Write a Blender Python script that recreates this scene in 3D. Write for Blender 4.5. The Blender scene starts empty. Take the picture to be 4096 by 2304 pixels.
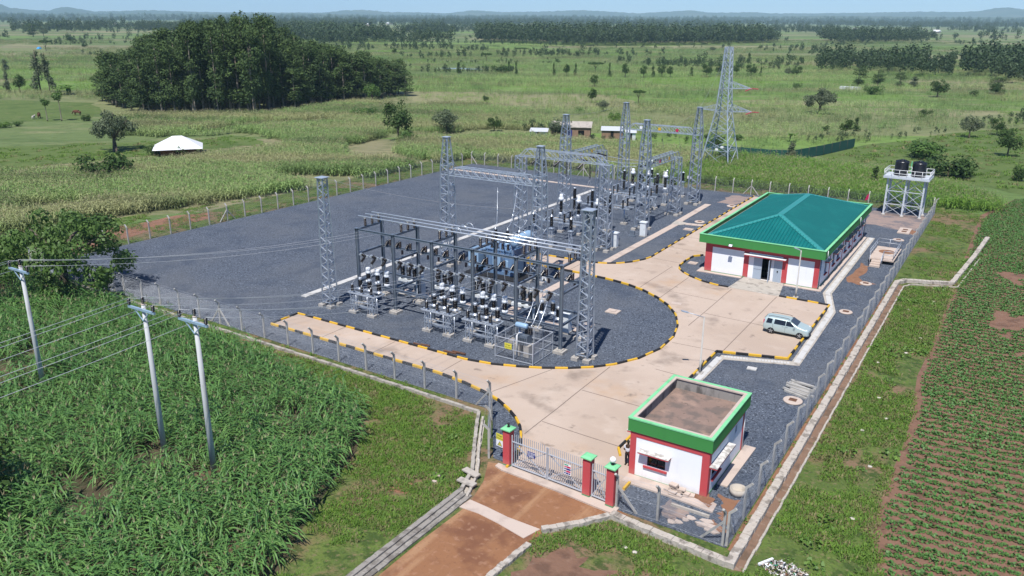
import bpy, bmesh, math, random
import numpy as np
from mathutils import Vector, Matrix, noise
R = math.radians
sc = bpy.context.scene
COL = sc.collection
# ------------------------------------------------------------------ camera
cam_d = bpy.data.cameras.new("camera"); cam = bpy.data.objects.new("camera", cam_d); COL.objects.link(cam)
cam_d.sensor_width = 36.0; cam_d.lens = 36.0 * 3254.0 / 4096.0
cam_d.clip_start = 0.5; cam_d.clip_end = 60000
YAW, PITCH, ROLL = R(32.14), R(18.43), R(0.302)
cam.matrix_world = Matrix.Translation((0, 0, 27.0)) @ Matrix.Rotation(YAW, 4, 'Z') @ Matrix.Rotation(math.pi/2 - PITCH, 4, 'X') @ Matrix.Rotation(ROLL, 4, 'Z')
sc.camera = cam
sc.render.resolution_x, sc.render.resolution_y = 1024, 576
# ------------------------------------------------------------------ light
SUN_EL, SUN_TO = R(61), Vector((0.22, -1.0, 0)).normalized()     # horizontal direction towards the sun
HAZE = 0.85e-4
w = bpy.data.worlds.new("World"); sc.world = w; w.use_nodes = True
nt = w.node_tree
sky = nt.nodes.new('ShaderNodeTexSky'); sky.sky_type = 'NISHITA'; sky.sun_disc = False
sky.sun_elevation = SUN_EL; sky.sun_rotation = math.atan2(SUN_TO.x, SUN_TO.y)
sky.altitude = 1100; sky.air_density = 1.0; sky.dust_density = 0.2; sky.ozone_density = 10.0
tn = nt.nodes.new('ShaderNodeMix'); tn.data_type = 'RGBA'; tn.blend_type = 'MULTIPLY'; tn.inputs[0].default_value = 1.0; tn.inputs[7].default_value = (0.78, 0.88, 1.0, 1)
nt.links.new(sky.outputs[0], tn.inputs[6]); nt.links.new(tn.outputs[2], nt.nodes['Background'].inputs[0]); nt.nodes['Background'].inputs[1].default_value = 0.10
sun_d = bpy.data.lights.new("sun", 'SUN'); sun_d.energy = 5.0; sun_d.angle = R(0.53); sun_d.color = (1.0, 0.96, 0.9)
sun = bpy.data.objects.new("sun", sun_d); COL.objects.link(sun)
sdir = Vector((SUN_TO.x*math.cos(SUN_EL), SUN_TO.y*math.cos(SUN_EL), math.sin(SUN_EL)))
sun.rotation_euler = sdir.to_track_quat('Z', 'Y').to_euler()
sun.location = (0, 0, 200)
sc.view_settings.view_transform = 'Standard'; sc.view_settings.look = 'None'
sc.view_settings.exposure = 0.27; sc.view_settings.gamma = 1.0; sc.view_settings.use_curve_mapping = False
sc.cycles.max_bounces = 5; sc.cycles.diffuse_bounces = 2; sc.cycles.glossy_bounces = 2
sc.cycles.transmission_bounces = 3; sc.cycles.transparent_max_bounces = 16; sc.cycles.volume_bounces = 1
sc.cycles.caustics_reflective = False; sc.cycles.caustics_refractive = False
# ------------------------------------------------------------------ materials
class N:
    def __init__(s, name):
        s.m = bpy.data.materials.new(name); s.m.use_nodes = True; s.t = s.m.node_tree; s.t.nodes.clear()
        s.out = s.n('ShaderNodeOutputMaterial'); s.p = None
    def n(s, typ, props=None, **ins):
        x = s.t.nodes.new(typ)
        for k, v in (props or {}).items(): setattr(x, k, v)
        for k, v in ins.items():
            i = x.inputs[int(k[1:])] if k[0] == '_' and k[1:].isdigit() else x.inputs[k.replace('_', ' ')]
            if hasattr(v, 'is_output') or isinstance(v, bpy.types.NodeSocket): s.t.links.new(v, i)
            else:
                if isinstance(v, (tuple, list)) and len(v) == 3 and i.type == 'RGBA': v = (*v, 1)
                i.default_value = v
        return x
    def math(s, op, a, b=0.0, clamp=False):
        return s.n('ShaderNodeMath', {'operation': op, 'use_clamp': clamp}, _0=a, _1=b).outputs[0]
    def mix(s, f, a, b, mode='MIX'):
        x = s.n('ShaderNodeMix', {'data_type': 'RGBA', 'blend_type': mode})
        for i, v in ((0, f), (6, a), (7, b)):
            if isinstance(v, bpy.types.NodeSocket): s.t.links.new(v, x.inputs[i])
            else: x.inputs[i].default_value = (*v, 1) if isinstance(v, tuple) and len(v) == 3 else v
        return x.outputs[2]
    def step(s, v, lo, hi):
        return s.n('ShaderNodeMapRange', {'interpolation_type': 'SMOOTHSTEP'}, Value=v, From_Min=lo, From_Max=hi).outputs[0]
    def pos(s, sc_=(1, 1, 1), rot=0.0, obj=False, off=(0, 0, 0)):
        src = s.n('ShaderNodeTexCoord').outputs['Object'] if obj else s.n('ShaderNodeNewGeometry').outputs['Position']
        if rot: src = s.n('ShaderNodeMapping', None, Vector=src, Rotation=(0, 0, rot)).outputs[0]
        return s.n('ShaderNodeMapping', None, Vector=src, Scale=sc_, Location=off).outputs[0]
    def noise(s, vec, scale, detail=3.0, rough=0.55, dist=0.0):
        return s.n('ShaderNodeTexNoise', None, Vector=vec, Scale=scale, Detail=detail, Roughness=rough, Distortion=dist).outputs['Fac']
    def done(s, col, rough=0.8, metal=0.0, bump=None, spec=0.3, trans=0.0, emit=None):
        p = s.n('ShaderNodeBsdfPrincipled', None, Base_Color=col, Roughness=rough, Metallic=metal)
        p.inputs['Specular IOR Level'].default_value = spec
        if bump is not None:
            b = s.n('ShaderNodeBump', None, Height=bump[0], Strength=bump[1], Distance=bump[2])
            s.t.links.new(b.outputs[0], p.inputs['Normal'])
        o = p.outputs[0]
        if trans:
            tr = s.n('ShaderNodeBsdfTranslucent', None, Color=col)
            o = s.n('ShaderNodeMixShader', None, _0=trans, _1=o, _2=tr.outputs[0]).outputs[0]
        s.t.links.new(o, s.out.inputs[0]); return s.m

def LM(name, base, layers=(), rough=0.85, metal=0.0, bump=None, obj=False, spec=0.3, trans=0.0):
    """base colour with layers of procedural noise: (colour, scale or (sx,sy,sz), lo, hi, amount)"""
    k = N(name); c = None
    for L in layers:
        col, s_, lo, hi, amt = L[:5]
        v = k.pos(s_ if isinstance(s_, tuple) else (s_,)*3, L[5] if len(L) > 5 else 0.0, obj, (hash(name) % 7 * 0, len(name)*1.7, lo*9))
        f = k.math('MULTIPLY', k.step(k.noise(v, 1.0, 4.0), lo, hi), amt)
        c = k.mix(f, base if c is None else c, col)
    bb = None
    if bump: bb = (k.noise(k.pos((bump[0],)*3, 0, obj), 1.0, 3.0), bump[1], bump[2])
    return k.done(c if c is not None else (*base, 1), rough, metal, bb, spec, trans)

LB = 1.5
def leafm(name, c1, c2, c3, trans=0.25, rough=0.6, patch=0.0, patchcol=(0.2, 0.17, 0.06), spec=0.35):
    c1, c2, c3 = [tuple(min(.5, v*LB) for v in c) for c in (c1, c2, c3)]
    """leaves: a colour per leaf clump, a shift per plant, broad patches over the field"""
    k = N(name)
    g = k.n('ShaderNodeNewGeometry').outputs['Random Per Island']
    r = k.n('ShaderNodeObjectInfo').outputs['Random']
    g = k.math('ADD', k.math('MULTIPLY', g, .4), k.math('MULTIPLY', k.step(k.noise(k.pos((.75,)*3, 0, True), 1.0, 2.0), .38, .62), .6)); c = k.mix(g, c1, c2); c = k.mix(k.math('MULTIPLY', r, 0.6), c, c3)
    if patch:
        f = k.step(k.noise(k.pos((0.013, 0.060, 0.05), -R(32)), 1.0, 4.0, .65), 0.45, 0.60)
        c = k.mix(k.math('MULTIPLY', f, patch), c, patchcol); f = k.step(k.noise(k.pos((0.017, 0.075, 0.05), -R(32), False, (5, 9, 0)), 1.0, 4.0, .65), 0.50, 0.62); c = k.mix(k.math('MULTIPLY', f, patch*.7), c, (0.055, 0.095, 0.028))
    return k.done(c, rough, 0, None, spec, trans)

MT = {}
# ground and hard surfaces
MT['gravel'] = LM('gravel', (0.084, 0.100, 0.130), [((0.020, 0.025, 0.036), 7.0, 0.50, 0.62, 0.9), ((0.27, 0.31, 0.37), 8.0, 0.57, 0.68, 0.8), ((0.115, 0.122, 0.135), 0.07, 0.45, 0.7, 0.5), ((0.04, 0.055, 0.085), 0.3, 0.5, 0.7, 0.5)], 0.9, bump=(8.0, 0.9, 0.05))
MT['concrete'] = LM('pale_concrete', (0.47, 0.375, 0.305), [((0.40, 0.31, 0.245), 0.11, 0.38, 0.68, 0.8), ((0.23, 0.18, 0.145), 0.24, 0.56, 0.72, 0.85), ((0.52, 0.43, 0.36), 0.45, 0.5, 0.78, 0.6), ((0.44, 0.29, 0.18), 0.18, 0.58, 0.76, 0.6), ((0.32, 0.26, 0.215), 1.6, 0.58, 0.76, 0.45), ((0.17, 0.135, 0.11), 0.7, 0.64, 0.74, 0.75)], 0.85, bump=(6, 0.25, 0.02))
MT['joint'] = LM('joint_line', (0.13, 0.10, 0.085))
MT['slab'] = LM('cover_slab', (0.50, 0.41, 0.35), [((0.36, 0.29, 0.25), 0.9, 0.5, 0.7, 0.7)])
MT['whiteslab'] = LM('pale_slab', (0.52, 0.51, 0.49), [((0.34, 0.32, 0.30), 1.1, 0.50, 0.68, 0.75)])
MT['stoned'] = LM('grey_pitching_stone', (0.27, 0.25, 0.225), [((0.14, 0.125, 0.11), 1.7, 0.48, 0.64, 0.85), ((0.40, 0.375, 0.34), 2.9, 0.58, 0.7, 0.6)], 0.95)
MT['oldconc'] = LM('weathered_concrete', (0.42, 0.38, 0.33), [((0.22, 0.20, 0.175), 1.4, 0.52, 0.68, 0.8), ((0.56, 0.52, 0.47), 2.2, 0.58, 0.7, 0.6)], 0.95, bump=(5, 0.4, 0.03))
MT['footing'] = LM('footing_concrete', (0.40, 0.375, 0.345), [((0.26, 0.24, 0.22), 2.0, 0.52, 0.68, 0.7)], 0.95)
MT['black'] = LM('black_paint', (0.018, 0.018, 0.02), [((0.08, 0.07, 0.06), 3.0, 0.6, 0.75, 0.6)], 0.7)
MT['yellow'] = LM('yellow_paint', (0.62, 0.37, 0.03), [((0.35, 0.24, 0.08), 3.0, 0.62, 0.75, 0.6)], 0.7)
MT['laterite'] = LM('laterite', (0.255, 0.122, 0.060), [((0.36, 0.21, 0.115), (0.85, 0.07, 1), 0.48, 0.64, 0.8), ((0.15, 0.064, 0.036), 0.45, 0.48, 0.66, 0.8), ((0.38, 0.22, 0.14), 2.2, 0.54, 0.72, 0.5), ((0.15, 0.07, 0.042), 6.0, 0.56, 0.72, 0.5)], 0.95, bump=(4, 0.5, 0.04))
MT['soil'] = LM('field_soil', (0.190, 0.106, 0.070), [((0.115, 0.064, 0.043), 0.8, 0.45, 0.65, 0.8), ((0.23, 0.145, 0.10), 1.9, 0.55, 0.7, 0.6)], 0.95, bump=(3, 0.8, 0.08))
MT['redsoil'] = LM('red_soil', (0.235, 0.12, 0.07), [((0.15, 0.075, 0.045), 1.2, 0.5, 0.68, 0.8), ((0.33, 0.2, 0.13), 3.1, 0.58, 0.7, 0.6)], 0.95, bump=(4, 0.6, 0.05))
MT['maizesoil'] = LM('maize_soil', (0.075, 0.060, 0.035), [((0.12, 0.075, 0.048), 0.3, 0.52, 0.66, 0.9), ((0.035, 0.045, 0.018), 0.7, 0.45, 0.65, 0.8)], 0.95)
MT['verge'] = LM('grass_verge', (0.080, 0.120, 0.026), [((0.110, 0.160, 0.032), 0.35, 0.46, 0.62, 0.7), ((0.20, 0.125, 0.078), 0.20, 0.48, 0.62, 0.9), ((0.032, 0.062, 0.011), 1.6, 0.5, 0.62, 0.8), ((0.15, 0.135, 0.058), 0.75, 0.58, 0.7, 0.7), ((0.18, 0.145, 0.075), 3.4, 0.55, 0.66, 0.7), ((0.05, 0.075, 0.018), 5.0, 0.54, 0.64, 0.7)], 0.95, bump=(4.0, 1.0, 0.10))
MT['meadow'] = LM('meadow', (0.092, 0.135, 0.034), [((0.062, 0.10, 0.022), 0.12, 0.45, 0.65, 0.8), ((0.15, 0.16, 0.062), 0.3, 0.55, 0.7, 0.7), ((0.045, 0.08, 0.016), 1.1, 0.58, 0.68, 0.7)], 0.95, bump=(1.5, 0.7, 0.1))
MT['stone'] = LM('rubble_stone', (0.43, 0.385, 0.335), [((0.20, 0.175, 0.15), 1.6, 0.52, 0.64, 0.85), ((0.50, 0.47, 0.43), 2.6, 0.56, 0.68, 0.7), ((0.13, 0.11, 0.095), 5.0, 0.62, 0.7, 0.7)], 0.95, bump=(3, 1.0, 0.08))
# painted and metal
def wallm(name, base, dark, rough):
    """painted wall: rain streaks, blotches and red dust splashed along its foot"""
    k = N(name); c = k.mix(k.math('MULTIPLY', k.step(k.noise(k.pos((2.2, 2.2, .18)), 1.0, 4.0), .55, .78), .3), base, dark)
    c = k.mix(k.math('MULTIPLY', k.step(k.noise(k.pos((.6,)*3), 1.0, 4.0), .58, .80), .25), c, dark)
    z = k.n('ShaderNodeSeparateXYZ', None, Vector=k.n('ShaderNodeNewGeometry').outputs['Position']).outputs[2]
    e = k.math('ADD', z, k.math('MULTIPLY', k.noise(k.pos((2.5, 2.5, 1.0)), 1.0, 5.0), -.75)); f = k.math('SUBTRACT', 1.0, k.step(e, -.30, .28))
    return k.done(k.mix(k.math('MULTIPLY', f, .25), c, (0.42, 0.29, 0.22)), rough)
MT['white'] = wallm('white_wall', (0.84, 0.85, 0.88), (0.62, 0.615, 0.60), 0.8)
MT['red'] = wallm('red_wall', (0.50, 0.070, 0.078), (0.37, 0.065, 0.068), 0.8)
MT['darkred'] = LM('dark_red_trim', (0.40, 0.035, 0.045), rough=0.7)
MT['green'] = wallm('green_fascia', (0.050, 0.235, 0.058), (0.040, 0.165, 0.048), 0.75)
MT['greentop'] = LM('green_coping', (0.20, 0.56, 0.28), [((0.12, 0.40, 0.17), 0.9, 0.5, 0.7, 0.6)], 0.7)
MT['plinth'] = LM('green_plinth', (0.10, 0.25, 0.12), rough=0.8)
MT['roof'] = LM('teal_roof', (0.005, 0.125, 0.125), [((0.008, 0.155, 0.15), 0.4, 0.45, 0.65, 0.6)], 0.6, spec=0.15)
MT['ridge'] = LM('teal_ridge', (0.035, 0.235, 0.225), rough=0.45)
MT['galv'] = LM('galvanised_steel', (0.52, 0.58, 0.66), [((0.34, 0.39, 0.46), 1.5, 0.45, 0.65, 0.7)], 0.42, metal=0.45, obj=True, spec=0.5)
MT['galv_shade'] = LM('leg_steel', (0.30, 0.35, 0.42), [((0.20, 0.24, 0.30), 1.3, 0.45, 0.65, 0.7)], 0.42, metal=0.5, obj=True, spec=0.5)  # same steel as the lacing; the legs' shade is put into a darker colour
MT['galvd'] = LM('dark_galvanised_steel', (0.19, 0.23, 0.285), [((0.27, 0.31, 0.37), 1.2, 0.48, 0.65, 0.6)], 0.45, metal=0.5, obj=True, spec=0.5)
MT['alu'] = LM('aluminium', (0.70, 0.74, 0.79), rough=0.3, metal=0.6, spec=0.5)
MT['linewire'] = LM('line_wire', (0.50, 0.52, 0.55), rough=0.5, metal=0.3)
MT['wire'] = LM('conductor', (0.33, 0.34, 0.36), rough=0.5, metal=0.5)
MT['porc'] = LM('brown_porcelain', (0.016, 0.012, 0.012), rough=0.22, spec=0.6)
MT['porcr'] = LM('red_brown_porcelain', (0.026, 0.012, 0.011), rough=0.25, spec=0.6)
MT['ctwhite'] = LM('pale_head', (0.72, 0.75, 0.79), rough=0.4)
MT['cab'] = LM('cabinet_white', (0.66, 0.70, 0.73), [((0.56, 0.60, 0.63), 0.8, 0.5, 0.7, 0.5)], 0.5)
MT['tx'] = LM('transformer_blue', (0.13, 0.22, 0.36), [((0.10, 0.17, 0.29), 1.0, 0.5, 0.7, 0.5)], 0.4, spec=0.5)
MT['txl'] = LM('transformer_pale_blue', (0.27, 0.41, 0.57), rough=0.4, spec=0.5)
MT['post'] = LM('post_concrete', (0.40, 0.385, 0.36), [((0.25, 0.24, 0.225), 2.2, 0.5, 0.68, 0.7)], 0.95)
MT['polew'] = LM('pole_concrete', (0.50, 0.51, 0.52), [((0.34, 0.335, 0.33), (3, 3, 0.5), 0.5, 0.68, 0.7), ((0.33, 0.22, 0.15), 0.35, 0.66, 0.72, 0.6)], 0.9)
MT['arm'] = LM('blue_grey_steel', (0.32, 0.45, 0.58), rough=0.5, metal=0.3)
MT['fwire'] = LM('fence_wire', (0.34, 0.36, 0.39), rough=0.5, metal=0.5)
MT['tank'] = LM('black_plastic', (0.012, 0.013, 0.018), rough=0.32, spec=0.5)
MT['tower'] = LM('tower_paint', (0.62, 0.66, 0.70), [((0.48, 0.52, 0.56), 1.0, 0.5, 0.7, 0.6)], 0.45, metal=0.2)
MT['gate'] = LM('gate_paint', (0.50, 0.53, 0.58), rough=0.45, metal=0.3)
MT['door'] = LM('grey_door', (0.36, 0.42, 0.50), [((0.30, 0.36, 0.43), 0.9, 0.5, 0.7, 0.5)], 0.5)
MT['dark'] = LM('dark_interior', (0.012, 0.012, 0.013), rough=0.9)
MT['glass'] = LM('dark_glass', (0.010, 0.011, 0.014), rough=0.08, spec=0.6)
MT['bark'] = LM('bark', (0.13, 0.105, 0.08), [((0.07, 0.055, 0.042), (3, 3, 0.6), 0.45, 0.65, 0.8)], 0.95)
MT['palebark'] = LM('pale_bark', (0.27, 0.23, 0.185), [((0.15, 0.12, 0.09), (2, 2, 0.4), 0.48, 0.65, 0.8)], 0.9)
MT['timber'] = LM('brown_timber', (0.15, 0.075, 0.045), [((0.09, 0.045, 0.028), (2, 9, 2), 0.45, 0.65, 0.8)], 0.9)
MT['signy'] = LM('sign_yellow', (0.66, 0.60, 0.07), rough=0.5)
MT['signw'] = LM('sign_white', (0.78, 0.79, 0.80), rough=0.5)
MT['signb'] = LM('sign_blue', (0.012, 0.025, 0.20), rough=0.5)
MT['signr'] = LM('sign_red', (0.50, 0.02, 0.09), rough=0.5)
MT['signg'] = LM('sign_green', (0.04, 0.36, 0.2), rough=0.5)
MT['ink'] = LM('sign_ink', (0.02, 0.02, 0.018), rough=0.6)
MT['globe'] = LM('white_globe', (0.86, 0.86, 0.84), rough=0.35)
MT['tin'] = LM('tin_sheet', (0.66, 0.68, 0.70), [((0.50, 0.50, 0.50), 0.8, 0.52, 0.7, 0.6)], 0.45, metal=0.2)
MT['brick'] = LM('clay_brick', (0.27, 0.175, 0.12), [((0.20, 0.125, 0.085), 1.1, 0.48, 0.66, 0.7)], 0.95)
# ------------------------------------------------------------------ mesh builder
class MB:
    def __init__(s): s.v = []; s.f = []; s.m = []; s.k = 0; s.sm = []
    def add(s, vs, fs, smooth=False):
        o = len(s.v); s.v += [tuple(p) for p in vs]; s.f += [tuple(o+i for i in f) for f in fs]
        s.m += [s.k]*len(fs); s.sm += [smooth]*len(fs); return s
    def box(s, x0, y0, z0, x1, y1, z1):
        return s.add([(x0,y0,z0),(x1,y0,z0),(x1,y1,z0),(x0,y1,z0),(x0,y0,z1),(x1,y0,z1),(x1,y1,z1),(x0,y1,z1)],
                     [(0,3,2,1),(4,5,6,7),(0,1,5,4),(1,2,6,5),(2,3,7,6),(3,0,4,7)])
    def cbox(s, c, d, rz=0.0):
        hx, hy, hz = d[0]/2, d[1]/2, d[2]/2; ca, sa = math.cos(rz), math.sin(rz); P = []
        for z in (-hz, hz):
            for x, y in ((-hx,-hy),(hx,-hy),(hx,hy),(-hx,hy)): P.append((c[0]+x*ca-y*sa, c[1]+x*sa+y*ca, c[2]+z))
        return s.add(P, [(0,3,2,1),(4,5,6,7),(0,1,5,4),(1,2,6,5),(2,3,7,6),(3,0,4,7)])
    def bar(s, p, q, w, d=None):
        d = d or w; p = Vector(p); q = Vector(q); a = (q-p).normalized()
        u = a.cross(Vector((0,0,1)))
        if u.length < 1e-4: u = Vector((1,0,0))
        u.normalize(); v = a.cross(u); u = u*w/2; v = v*d/2
        return s.add([p-u-v,p+u-v,p+u+v,p-u+v,q-u-v,q+u-v,q+u+v,q-u+v], [(0,3,2,1),(4,5,6,7),(0,1,5,4),(1,2,6,5),(2,3,7,6),(3,0,4,7)])
    def tube(s, pts, r, n=6, cap=True):
        pts = [Vector(p) for p in pts]; rr = r if isinstance(r, (list, tuple)) else [r]*len(pts); vs = []; fs = []
        for i, p in enumerate(pts):
            a = (pts[min(i+1, len(pts)-1)] - pts[max(i-1, 0)]).normalized()
            u = a.cross(Vector((0,0,1)) if abs(a.z) < 0.95 else Vector((1,0,0))).normalized(); v = a.cross(u)
            for k in range(n):
                t = 2*math.pi*k/n; vs.append(p + (u*math.cos(t)+v*math.sin(t))*rr[i])
        for i in range(len(pts)-1):
            for k in range(n): fs.append((i*n+k, i*n+(k+1)%n, (i+1)*n+(k+1)%n, (i+1)*n+k))
        s.add(vs, fs, n > 4)
        if cap: o = len(s.v)-len(vs); s.f += [tuple(o+k for k in range(n))[::-1], tuple(o+(len(pts)-1)*n+k for k in range(n))]; s.m += [s.k]*2; s.sm += [False]*2
        return s
    def lathe(s, c, prof, n=12, axis=None, smooth=True):
        """profile of (radius, height) pairs around a vertical (or given) axis"""
        c = Vector(c); a = Vector(axis or (0,0,1)).normalized(); u = a.cross(Vector((0,1,0)) if abs(a.y) < 0.9 else Vector((1,0,0))).normalized(); v = a.cross(u); vs = []; fs = []
        for r, h in prof:
            for k in range(n):
                t = 2*math.pi*k/n; vs.append(c + a*h + (u*math.cos(t)+v*math.sin(t))*max(r, 1e-4))
        for i in range(len(prof)-1):
            for k in range(n): fs.append((i*n+k, i*n+(k+1)%n, (i+1)*n+(k+1)%n, (i+1)*n+k))
        s.add(vs, fs, smooth); o = len(s.v)-len(vs)
        s.f += [tuple(o+k for k in range(n))[::-1], tuple(o+(len(prof)-1)*n+k for k in range(n))]; s.m += [s.k]*2; s.sm += [False]*2
        return s
    def poly(s, pts, z0, z1):
        n = len(pts); vs = [(p[0],p[1],z0) for p in pts]+[(p[0],p[1],z1) for p in pts]
        return s.add(vs, [tuple(range(n))[::-1], tuple(range(n,2*n))]+[(i,(i+1)%n,n+(i+1)%n,n+i) for i in range(n)])
    def mesh(s, name, mats):
        me = bpy.data.meshes.new(name); me.from_pydata(s.v, [], s.f)
        for m in (mats if isinstance(mats, (list, tuple)) else [mats]): me.materials.append(MT[m] if isinstance(m, str) else m)
        me.polygons.foreach_set('material_index', s.m); me.polygons.foreach_set('use_smooth', s.sm)
        bm = bmesh.new(); bm.from_mesh(me); bmesh.ops.recalc_face_normals(bm, faces=bm.faces) if len(s.f) < 3000 else None; bm.to_mesh(me); bm.free()
        me.update(); return me
    def build(s, name, mats, parent=None, **kw):
        o = bpy.data.objects.new(name, s.mesh(name, mats)); COL.objects.link(o)
        if parent: o.parent = parent
        return tag(o, **kw)
def tag(o, label=None, cat=None, group=None, kind=None):
    if label: o['label'] = label
    if cat: o['category'] = cat
    if group: o['group'] = group
    if kind: o['kind'] = kind
    return o
def thing(name, label, cat, loc=(0,0,0), rz=0.0, group=None):
    o = bpy.data.objects.new(name, None); COL.objects.link(o); o.empty_display_size = 0.3
    o.location = loc; o.rotation_euler.z = rz; return tag(o, label, cat, group)
KIDS = {}
def kids(o): return [c for c in bpy.data.objects if c.parent == o]
def dup(o, loc, label=None, rz=None, group=None, scale=None, cache={}):
    r = o.copy(); COL.objects.link(r); r.location = loc
    if rz is not None: r.rotation_euler.z = rz
    if scale: r.scale = scale
    tag(r, label, None, group)
    if o.name not in cache: cache[o.name] = [(c, kids(c)) for c in kids(o)]
    for c, gs in cache[o.name]:
        n = c.copy(); COL.objects.link(n); n.parent = r
        for g in gs:
            q = g.copy(); COL.objects.link(q); q.parent = n
    return r
def sheet(name, pts, z, m, kind='structure', depth=0.0, sub=None):
    """a flat polygon laid at height z, optionally with a skirt down"""
    b = MB()
    if depth: b.poly(pts, z-depth, z)
    else: b.add([(p[0],p[1],z) for p in pts], [tuple(range(len(pts)))])
    return b.build(name, m, kind=kind)
def arc(cx, cy, r, a0, a1, n=12):
    return [(cx+r*math.cos(R(a0+(a1-a0)*i/n)), cy+r*math.sin(R(a0+(a1-a0)*i/n))) for i in range(n+1)]
def text_mesh(name, s, size, m, parent, loc, rot, align='CENTER', thick=0.002):
    cu = bpy.data.curves.new(name, 'FONT'); cu.body = s; cu.size = size; cu.align_x = align; cu.align_y = 'CENTER'; cu.extrude = thick
    t = bpy.data.objects.new(name, cu); COL.objects.link(t)
    me = bpy.data.meshes.new_from_object(t.evaluated_get(bpy.context.evaluated_depsgraph_get()))
    bpy.data.objects.remove(t); bpy.data.curves.remove(cu)
    me.name = name; me.materials.clear(); me.materials.append(MT[m])
    o = bpy.data.objects.new(name, me); COL.objects.link(o); o.parent = parent; o.location = loc; o.rotation_euler = rot
    return o
# ================================================================== SETTING: ground, roads, drains
def fields_mat():
    k = N('fields')
    P = k.pos((1/170, 1/60, 1), R(-32))
    warp = k.n('ShaderNodeTexNoise', None, Vector=P, Scale=1.3, Detail=2.0).outputs['Color']
    Pw = k.n('ShaderNodeMix', {'data_type': 'VECTOR'}, _0=0.10, _4=P, _5=warp).outputs[1]
    vor = k.n('ShaderNodeTexVoronoi', {'distance': 'CHEBYCHEV'}, Vector=Pw, Scale=1.0, Randomness=0.75)
    cell = k.n('ShaderNodeSeparateColor', None, Color=vor.outputs['Color'])
    rp = k.n('ShaderNodeValToRGB', None, Fac=cell.outputs[0]); cr = rp.color_ramp; cr.interpolation = 'CONSTANT'
    cols = [(0.0, (0.115, 0.160, 0.055)), (0.14, (0.165, 0.185, 0.080)), (0.28, (0.105, 0.165, 0.045)), (0.40, (0.235, 0.225, 0.120)), (0.52, (0.095, 0.140, 0.042)), (0.64, (0.140, 0.225, 0.050)), (0.76, (0.205, 0.190, 0.105)), (0.88, (0.125, 0.205, 0.045))]
    while len(cr.elements) < len(cols): cr.elements.new(0.5)
    for e, (p, c) in zip(cr.elements, cols): e.position = p; e.color = (*c, 1)
    c = rp.outputs[0]
    c = k.mix(k.math('MULTIPLY', k.step(k.noise(k.pos((0.018, 0.05, 1), R(-28)), 1.0, 5.0, 0.65), 0.50, 0.66), 0.6), c, (0.065, 0.105, 0.030))
    c = k.mix(k.math('MULTIPLY', k.step(k.noise(k.pos((0.03, 0.11, 1), R(-30), False, (7, 3, 0)), 1.0, 4.0, 0.65), 0.52, 0.66), 0.6), c, (0.230, 0.220, 0.115))
    c = k.mix(k.math('MULTIPLY', k.step(k.noise(k.pos((0.25, 0.9, 1), R(-30)), 1.0, 3.0, 0.7), 0.50, 0.64), 0.6), c, (0.062, 0.095, 0.030))
    far = k.math('MULTIPLY', k.step(k.noise(k.pos((0.0016, 0.0045, 1), R(-32)), 1.0, 6.0, 0.7), 0.50, 0.60), 0.75)
    dist = k.step(k.n('ShaderNodeVectorMath', {'operation': 'LENGTH'}, _0=k.n('ShaderNodeNewGeometry').outputs['Position']).outputs['Value'], 1100, 2200)
    c = k.mix(k.math('MULTIPLY', far, dist), c, (0.026, 0.046, 0.017))
    return k.done(c, 0.95, 0, (k.noise(k.pos((0.8, 0.8, 0.8)), 1.0, 3.0), 0.8, 0.3))
MT['fields'] = fields_mat()
def bigground():
    b = MB(); rings = [0, 40, 90, 160, 260, 420, 700, 1100, 1800, 3000, 5200, 9000, 12500]; n = 72; vs = [(0, 0, 0)]; fs = []
    for r in rings[1:]:
        for k in range(n): vs.append((r*math.cos(2*math.pi*k/n), r*math.sin(2*math.pi*k/n), 0.0))
    for k in range(n): fs.append((0, 1+k, 1+(k+1) % n))
    for i in range(len(rings)-2):
        for k in range(n): fs.append((1+i*n+k, 1+(i+1)*n+k, 1+(i+1)*n+(k+1) % n, 1+i*n+(k+1) % n))
    b.add(vs, fs, True); return b.build('ground', 'fields', kind='structure')
bigground()
sheet('verge', [(-99, 8), (0, 8), (0, 120), (-2, 134), (-9, 136), (-99, 134)], 0.004, 'verge')
sheet('gravel_yard', [(-92.5, 45.2), (-60, 45.0), (-29.4, 44.2), (-25.6, 38.6), (-16.4, 37.6), (-9.9, 37.5), (-9.7, 131), (-42, 129.4), (-90.1, 128.7), (-91.2, 85)], 0.03, 'gravel', depth=0.03)
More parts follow.
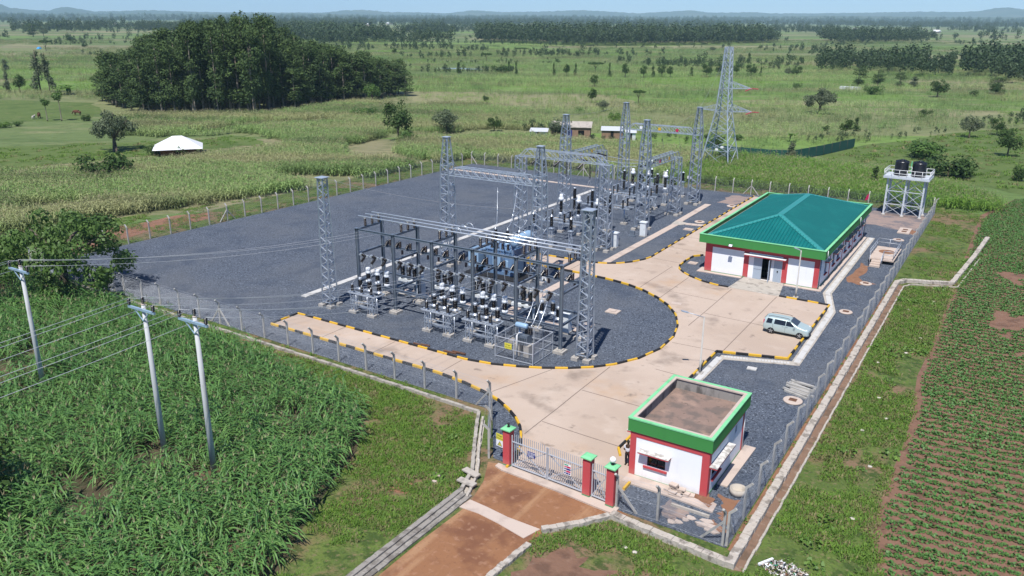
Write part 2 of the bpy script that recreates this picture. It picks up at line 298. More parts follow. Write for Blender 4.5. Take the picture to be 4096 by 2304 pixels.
ROAD = [(-55.9, 47.4), (-36.5, 47.1), (-33.6, 46.7), (-31.5, 46.2), (-29.8, 45.6), (-28.4, 44.8), (-27.2, 43.9), (-26.3, 43.0), (-25.6, 42.0), (-24.9, 40.8), (-24.3, 39.2), (-24.15, 37.9), (-16.65, 37.45),
        (-16.9, 40.5), (-17.42, 40.55), (-17.42, 46.6), (-19.25, 46.6), (-19.25, 63.4), (-13.75, 65.1), (-13.75, 80.85), (-24.0, 81.0), (-25.4, 81.0), (-27.1, 81.5), (-28.7, 82.4), (-29.9, 83.4), (-30.8, 84.5), (-31.2, 85.7), (-31.35, 88.2), (-31.2, 90.3), (-30.4, 91.3),
        (-28.1, 91.4), (-28.1, 128.4), (-35.3, 128.4), (-35.3, 87.0), (-35.6, 85.6), (-36.4, 83.9), (-37.4, 82.6), (-38.8, 81.7), (-40.4, 81.2), (-47.2, 80.9), (-47.2, 77.1), (-39.5, 76.9), (-35.8, 76.6), (-33.4, 76.1), (-31.2, 75.2), (-29.0, 73.8), (-27.2, 72.2), (-25.5, 70.0), (-24.3, 67.4), (-23.6, 64.6), (-23.5, 61.4), (-24.2, 58.4), (-25.4, 56.1), (-26.7, 54.6), (-28.2, 53.4), (-30.0, 52.3), (-31.8, 51.5), (-33.8, 50.8), (-36.3, 50.4), (-55.9, 50.7)]
sheet('concrete_road', ROAD, 0.09, 'concrete', depth=0.075)
jb = MB()
def joint(p, q, w=0.06):
    p = Vector((*p, 0)); q = Vector((*q, 0)); a = (q-p).normalized(); u = Vector((-a.y, a.x, 0))*w/2
    n = max(1, int((q-p).length/2.2)); pr = None; rg = random.Random(p.x*7+q.y)
    pts = [p+(q-p)*i/n + u*rg.uniform(-1.0, 1.0)*(0 < i < n) for i in range(n+1)]
    for a0, b0 in zip(pts, pts[1:]): jb.add([(a0-u)+Vector((0,0,.094)), (a0+u)+Vector((0,0,.094)), (b0+u)+Vector((0,0,.094)), (b0-u)+Vector((0,0,.094))], [(0, 1, 2, 3)])
for p, q in [((-25.5, 42.3), (-25.5, 55.6)), ((-25.4, 44.5), (-19.3, 44.2)), ((-25.4, 50.5), (-19.4, 50.3)), ((-22.2, 57.2), (-19.4, 57.0)), ((-23.2, 63.3), (-19.4, 63.5)), ((-28.75, 73.9), (-28.75, 82.0)), ((-23.5, 68.0), (-23.5, 80.6)), ((-18.85, 63.6), (-18.85, 80.7)), ((-23.4, 72.0), (-13.9, 71.6)), ((-43.62, 47.5), (-43.62, 50.3)), ((-36.4, 47.4), (-36.4, 50.2)), ((-49.7, 47.6), (-49.7, 50.5)), ((-31.0, 46.6), (-29.2, 52.6)),
             ((-28.7, 76.4), (-23.6, 76.2)), ((-35.1, 92.6), (-28.3, 92.6)), ((-35.1, 98.4), (-28.3, 98.4)), ((-35.1, 104.2), (-28.3, 104.2)), ((-35.1, 110), (-28.3, 110)), ((-35.1, 86.9), (-31.6, 86.7)), ((-19.2, 48.6), (-19.2, 63)), ((-31.8, 75.1), (-31.8, 85.0)), ((-41, 77.1), (-41, 81.0))]: joint(p, q)
jb.build('road_joints', 'joint', kind='structure')
# kerbs: black and yellow painted blocks
def kerb(pts, seg=1.05, w=0.16, z0=0.0, z1=0.24, start=0):
    b = MB(); rest = seg; P = [Vector((*p, 0)) for p in pts]; cur = [P[0]]; col = start; runs = []
    for a, c in zip(P, P[1:]):
        L = (c-a).length; t = 0
        while L - t > rest + 1e-6:
            t += rest; cur.append(a+(c-a)*t/L); runs.append((cur, col)); col ^= 1; cur = [cur[-1]]; rest = seg
        rest -= (L-t); cur.append(c)
    if len(cur) > 1: runs.append((cur, col))
    for r, cl in runs:
        b.k = cl
        for a, c in zip(r, r[1:]):
            d = (c-a)
            if d.length < 0.02: continue
            d.normalize(); u = Vector((-d.y, d.x, 0))*w/2; e = d*0.012
            a2, c2 = a+e*(a is r[0]), c-e*(c is r[-1]); bt = 0.03
            lo = [a2-u, a2+u, c2+u, c2-u]; ui = u*((w-2*bt)/w)
            hi = [a2-ui, a2+ui, c2+ui, c2-ui]
            vs = [p+Vector((0,0,z0)) for p in lo]+[p+Vector((0,0,z1-bt)) for p in lo]+[p+Vector((0,0,z1)) for p in hi]
            b.add(vs, [(0,1,5,4),(1,2,6,5),(2,3,7,6),(3,0,4,7),(4,5,9,8),(5,6,10,9),(6,7,11,10),(7,4,8,11),(8,9,10,11)])
    return b.build('kerb', ['black', 'yellow'], kind='structure')
i0 = ROAD.index((-47.2, 77.1))
kerb(ROAD[0:12], start=1); kerb(list(reversed(ROAD[i0:])) , start=1); kerb([(-55.9, 47.5), (-55.9, 50.6)], start=0)
kerb(ROAD[32:41][::-1]); kerb(ROAD[20:30]); kerb([(-13.75, 65.1), (-13.75, 80.85), (-18.7, 80.95)], start=1); kerb([(-13.75, 65.1), (-19.25, 63.4), (-19.25, 43.9), (-18.75, 43.1)], start=1); kerb([(-16.9, 39.6), (-16.9, 40.5)], start=1)
sheet('door_apron', [(-24.0, 81.0), (-18.7, 80.95), (-19.4, 85.45), (-23.7, 85.45)], 0.12, 'oldconc', depth=0.11)
# cable trench covers and drains
def slabs(pts, w, L, m, z=0.08, gap=0.03, kind='structure', name='trench_cover', jitter=0.01):
    b = MB(); rg = random.Random(5)
    for a, c in zip(pts, pts[1:]):
        a = Vector((*a, 0)); c = Vector((*c, 0)); d = c-a; n = max(1, round(d.length/L)); d.normalize(); u = Vector((-d.y, d.x, 0)); st = (c-a).length/n
        for i in range(n):
            p = a+d*(i*st+gap/2); q = a+d*((i+1)*st-gap/2); h = z+rg.uniform(-jitter, jitter)
            vs = [p-u*w/2, p+u*w/2, q+u*w/2, q-u*w/2]
            b.add([(v.x, v.y, 0.0) for v in vs]+[(v.x, v.y, h) for v in vs], [(4,5,6,7),(0,1,5,4),(1,2,6,5),(2,3,7,6),(3,0,4,7)])
    return b.build(name, m, kind=kind)
slabs([(-38.95, 82.4), (-38.95, 104.1)], 0.95, 0.9, 'slab'); slabs([(-39.2, 106.1), (-39.5, 119.0)], 0.95, 0.9, 'slab'); slabs([(-37.9, 105.2), (-35.5, 105.6)], 1.0, 0.9, 'slab')
sheet('trench_corner', [(-39.5, 104.1), (-38.4, 104.1), (-37.9, 104.7), (-37.9, 105.7), (-38.7, 106.1), (-39.7, 106.1)], 0.085, 'oldconc', depth=0.08)
slabs([(-39.4, 62.3), (-39.4, 76.7)], 1.0, 0.9, 'slab'); slabs([(-52, 61.75), (-31.3, 61.6)], 0.85, 0.9, 'slab'); slabs([(-31.3, 62.3), (-31.3, 63.6)], 0.8, 0.7, 'slab')
slabs([(-59.2, 54.6), (-58.9, 119.0)], 0.75, 3.0, 'whiteslab', 0.12, 0.02); slabs([(-59.3, 121.0), (-90.0, 121.6)], 0.8, 1.2, 'slab', 0.08); slabs([(-58.2, 120.9), (-54, 120.7)], 0.8, 1.2, 'slab', 0.08)
sheet('drain_surround', [(-15.4, 111.3), (-15.2, 84.6), (-13.6, 79.2), (-13.35, 64.9), (-18.7, 63.0), (-19.0, 46.8), (-18.4, 46.8), (-18.25, 62.2), (-12.6, 64.3), (-12.8, 79.2), (-14.35, 84.9), (-14.5, 111.3)], 0.06, 'oldconc', depth=0.055)
slabs([(-14.9, 111.2), (-14.75, 84.8), (-13.2, 79.0), (-12.95, 64.8)], 0.48, 0.95, 'whiteslab', 0.10, 0.025, name='drain_cover'); slabs([(-18.65, 62.4), (-18.7, 46.9)], 0.5, 0.6, 'whiteslab', 0.10, 0.025, name='drain_cover'); slabs([(-13.4, 64.35), (-18.4, 62.75)], 0.36, 0.25, 'whiteslab', 0.10, 0.05, name='drain_cover')
sheet('walkway', [(-16.0, 85.0), (-15.5, 85.0), (-15.5, 111.3), (-16.0, 111.3)], 0.07, 'slab', depth=0.065)
sheet('building_apron', [(-28.9, 84.9), (-23.9, 84.9), (-23.9, 85.5), (-28.2, 85.5), (-28.2, 91.3), (-28.9, 91.3)], 0.10, 'slab', depth=0.09); sheet('building_apron', [(-19.3, 84.9), (-15.6, 84.9), (-15.6, 85.5), (-19.3, 85.5)], 0.10, 'slab', depth=0.09)
def blob(name, pts, z, m, seed=0, amp=0.25, n=5, kind='structure'):
    """an irregular patch of ground"""
    rg = random.Random(seed); out = []
    for a, c in zip(pts, pts[1:]+pts[:1]):
        for i in range(n):
            t = i/n; out.append((a[0]+(c[0]-a[0])*t+rg.uniform(-amp, amp), a[1]+(c[1]-a[1])*t+rg.uniform(-amp, amp)))
    return sheet(name, out, z, m, kind)
MT['pinkyard'] = LM('dusty_gravel', (0.27, 0.205, 0.18), [((0.14, 0.13, 0.14), 0.5, 0.48, 0.62, 0.85), ((0.33, 0.24, 0.19), 2.0, 0.52, 0.68, 0.7)], 0.95)
blob('soil_patch', [(-13.8, 98.5), (-14.1, 90.3), (-12.5, 89.6), (-10.9, 91.0), (-13.0, 91.6), (-12.9, 97.0)], 0.036, 'redsoil', 1)
blob('dusty_yard', [(-17.8, 128.2), (-17.4, 119.2), (-13.9, 118.6), (-10.2, 116.2), (-10.2, 128.0)], 0.036, 'pinkyard', 2, 0.4)
blob('soil_patch', [(-11.4, 117), (-10.2, 116), (-10.2, 118.6), (-11.5, 118.8)], 0.041, 'redsoil', 3, 0.2)
blob('dusty_yard', [(-38.4, 127.8), (-38.9, 121.3), (-36.1, 120.3), (-35.6, 127.8)], 0.036, 'pinkyard', 4, 0.4)
# paving round the guard house
sheet('guard_paving', [(-17.42, 40.45), (-14.5, 40.42), (-11.6, 40.2), (-11.65, 41.1), (-12.6, 41.5), (-17.42, 41.5)], 0.13, 'slab', depth=0.12)
sheet('guard_walk', [(-12.4, 43.3), (-11.75, 43.3), (-11.65, 48.9), (-12.4, 48.9)], 0.12, 'slab', depth=0.11)
blob('soil_patch', [(-14.3, 40.3), (-12.8, 39.6), (-12.7, 38.9), (-13.6, 38.2), (-14.2, 38.6)], 0.04, 'pinkyard', 6, 0.2); blob('soil_patch', [(-13.4, 41.3), (-11.8, 40.6), (-12.0, 41.6), (-12.5, 41.9)], 0.142, 'redsoil', 7, 0.15)
blob('soil_patch', [(-11.9, 42.2), (-10.6, 42.4), (-10.5, 39.6), (-11.2, 39.9), (-11.4, 41.4)], 0.04, 'redsoil', 8, 0.2); blob('soil_patch', [(-11.4, 39.6), (-10.4, 39.2), (-10.4, 38.6), (-11.3, 38.6)], 0.04, 'redsoil', 9, 0.2)
# earth road to the gate
sheet('dirt_road', [(-24.1, 8), (-24.1, 29), (-23.9, 33.4), (-24.6, 36.0), (-25.6, 38.0), (-24.6, 38.3), (-16.4, 37.7), (-15.6, 37.4), (-17.2, 35.6), (-18.9, 33.6), (-19.3, 29), (-19.5, 8)], 0.012, 'laterite')
b = MB(); cu = [(-24.2, 32.9), (-22.9, 32.95), (-21.4, 32.75), (-19.5, 32.35)]; cu2 = [(-19.15, 33.55), (-21.3, 33.55), (-22.8, 33.75), (-24.1, 33.85)]
b.poly(cu+cu2, 0.0, 0.05); b.build('culvert_slab', 'slab', kind='structure')
sheet('gate_sill', [(-24.9, 37.75), (-24.3, 37.55), (-20.2, 37.35), (-16.3, 37.0), (-16.3, 37.75), (-24.9, 38.15)], 0.11, 'slab', depth=0.10)
blob('bare_soil', [(-18.2, 31.2), (-16.9, 33.1), (-15.6, 32.2), (-12.8, 32.8), (-11.5, 29), (-18.4, 27)], 0.010, 'soil', 11, 0.35)
sheet('bean_soil', [(-3.9, 134), (-4.0, 74), (-4.2, 67.4), (-3.7, 60.9), (-3.5, 56.1), (-3.6, 50.8), (-3.7, 46.3), (-3.4, 42.8), (-2.6, 39.6), (-2.4, 30), (40, 20), (70, 60), (70, 180), (0, 150)], 0.008, 'soil')
MAIZE_NEAR = [(-130, 8), (-27.5, 8), (-28.5, 23), (-30.3, 26.5), (-32.3, 31.0), (-33.6, 34.5), (-37.0, 39.0), (-44, 40.6), (-52.8, 41.6), (-67.7, 42.6), (-92, 42.8), (-130, 46)]
sheet('maize_soil', MAIZE_NEAR, 0.008, 'maizesoil')
MT['drainsoil'] = LM('drain_soil', (0.20, 0.125, 0.085), [((0.12, 0.08, 0.055), 0.9, 0.48, 0.64, 0.85), ((0.30, 0.23, 0.18), 1.7, 0.55, 0.68, 0.7)], 0.95)
MT['stoned2'] = LM('worn_stone', (0.36, 0.33, 0.29), [((0.17, 0.155, 0.135), 1.3, 0.48, 0.64, 0.85), ((0.46, 0.43, 0.39), 2.5, 0.58, 0.7, 0.6)], 0.95)
# rubble-stone walls and drains
def stonewall(pts, w, z1, name, label, z0=-0.02, m='stone', seed=0, cat='wall'):
    """a low wall laid in rough blocks"""
    b = MB(); rg = random.Random(seed)
    for a, c in zip(pts, pts[1:]):
        a = Vector((*a, 0)); c = Vector((*c, 0)); d = c-a; n = max(1, round(d.length/0.42)); d.normalize(); u = Vector((-d.y, d.x, 0)); st = (c-a).length/n
        for i in range(n):
            g = rg.uniform(0.002, 0.008); p = a+d*(i*st+g); q = a+d*((i+1)*st-g); h = z1+rg.uniform(-0.022, 0.022); j = rg.uniform(-0.025, 0.025)
            vs = [p-u*(w/2+j), p+u*(w/2-j), q+u*(w/2-j), q-u*(w/2+j)]; bev = 0.018
            hi = [p-u*(w/2+j-bev)+d*bev, p+u*(w/2-j-bev)+d*bev, q+u*(w/2-j-bev)-d*bev, q-u*(w/2+j-bev)-d*bev]
            b.add([(v.x, v.y, z0) for v in vs]+[(v.x, v.y, h-bev) for v in vs]+[(v.x, v.y, h) for v in hi], [(0,1,5,4),(1,2,6,5),(2,3,7,6),(3,0,4,7),(4,5,9,8),(5,6,10,9),(6,7,11,10),(7,4,8,11),(8,9,10,11)])
    return b.build(name, m, label=label, cat=cat)
stonewall([(-9.25, 35.9), (-9.25, 92.2), (-8.6, 93.5), (-4.2, 95.1), (-3.0, 108), (-2.2, 119)], 0.48, 0.36, 'stone_wall', 'long rubble stone wall between the wire fence and the red earth drain', seed=1)
stonewall([(-16.35, 36.75), (-12.5, 36.35), (-9.45, 36.1)], 0.44, 0.36, 'stone_wall', 'short stone wall in front of the guard house fence corner', seed=2)
stonewall([(-16.4, 36.65), (-17.5, 35.0), (-18.95, 33.4)], 0.36, 0.30, 'stone_wall', 'curving stone kerb wall on the right side of the earth road by the gate', seed=3)
stonewall([(-18.95, 32.0), (-19.2, 29), (-19.35, 20)], 0.36, 0.22, 'stone_wall', 'low stone kerb wall along the right edge of the earth road', seed=4)
stonewall([(-86, 44.3), (-75, 44.25), (-62, 44.0), (-42.6, 43.6), (-32.6, 43.35), (-29.9, 43.2), (-28.6, 41.0), (-25.75, 36.4), (-25.1, 34.4), (-24.75, 33.9)], 0.24, 0.24, 'stone_wall', 'long low stone wall running between the maize and the left front fence', seed=5, m='stoned2')
stonewall([(-29.2, 42.7), (-28.0, 40.6), (-25.2, 36.2), (-24.35, 33.9)], 0.16, 0.22, 'drain_edge', 'concrete edge of the open drain leading down to the earth road', seed=6, m='oldconc', cat='drain edge')
b = MB(); rg = random.Random(31)
for k in range(3):
    for i in range(36):
        x = -24.36-.31*k-.004*i; y = 34.05-.36*i-(.18 if k % 2 else 0); z = .10+.10*k
        b.cbox((x+rg.uniform(-.012, .012), y, z/2+rg.uniform(-.012, .012)), (.305, .35, z), rg.uniform(-.02, .02))
b.build('stone_pitching', 'stoned', label='stepped grey stone pitching beside the earth road on its left', cat='retaining wall')
stonewall([(-8.52, 36.0), (-8.5, 52), (-8.45, 91.6), (-7.9, 92.8), (-3.6, 94.4), (-2.4, 107.8)], 0.13, 0.12, 'drain_edge', 'pale concrete lip on the field side of the long red earth drain', seed=7, m='oldconc', cat='drain edge')
sheet('drain_bed', [(-9.1, 35.9), (-8.55, 36.0), (-8.52, 91.8), (-9.1, 92.0)], 0.012, 'drainsoil'); sheet('drain_bed', [(-28.95, 42.6), (-29.3, 42.6), (-25.6, 36.3), (-24.9, 34.2), (-24.6, 34.2), (-25.3, 36.3)], 0.012, 'oldconc')
sheet('earth_strip', [(-9.8, 37.4), (-9.42, 37.4), (-9.42, 91), (-9.8, 91)], 0.015, 'redsoil')
for i, (x, y) in enumerate([(-25.55, 36.05), (-25.15, 35.0)]):
    b = MB(); b.cbox((x, y, 0.27), (1.25, 0.45, 0.09), R(-12+8*i)); b.build('drain_slab', 'oldconc', label=('upper', 'lower')[i]+' of the two loose concrete slabs laid across the drain left of the gate', cat='slab')
# ================================================================== BUILDINGS
def wallbox(b, x0, y0, x1, y1, z0, z1, t=0.25):
    for q in ((x0, y0, x1, y0+t), (x0, y1-t, x1, y1), (x0, y0+t, x0+t, y1-t), (x1-t, y0+t, x1, y1-t)): b.box(q[0], q[1], z0, q[2], q[3], z1)
def wall_holes(b, a, c, t, z0, z1, holes):
    """wall from a to c (thickness t to the left) with openings (s0, s1, h0, h1) measured along it"""
    a = Vector((*a, 0)); d = Vector((*c, 0))-a; L = d.length; d.normalize(); u = Vector((-d.y, d.x, 0))*t
    def seg(s0, s1, h0, h1):
        if s1-s0 < 1e-3 or h1-h0 < 1e-3: return
        p, q = a+d*s0, a+d*s1
        vs = [p, q, q+u, p+u]
        b.add([(v.x, v.y, h0) for v in vs]+[(v.x, v.y, h1) for v in vs], [(0,3,2,1),(4,5,6,7),(0,1,5,4),(1,2,6,5),(2,3,7,6),(3,0,4,7)])
    s = 0
    for s0, s1, h0, h1 in sorted(holes):
        seg(s, s0, z0, z1); seg(s0, s1, z0, h0); seg(s0, s1, h1, z1); s = s1
    seg(s, L, z0, z1)
def roofed_window(p, x, y0, y1, z0, z1, hood=0.45, out=1):
    """window on a wall facing +x at plane x, with sill and hood"""
    f = MB(); y = (y0+y1)/2; f.cbox((x-0.10, y, z0+0.02), (0.05, y1-y0, 0.05)).cbox((x-0.10, y, z1-0.02), (0.05, y1-y0, 0.05)).cbox((x-0.10, y, (z0+z1)/2), (0.05, 0.05, z1-z0-.05)).cbox((x-0.10, y0+.025, (z0+z1)/2), (0.05, 0.05, z1-z0-.05)).cbox((x-0.10, y1-.025, (z0+z1)/2), (0.05, 0.05, z1-z0-.05))
    w_ = f.build('window', 'door', p)
    MB().cbox((x-0.14, y, (z0+z1)/2), (0.01, y1-y0, z1-z0)).build('pane', 'glass', w_)
    MB().cbox((x+0.06, y, z0-0.06), (0.16, y1-y0+0.2, 0.12)).build('sill', 'darkred', w_)
    if hood: h = MB(); h.cbox((x+hood/2, y, z1+0.10), (hood-0.004, y1-y0+0.5, 0.10)); h.k = 1; h.cbox((x+hood/2, y, z1+0.16), (hood, y1-y0+0.506, 0.03)); h.build('hood', ['darkred', 'oldconc'], w_)
# --- control building
bx0, bx1, by0, by1 = -28.2, -16.0, 85.5, 111.0
t = thing('control_building', 'long white control building with a teal hipped metal roof and green fascia', 'building', (0, 0, 0.0))
b = MB()
wall_holes(b, (bx0, by0), (bx1, by0), 0.25, 0, 3.46, [(5.35, 7.1, 0.1, 2.5), (7.75, 8.75-0.01, 0.0, 0.0)] if False else [(5.4, 7.25, 0.1, 2.55)])
WINY = [(88.3, 89.3), (92.2, 93.4), (94.6, 96.0), (98.6, 99.8), (101.2, 102.2), (104.6, 105.6), (107.6, 108.8)]
wall_holes(b, (bx1, by0+0.25), (bx1, by1-0.25), 0.25, 0, 3.46, [(y0-by0-0.25, y1-by0-0.25, 1.0, 2.3) for y0, y1 in WINY])
b.box(bx0, by1-0.25, 0, bx1, by1, 3.46); b.box(bx0, by0+0.25, 0, bx0+0.25, by1-0.25, 3.46)
b.build('wall', 'white', t)
MB().box(bx0+0.3, by0+0.3, 0.1, bx1-0.3, by1-0.3, 0.12).build('floor', 'dark', t)
MB().box(bx0+0.3, by0+3.5, 0.12, bx1-0.3, by0+3.6, 3.3).build('inner_wall', 'dark', t)
for x0, x1 in ((bx0-0.03, -27.45), (-23.9, -23.35), (-19.75, -19.2), (-16.5, bx1+0.03)): MB().box(x0, by0-0.03, 0.16, x1, by0+0.02, 3.46).build('red_pilaster', 'red', t)
for x0, x1 in ((-27.45, -23.9), (-23.35, -19.75), (-19.2, -16.5)): MB().box(x0, by0-0.026, 2.98, x1, by0+.02, 3.46).build('red_lintel', 'red', t)
MB().box(bx0-0.03, by0+0.02, 0.16, bx0+0.02, by0+0.8, 3.46).build('red_pilaster', 'red', t)
for y in (90.7, 97.4, 103.6, 109.8): MB().box(bx1-0.01, y, 0.16, bx1+0.03, y+0.25, 3.46).build('red_pilaster', 'red', t)

b = MB(); b.box(bx0-0.025, by0-0.025, 0.0, -23.6, by0+0.03, 0.16); b.box(-19.45, by0-0.025, 0, bx1+0.025, by0+0.03, 0.16); b.box(bx1-0.03, by0+0.03, 0, bx1+0.025, by1, 0.16); b.build('plinth', 'plinth', t)
fx0, fx1, fy0, fy1 = -28.85, -15.42, 84.85, 111.5
b = MB(); wallbox(b, fx0, fy0, fx1, fy1, 3.47, 4.38, 0.18); b.box(fx0+0.18, fy0+0.18, 3.47, fx1-0.18, fy1-0.18, 3.60)
b.build('fascia', 'green', t)
b = MB(); wallbox(b, fx0-0.04, fy0-0.04, fx1+0.04, fy1+0.04, 4.38, 4.44, 0.27); b.k = 1; b.box(fx0+0.23, fy0+.23, 3.6, fx0+0.62, fy1-.23, 4.0); b.box(fx0+.62, fy1-0.62, 3.6, fx1-0.23, fy1-.23, 4.0)
b.build('coping', ['greentop', 'oldconc'], t)
# roof: hipped, corrugated
ex0, ex1, ey0, ey1, ez = -28.2, -15.85, 85.45, 110.9, 4.22
rx, ry0, ry1, rz_ = -22.05, 91.6, 104.8, 6.12
def corr(b, p, q, r, s, n):
    """corrugated quad/triangle p,q at eave, s,r at the top"""
    p, q, r, s = map(Vector, (p, q, r, s)); nn = (q-p).cross(s-p).normalized(); lo = []; hi = []
    for i in range(4*n+1):
        tt = i/(4*n); k = i % 4; o = nn*(0.05 if k in (0, 3) else 0.0)
        lo.append(p.lerp(q, tt)+o); hi.append(s.lerp(r, tt)+o)
    m = len(lo); b.add(lo+hi, [(i, i+1, m+i+1, m+i) for i in range(m-1)])
def hipface(b, A, B_, C_, D_, pitch=0.36):
    """A,B eave ends, C above B side, D above A side; ribs run straight down the slope"""
    A, B_, C_, D_ = map(Vector, (A, B_, C_, D_)); e = (B_-A); L = e.length; e.normalize(); up = (D_-A)-e*((D_-A).dot(e)); H_ = up.length; up.normalize(); nn = e.cross(up).normalized()
    if nn.z < 0: nn = -nn
    sD = (D_-A).dot(e); sC = (C_-A).dot(e)
    def top(s):
        if s < sD: return H_*s/sD
        if s > sC: return H_*(L-s)/(L-sC)
        return H_
    n = int(L/pitch); step = L/n; prof = [(0.0, 0), (0.55, 0), (0.64, .085), (0.86, .085), (1.0, 0)]; S = []
    for i in range(n):
        for f, o in prof[:-1]: S.append(((i+f)*step, o))
    S.append((L, 0)); vs = []; fs = []
    for s, o in S: vs.append(A+e*s+nn*o); vs.append(A+e*s+up*top(s)+nn*o)
    for i in range(len(S)-1): fs.append((2*i, 2*i+2, 2*i+3, 2*i+1))
    b.add(vs, fs)
b = MB()
hipface(b, (ex0, ey0, ez), (ex1, ey0, ez), (rx, ry0, rz_), (rx, ry0, rz_)); hipface(b, (ex1, ey1, ez), (ex0, ey1, ez), (rx, ry1, rz_), (rx, ry1, rz_))
hipface(b, (ex1, ey0, ez), (ex1, ey1, ez), (rx, ry1, rz_), (rx, ry0, rz_)); hipface(b, (ex0, ey1, ez), (ex0, ey0, ez), (rx, ry0, rz_), (rx, ry1, rz_))
rf = b.build('roof', 'roof', t)
b = MB()
for p, q in (((rx, ry0, rz_), (rx, ry1, rz_)), ((ex0, ey0, ez), (rx, ry0, rz_)), ((ex1, ey0, ez), (rx, ry0, rz_)), ((ex0, ey1, ez), (rx, ry1, rz_)), ((ex1, ey1, ez), (rx, ry1, rz_))):
    p = Vector(p); q = Vector(q); d = (q-p).normalized(); u = d.cross(Vector((0, 0, 1))).normalized()*0.34; up = Vector((0, 0, 0.10)); dn = Vector((0, 0, 0.0))
    b.add([p-u+dn, p+up, p+u+dn, q-u+dn, q+up, q+u+dn], [(0, 1, 4, 3), (1, 2, 5, 4)])
b.build('ridge_cap', 'ridge', rf)
h = MB(); h.box(-23.75, by0-0.62, 2.70, -19.35, by0-0.03, 2.80); h.k = 1; h.box(-23.77, by0-0.64, 2.80, -19.33, by0-0.03, 2.86); h.build('door_hood', ['red', 'signw'], t)
d1 = MB().box(-22.8, by0-0.005, 0.1, -21.9, by0+0.04, 2.55).build('door', 'door', t); MB().box(-22.76, by0-0.02, 1.2, -21.94, by0-0.006, 1.23).build('rail', 'galvd', d1)
d2 = MB().cbox((-21.0, by0-0.42, 1.325), (0.05, 0.86, 2.44), R(6)).build('door', 'door', t); MB().cbox((-20.96, by0-0.70, 1.25), (0.16, 0.14, 0.06)).build('handle', 'galv', d2)
d3 = MB().box(-20.42, by0-0.035, 0.12, -19.95+0.18, by0-0.02, 2.5).box(-20.42-1.02+0.0, by0-0.004, 0, -20.42-1.02, by0, 0.001).build('door', 'door', t) if False else MB().box(-21.0+0.85, by0-0.04, 0.12, -19.77-0.02, by0-0.01, 2.52)
d3 = MB(); d3.box(-20.62-0.0, by0-0.035, 0.10, -20.21, by0-0.005, 2.55); d3.box(-20.20, by0-0.035, 0.10, -19.78, by0-0.005, 2.55); d3 = d3.build('door', 'door', t)
MB().cbox((-20.2, by0-0.06, 1.3), (0.12, 0.05, 0.16)).build('handle', 'ink', d3)
for y0, y1 in WINY: roofed_window(t, bx1, y0, y1, 1.0, 2.3, 0.5)
for y, z in ((100.4, 2.6), (103.2, 2.5), (106.6, 2.7)):
    a = MB(); a.cbox((bx1+0.28, y, z), (0.30, 0.85, 0.6)); a = a.build('air_conditioner', 'galvd', t); MB().lathe((bx1+0.43, y, z), [(0.22, 0), (0.22, 0.02)], 14, (1, 0, 0)).build('fan_grille', 'ink', a)
for i, (x, y) in enumerate(((bx1+0.10, 85.62), (bx1+0.1, 111.1))): MB().tube([(x, y, 0.1), (x, y, 3.4)], 0.055, 8).build('downpipe', 'galvd', t)
for x, y in ((fx1+0.05, 85.7), (fx1+0.05, 103.5)): MB().tube([(x, y, 4.3), (x+0.03, y, 3.3), (x-0.35, y, 3.1)], 0.035, 6).build('waste_pipe', 'signw', t)
def floodlight(p, loc, rz=0.0, tilt=-40):
    f = MB(); f.bar((0, 0, 0), (0, -0.25, 0.02), 0.05); f = f.build('floodlight', 'galvd', p); f.location = loc; f.rotation_euler.z = rz
    g = MB(); g.cbox((0, 0, 0), (0.42, 0.10, 0.30)); g.k = 1; g.cbox((0, -0.055, 0), (0.36, 0.012, 0.24)); g = g.build('lamp_head', ['ink', 'ctwhite'], f); g.location = (0, -0.33, 0.02); g.rotation_euler.x = R(tilt)
    return f
floodlight(t, (-25.2, fy0, 3.62), 0, -35)
# --- guard house
gx0, gx1, gy0, gy1 = -17.4, -12.45, 41.5, 48.3
t = thing('guard_house', 'small flat roofed guard house painted white red and green beside the gate', 'building')
b = MB(); wall_holes(b, (gx0, gy0), (gx1, gy0), 0.22, 0, 3.1, [(1.12, 2.3, 1.0, 1.9)]); wall_holes(b, (gx1, gy0+.22), (gx1, gy1-.22), 0.22, 0, 3.1, [(0.5, 1.9, 1.0, 1.9), (4.7, 5.1, 2.05, 2.6)])
b.box(gx0, gy1-.22, 0, gx1, gy1, 3.1); b.box(gx0, gy0+.22, 0, gx0+.22, 43.3, 3.1); b.box(gx0, 44.2, 0, gx0+.22, gy1-.22, 3.1); b.box(gx0, 43.3, 2.15, gx0+.22, 44.2, 3.1)
b.build('wall', 'white', t)
MB().box(gx0+.3, gy0+1.2, 0.1, gx1-.3, gy0+1.25, 3.0).box(gx0+1.0, gy0+1.3, 0.1, gx0+1.05, gy1-.3, 3.0).box(gx1-1.1, gy0+1.3, 0.1, gx1-1.05, gy1-.3, 3.0).build('inner_wall', 'dark', t)
b = MB()
b.box(gx0-.03, gy0-.03, 0.14, gx0+.36, gy0+.02, 2.74); b.box(gx1-.42, gy0-.03, 0.14, gx1+.03, gy0+.02, 2.74); b.box(gx0-.03, gy0-.03, 2.74, gx1+.03, gy0+.02, 3.1)
b.box(gx1-.02, gy0+.02, 0.14, gx1+.03, gy0+.36, 2.74); b.box(gx1-.02, gy1-.3, 0.14, gx1+.03, gy1+.03, 2.74); b.box(gx1-.02, gy0+.02, 2.74, gx1+.03, gy1+.03, 3.1)
b.box(gx0-.03, gy0+.02, 2.74, gx0+.02, gy1+.03, 3.1); b.box(gx0-.03, gy0+.02, 0.14, gx0+.02, gy0+.3, 2.74)
b.build('red_band', 'red', t)
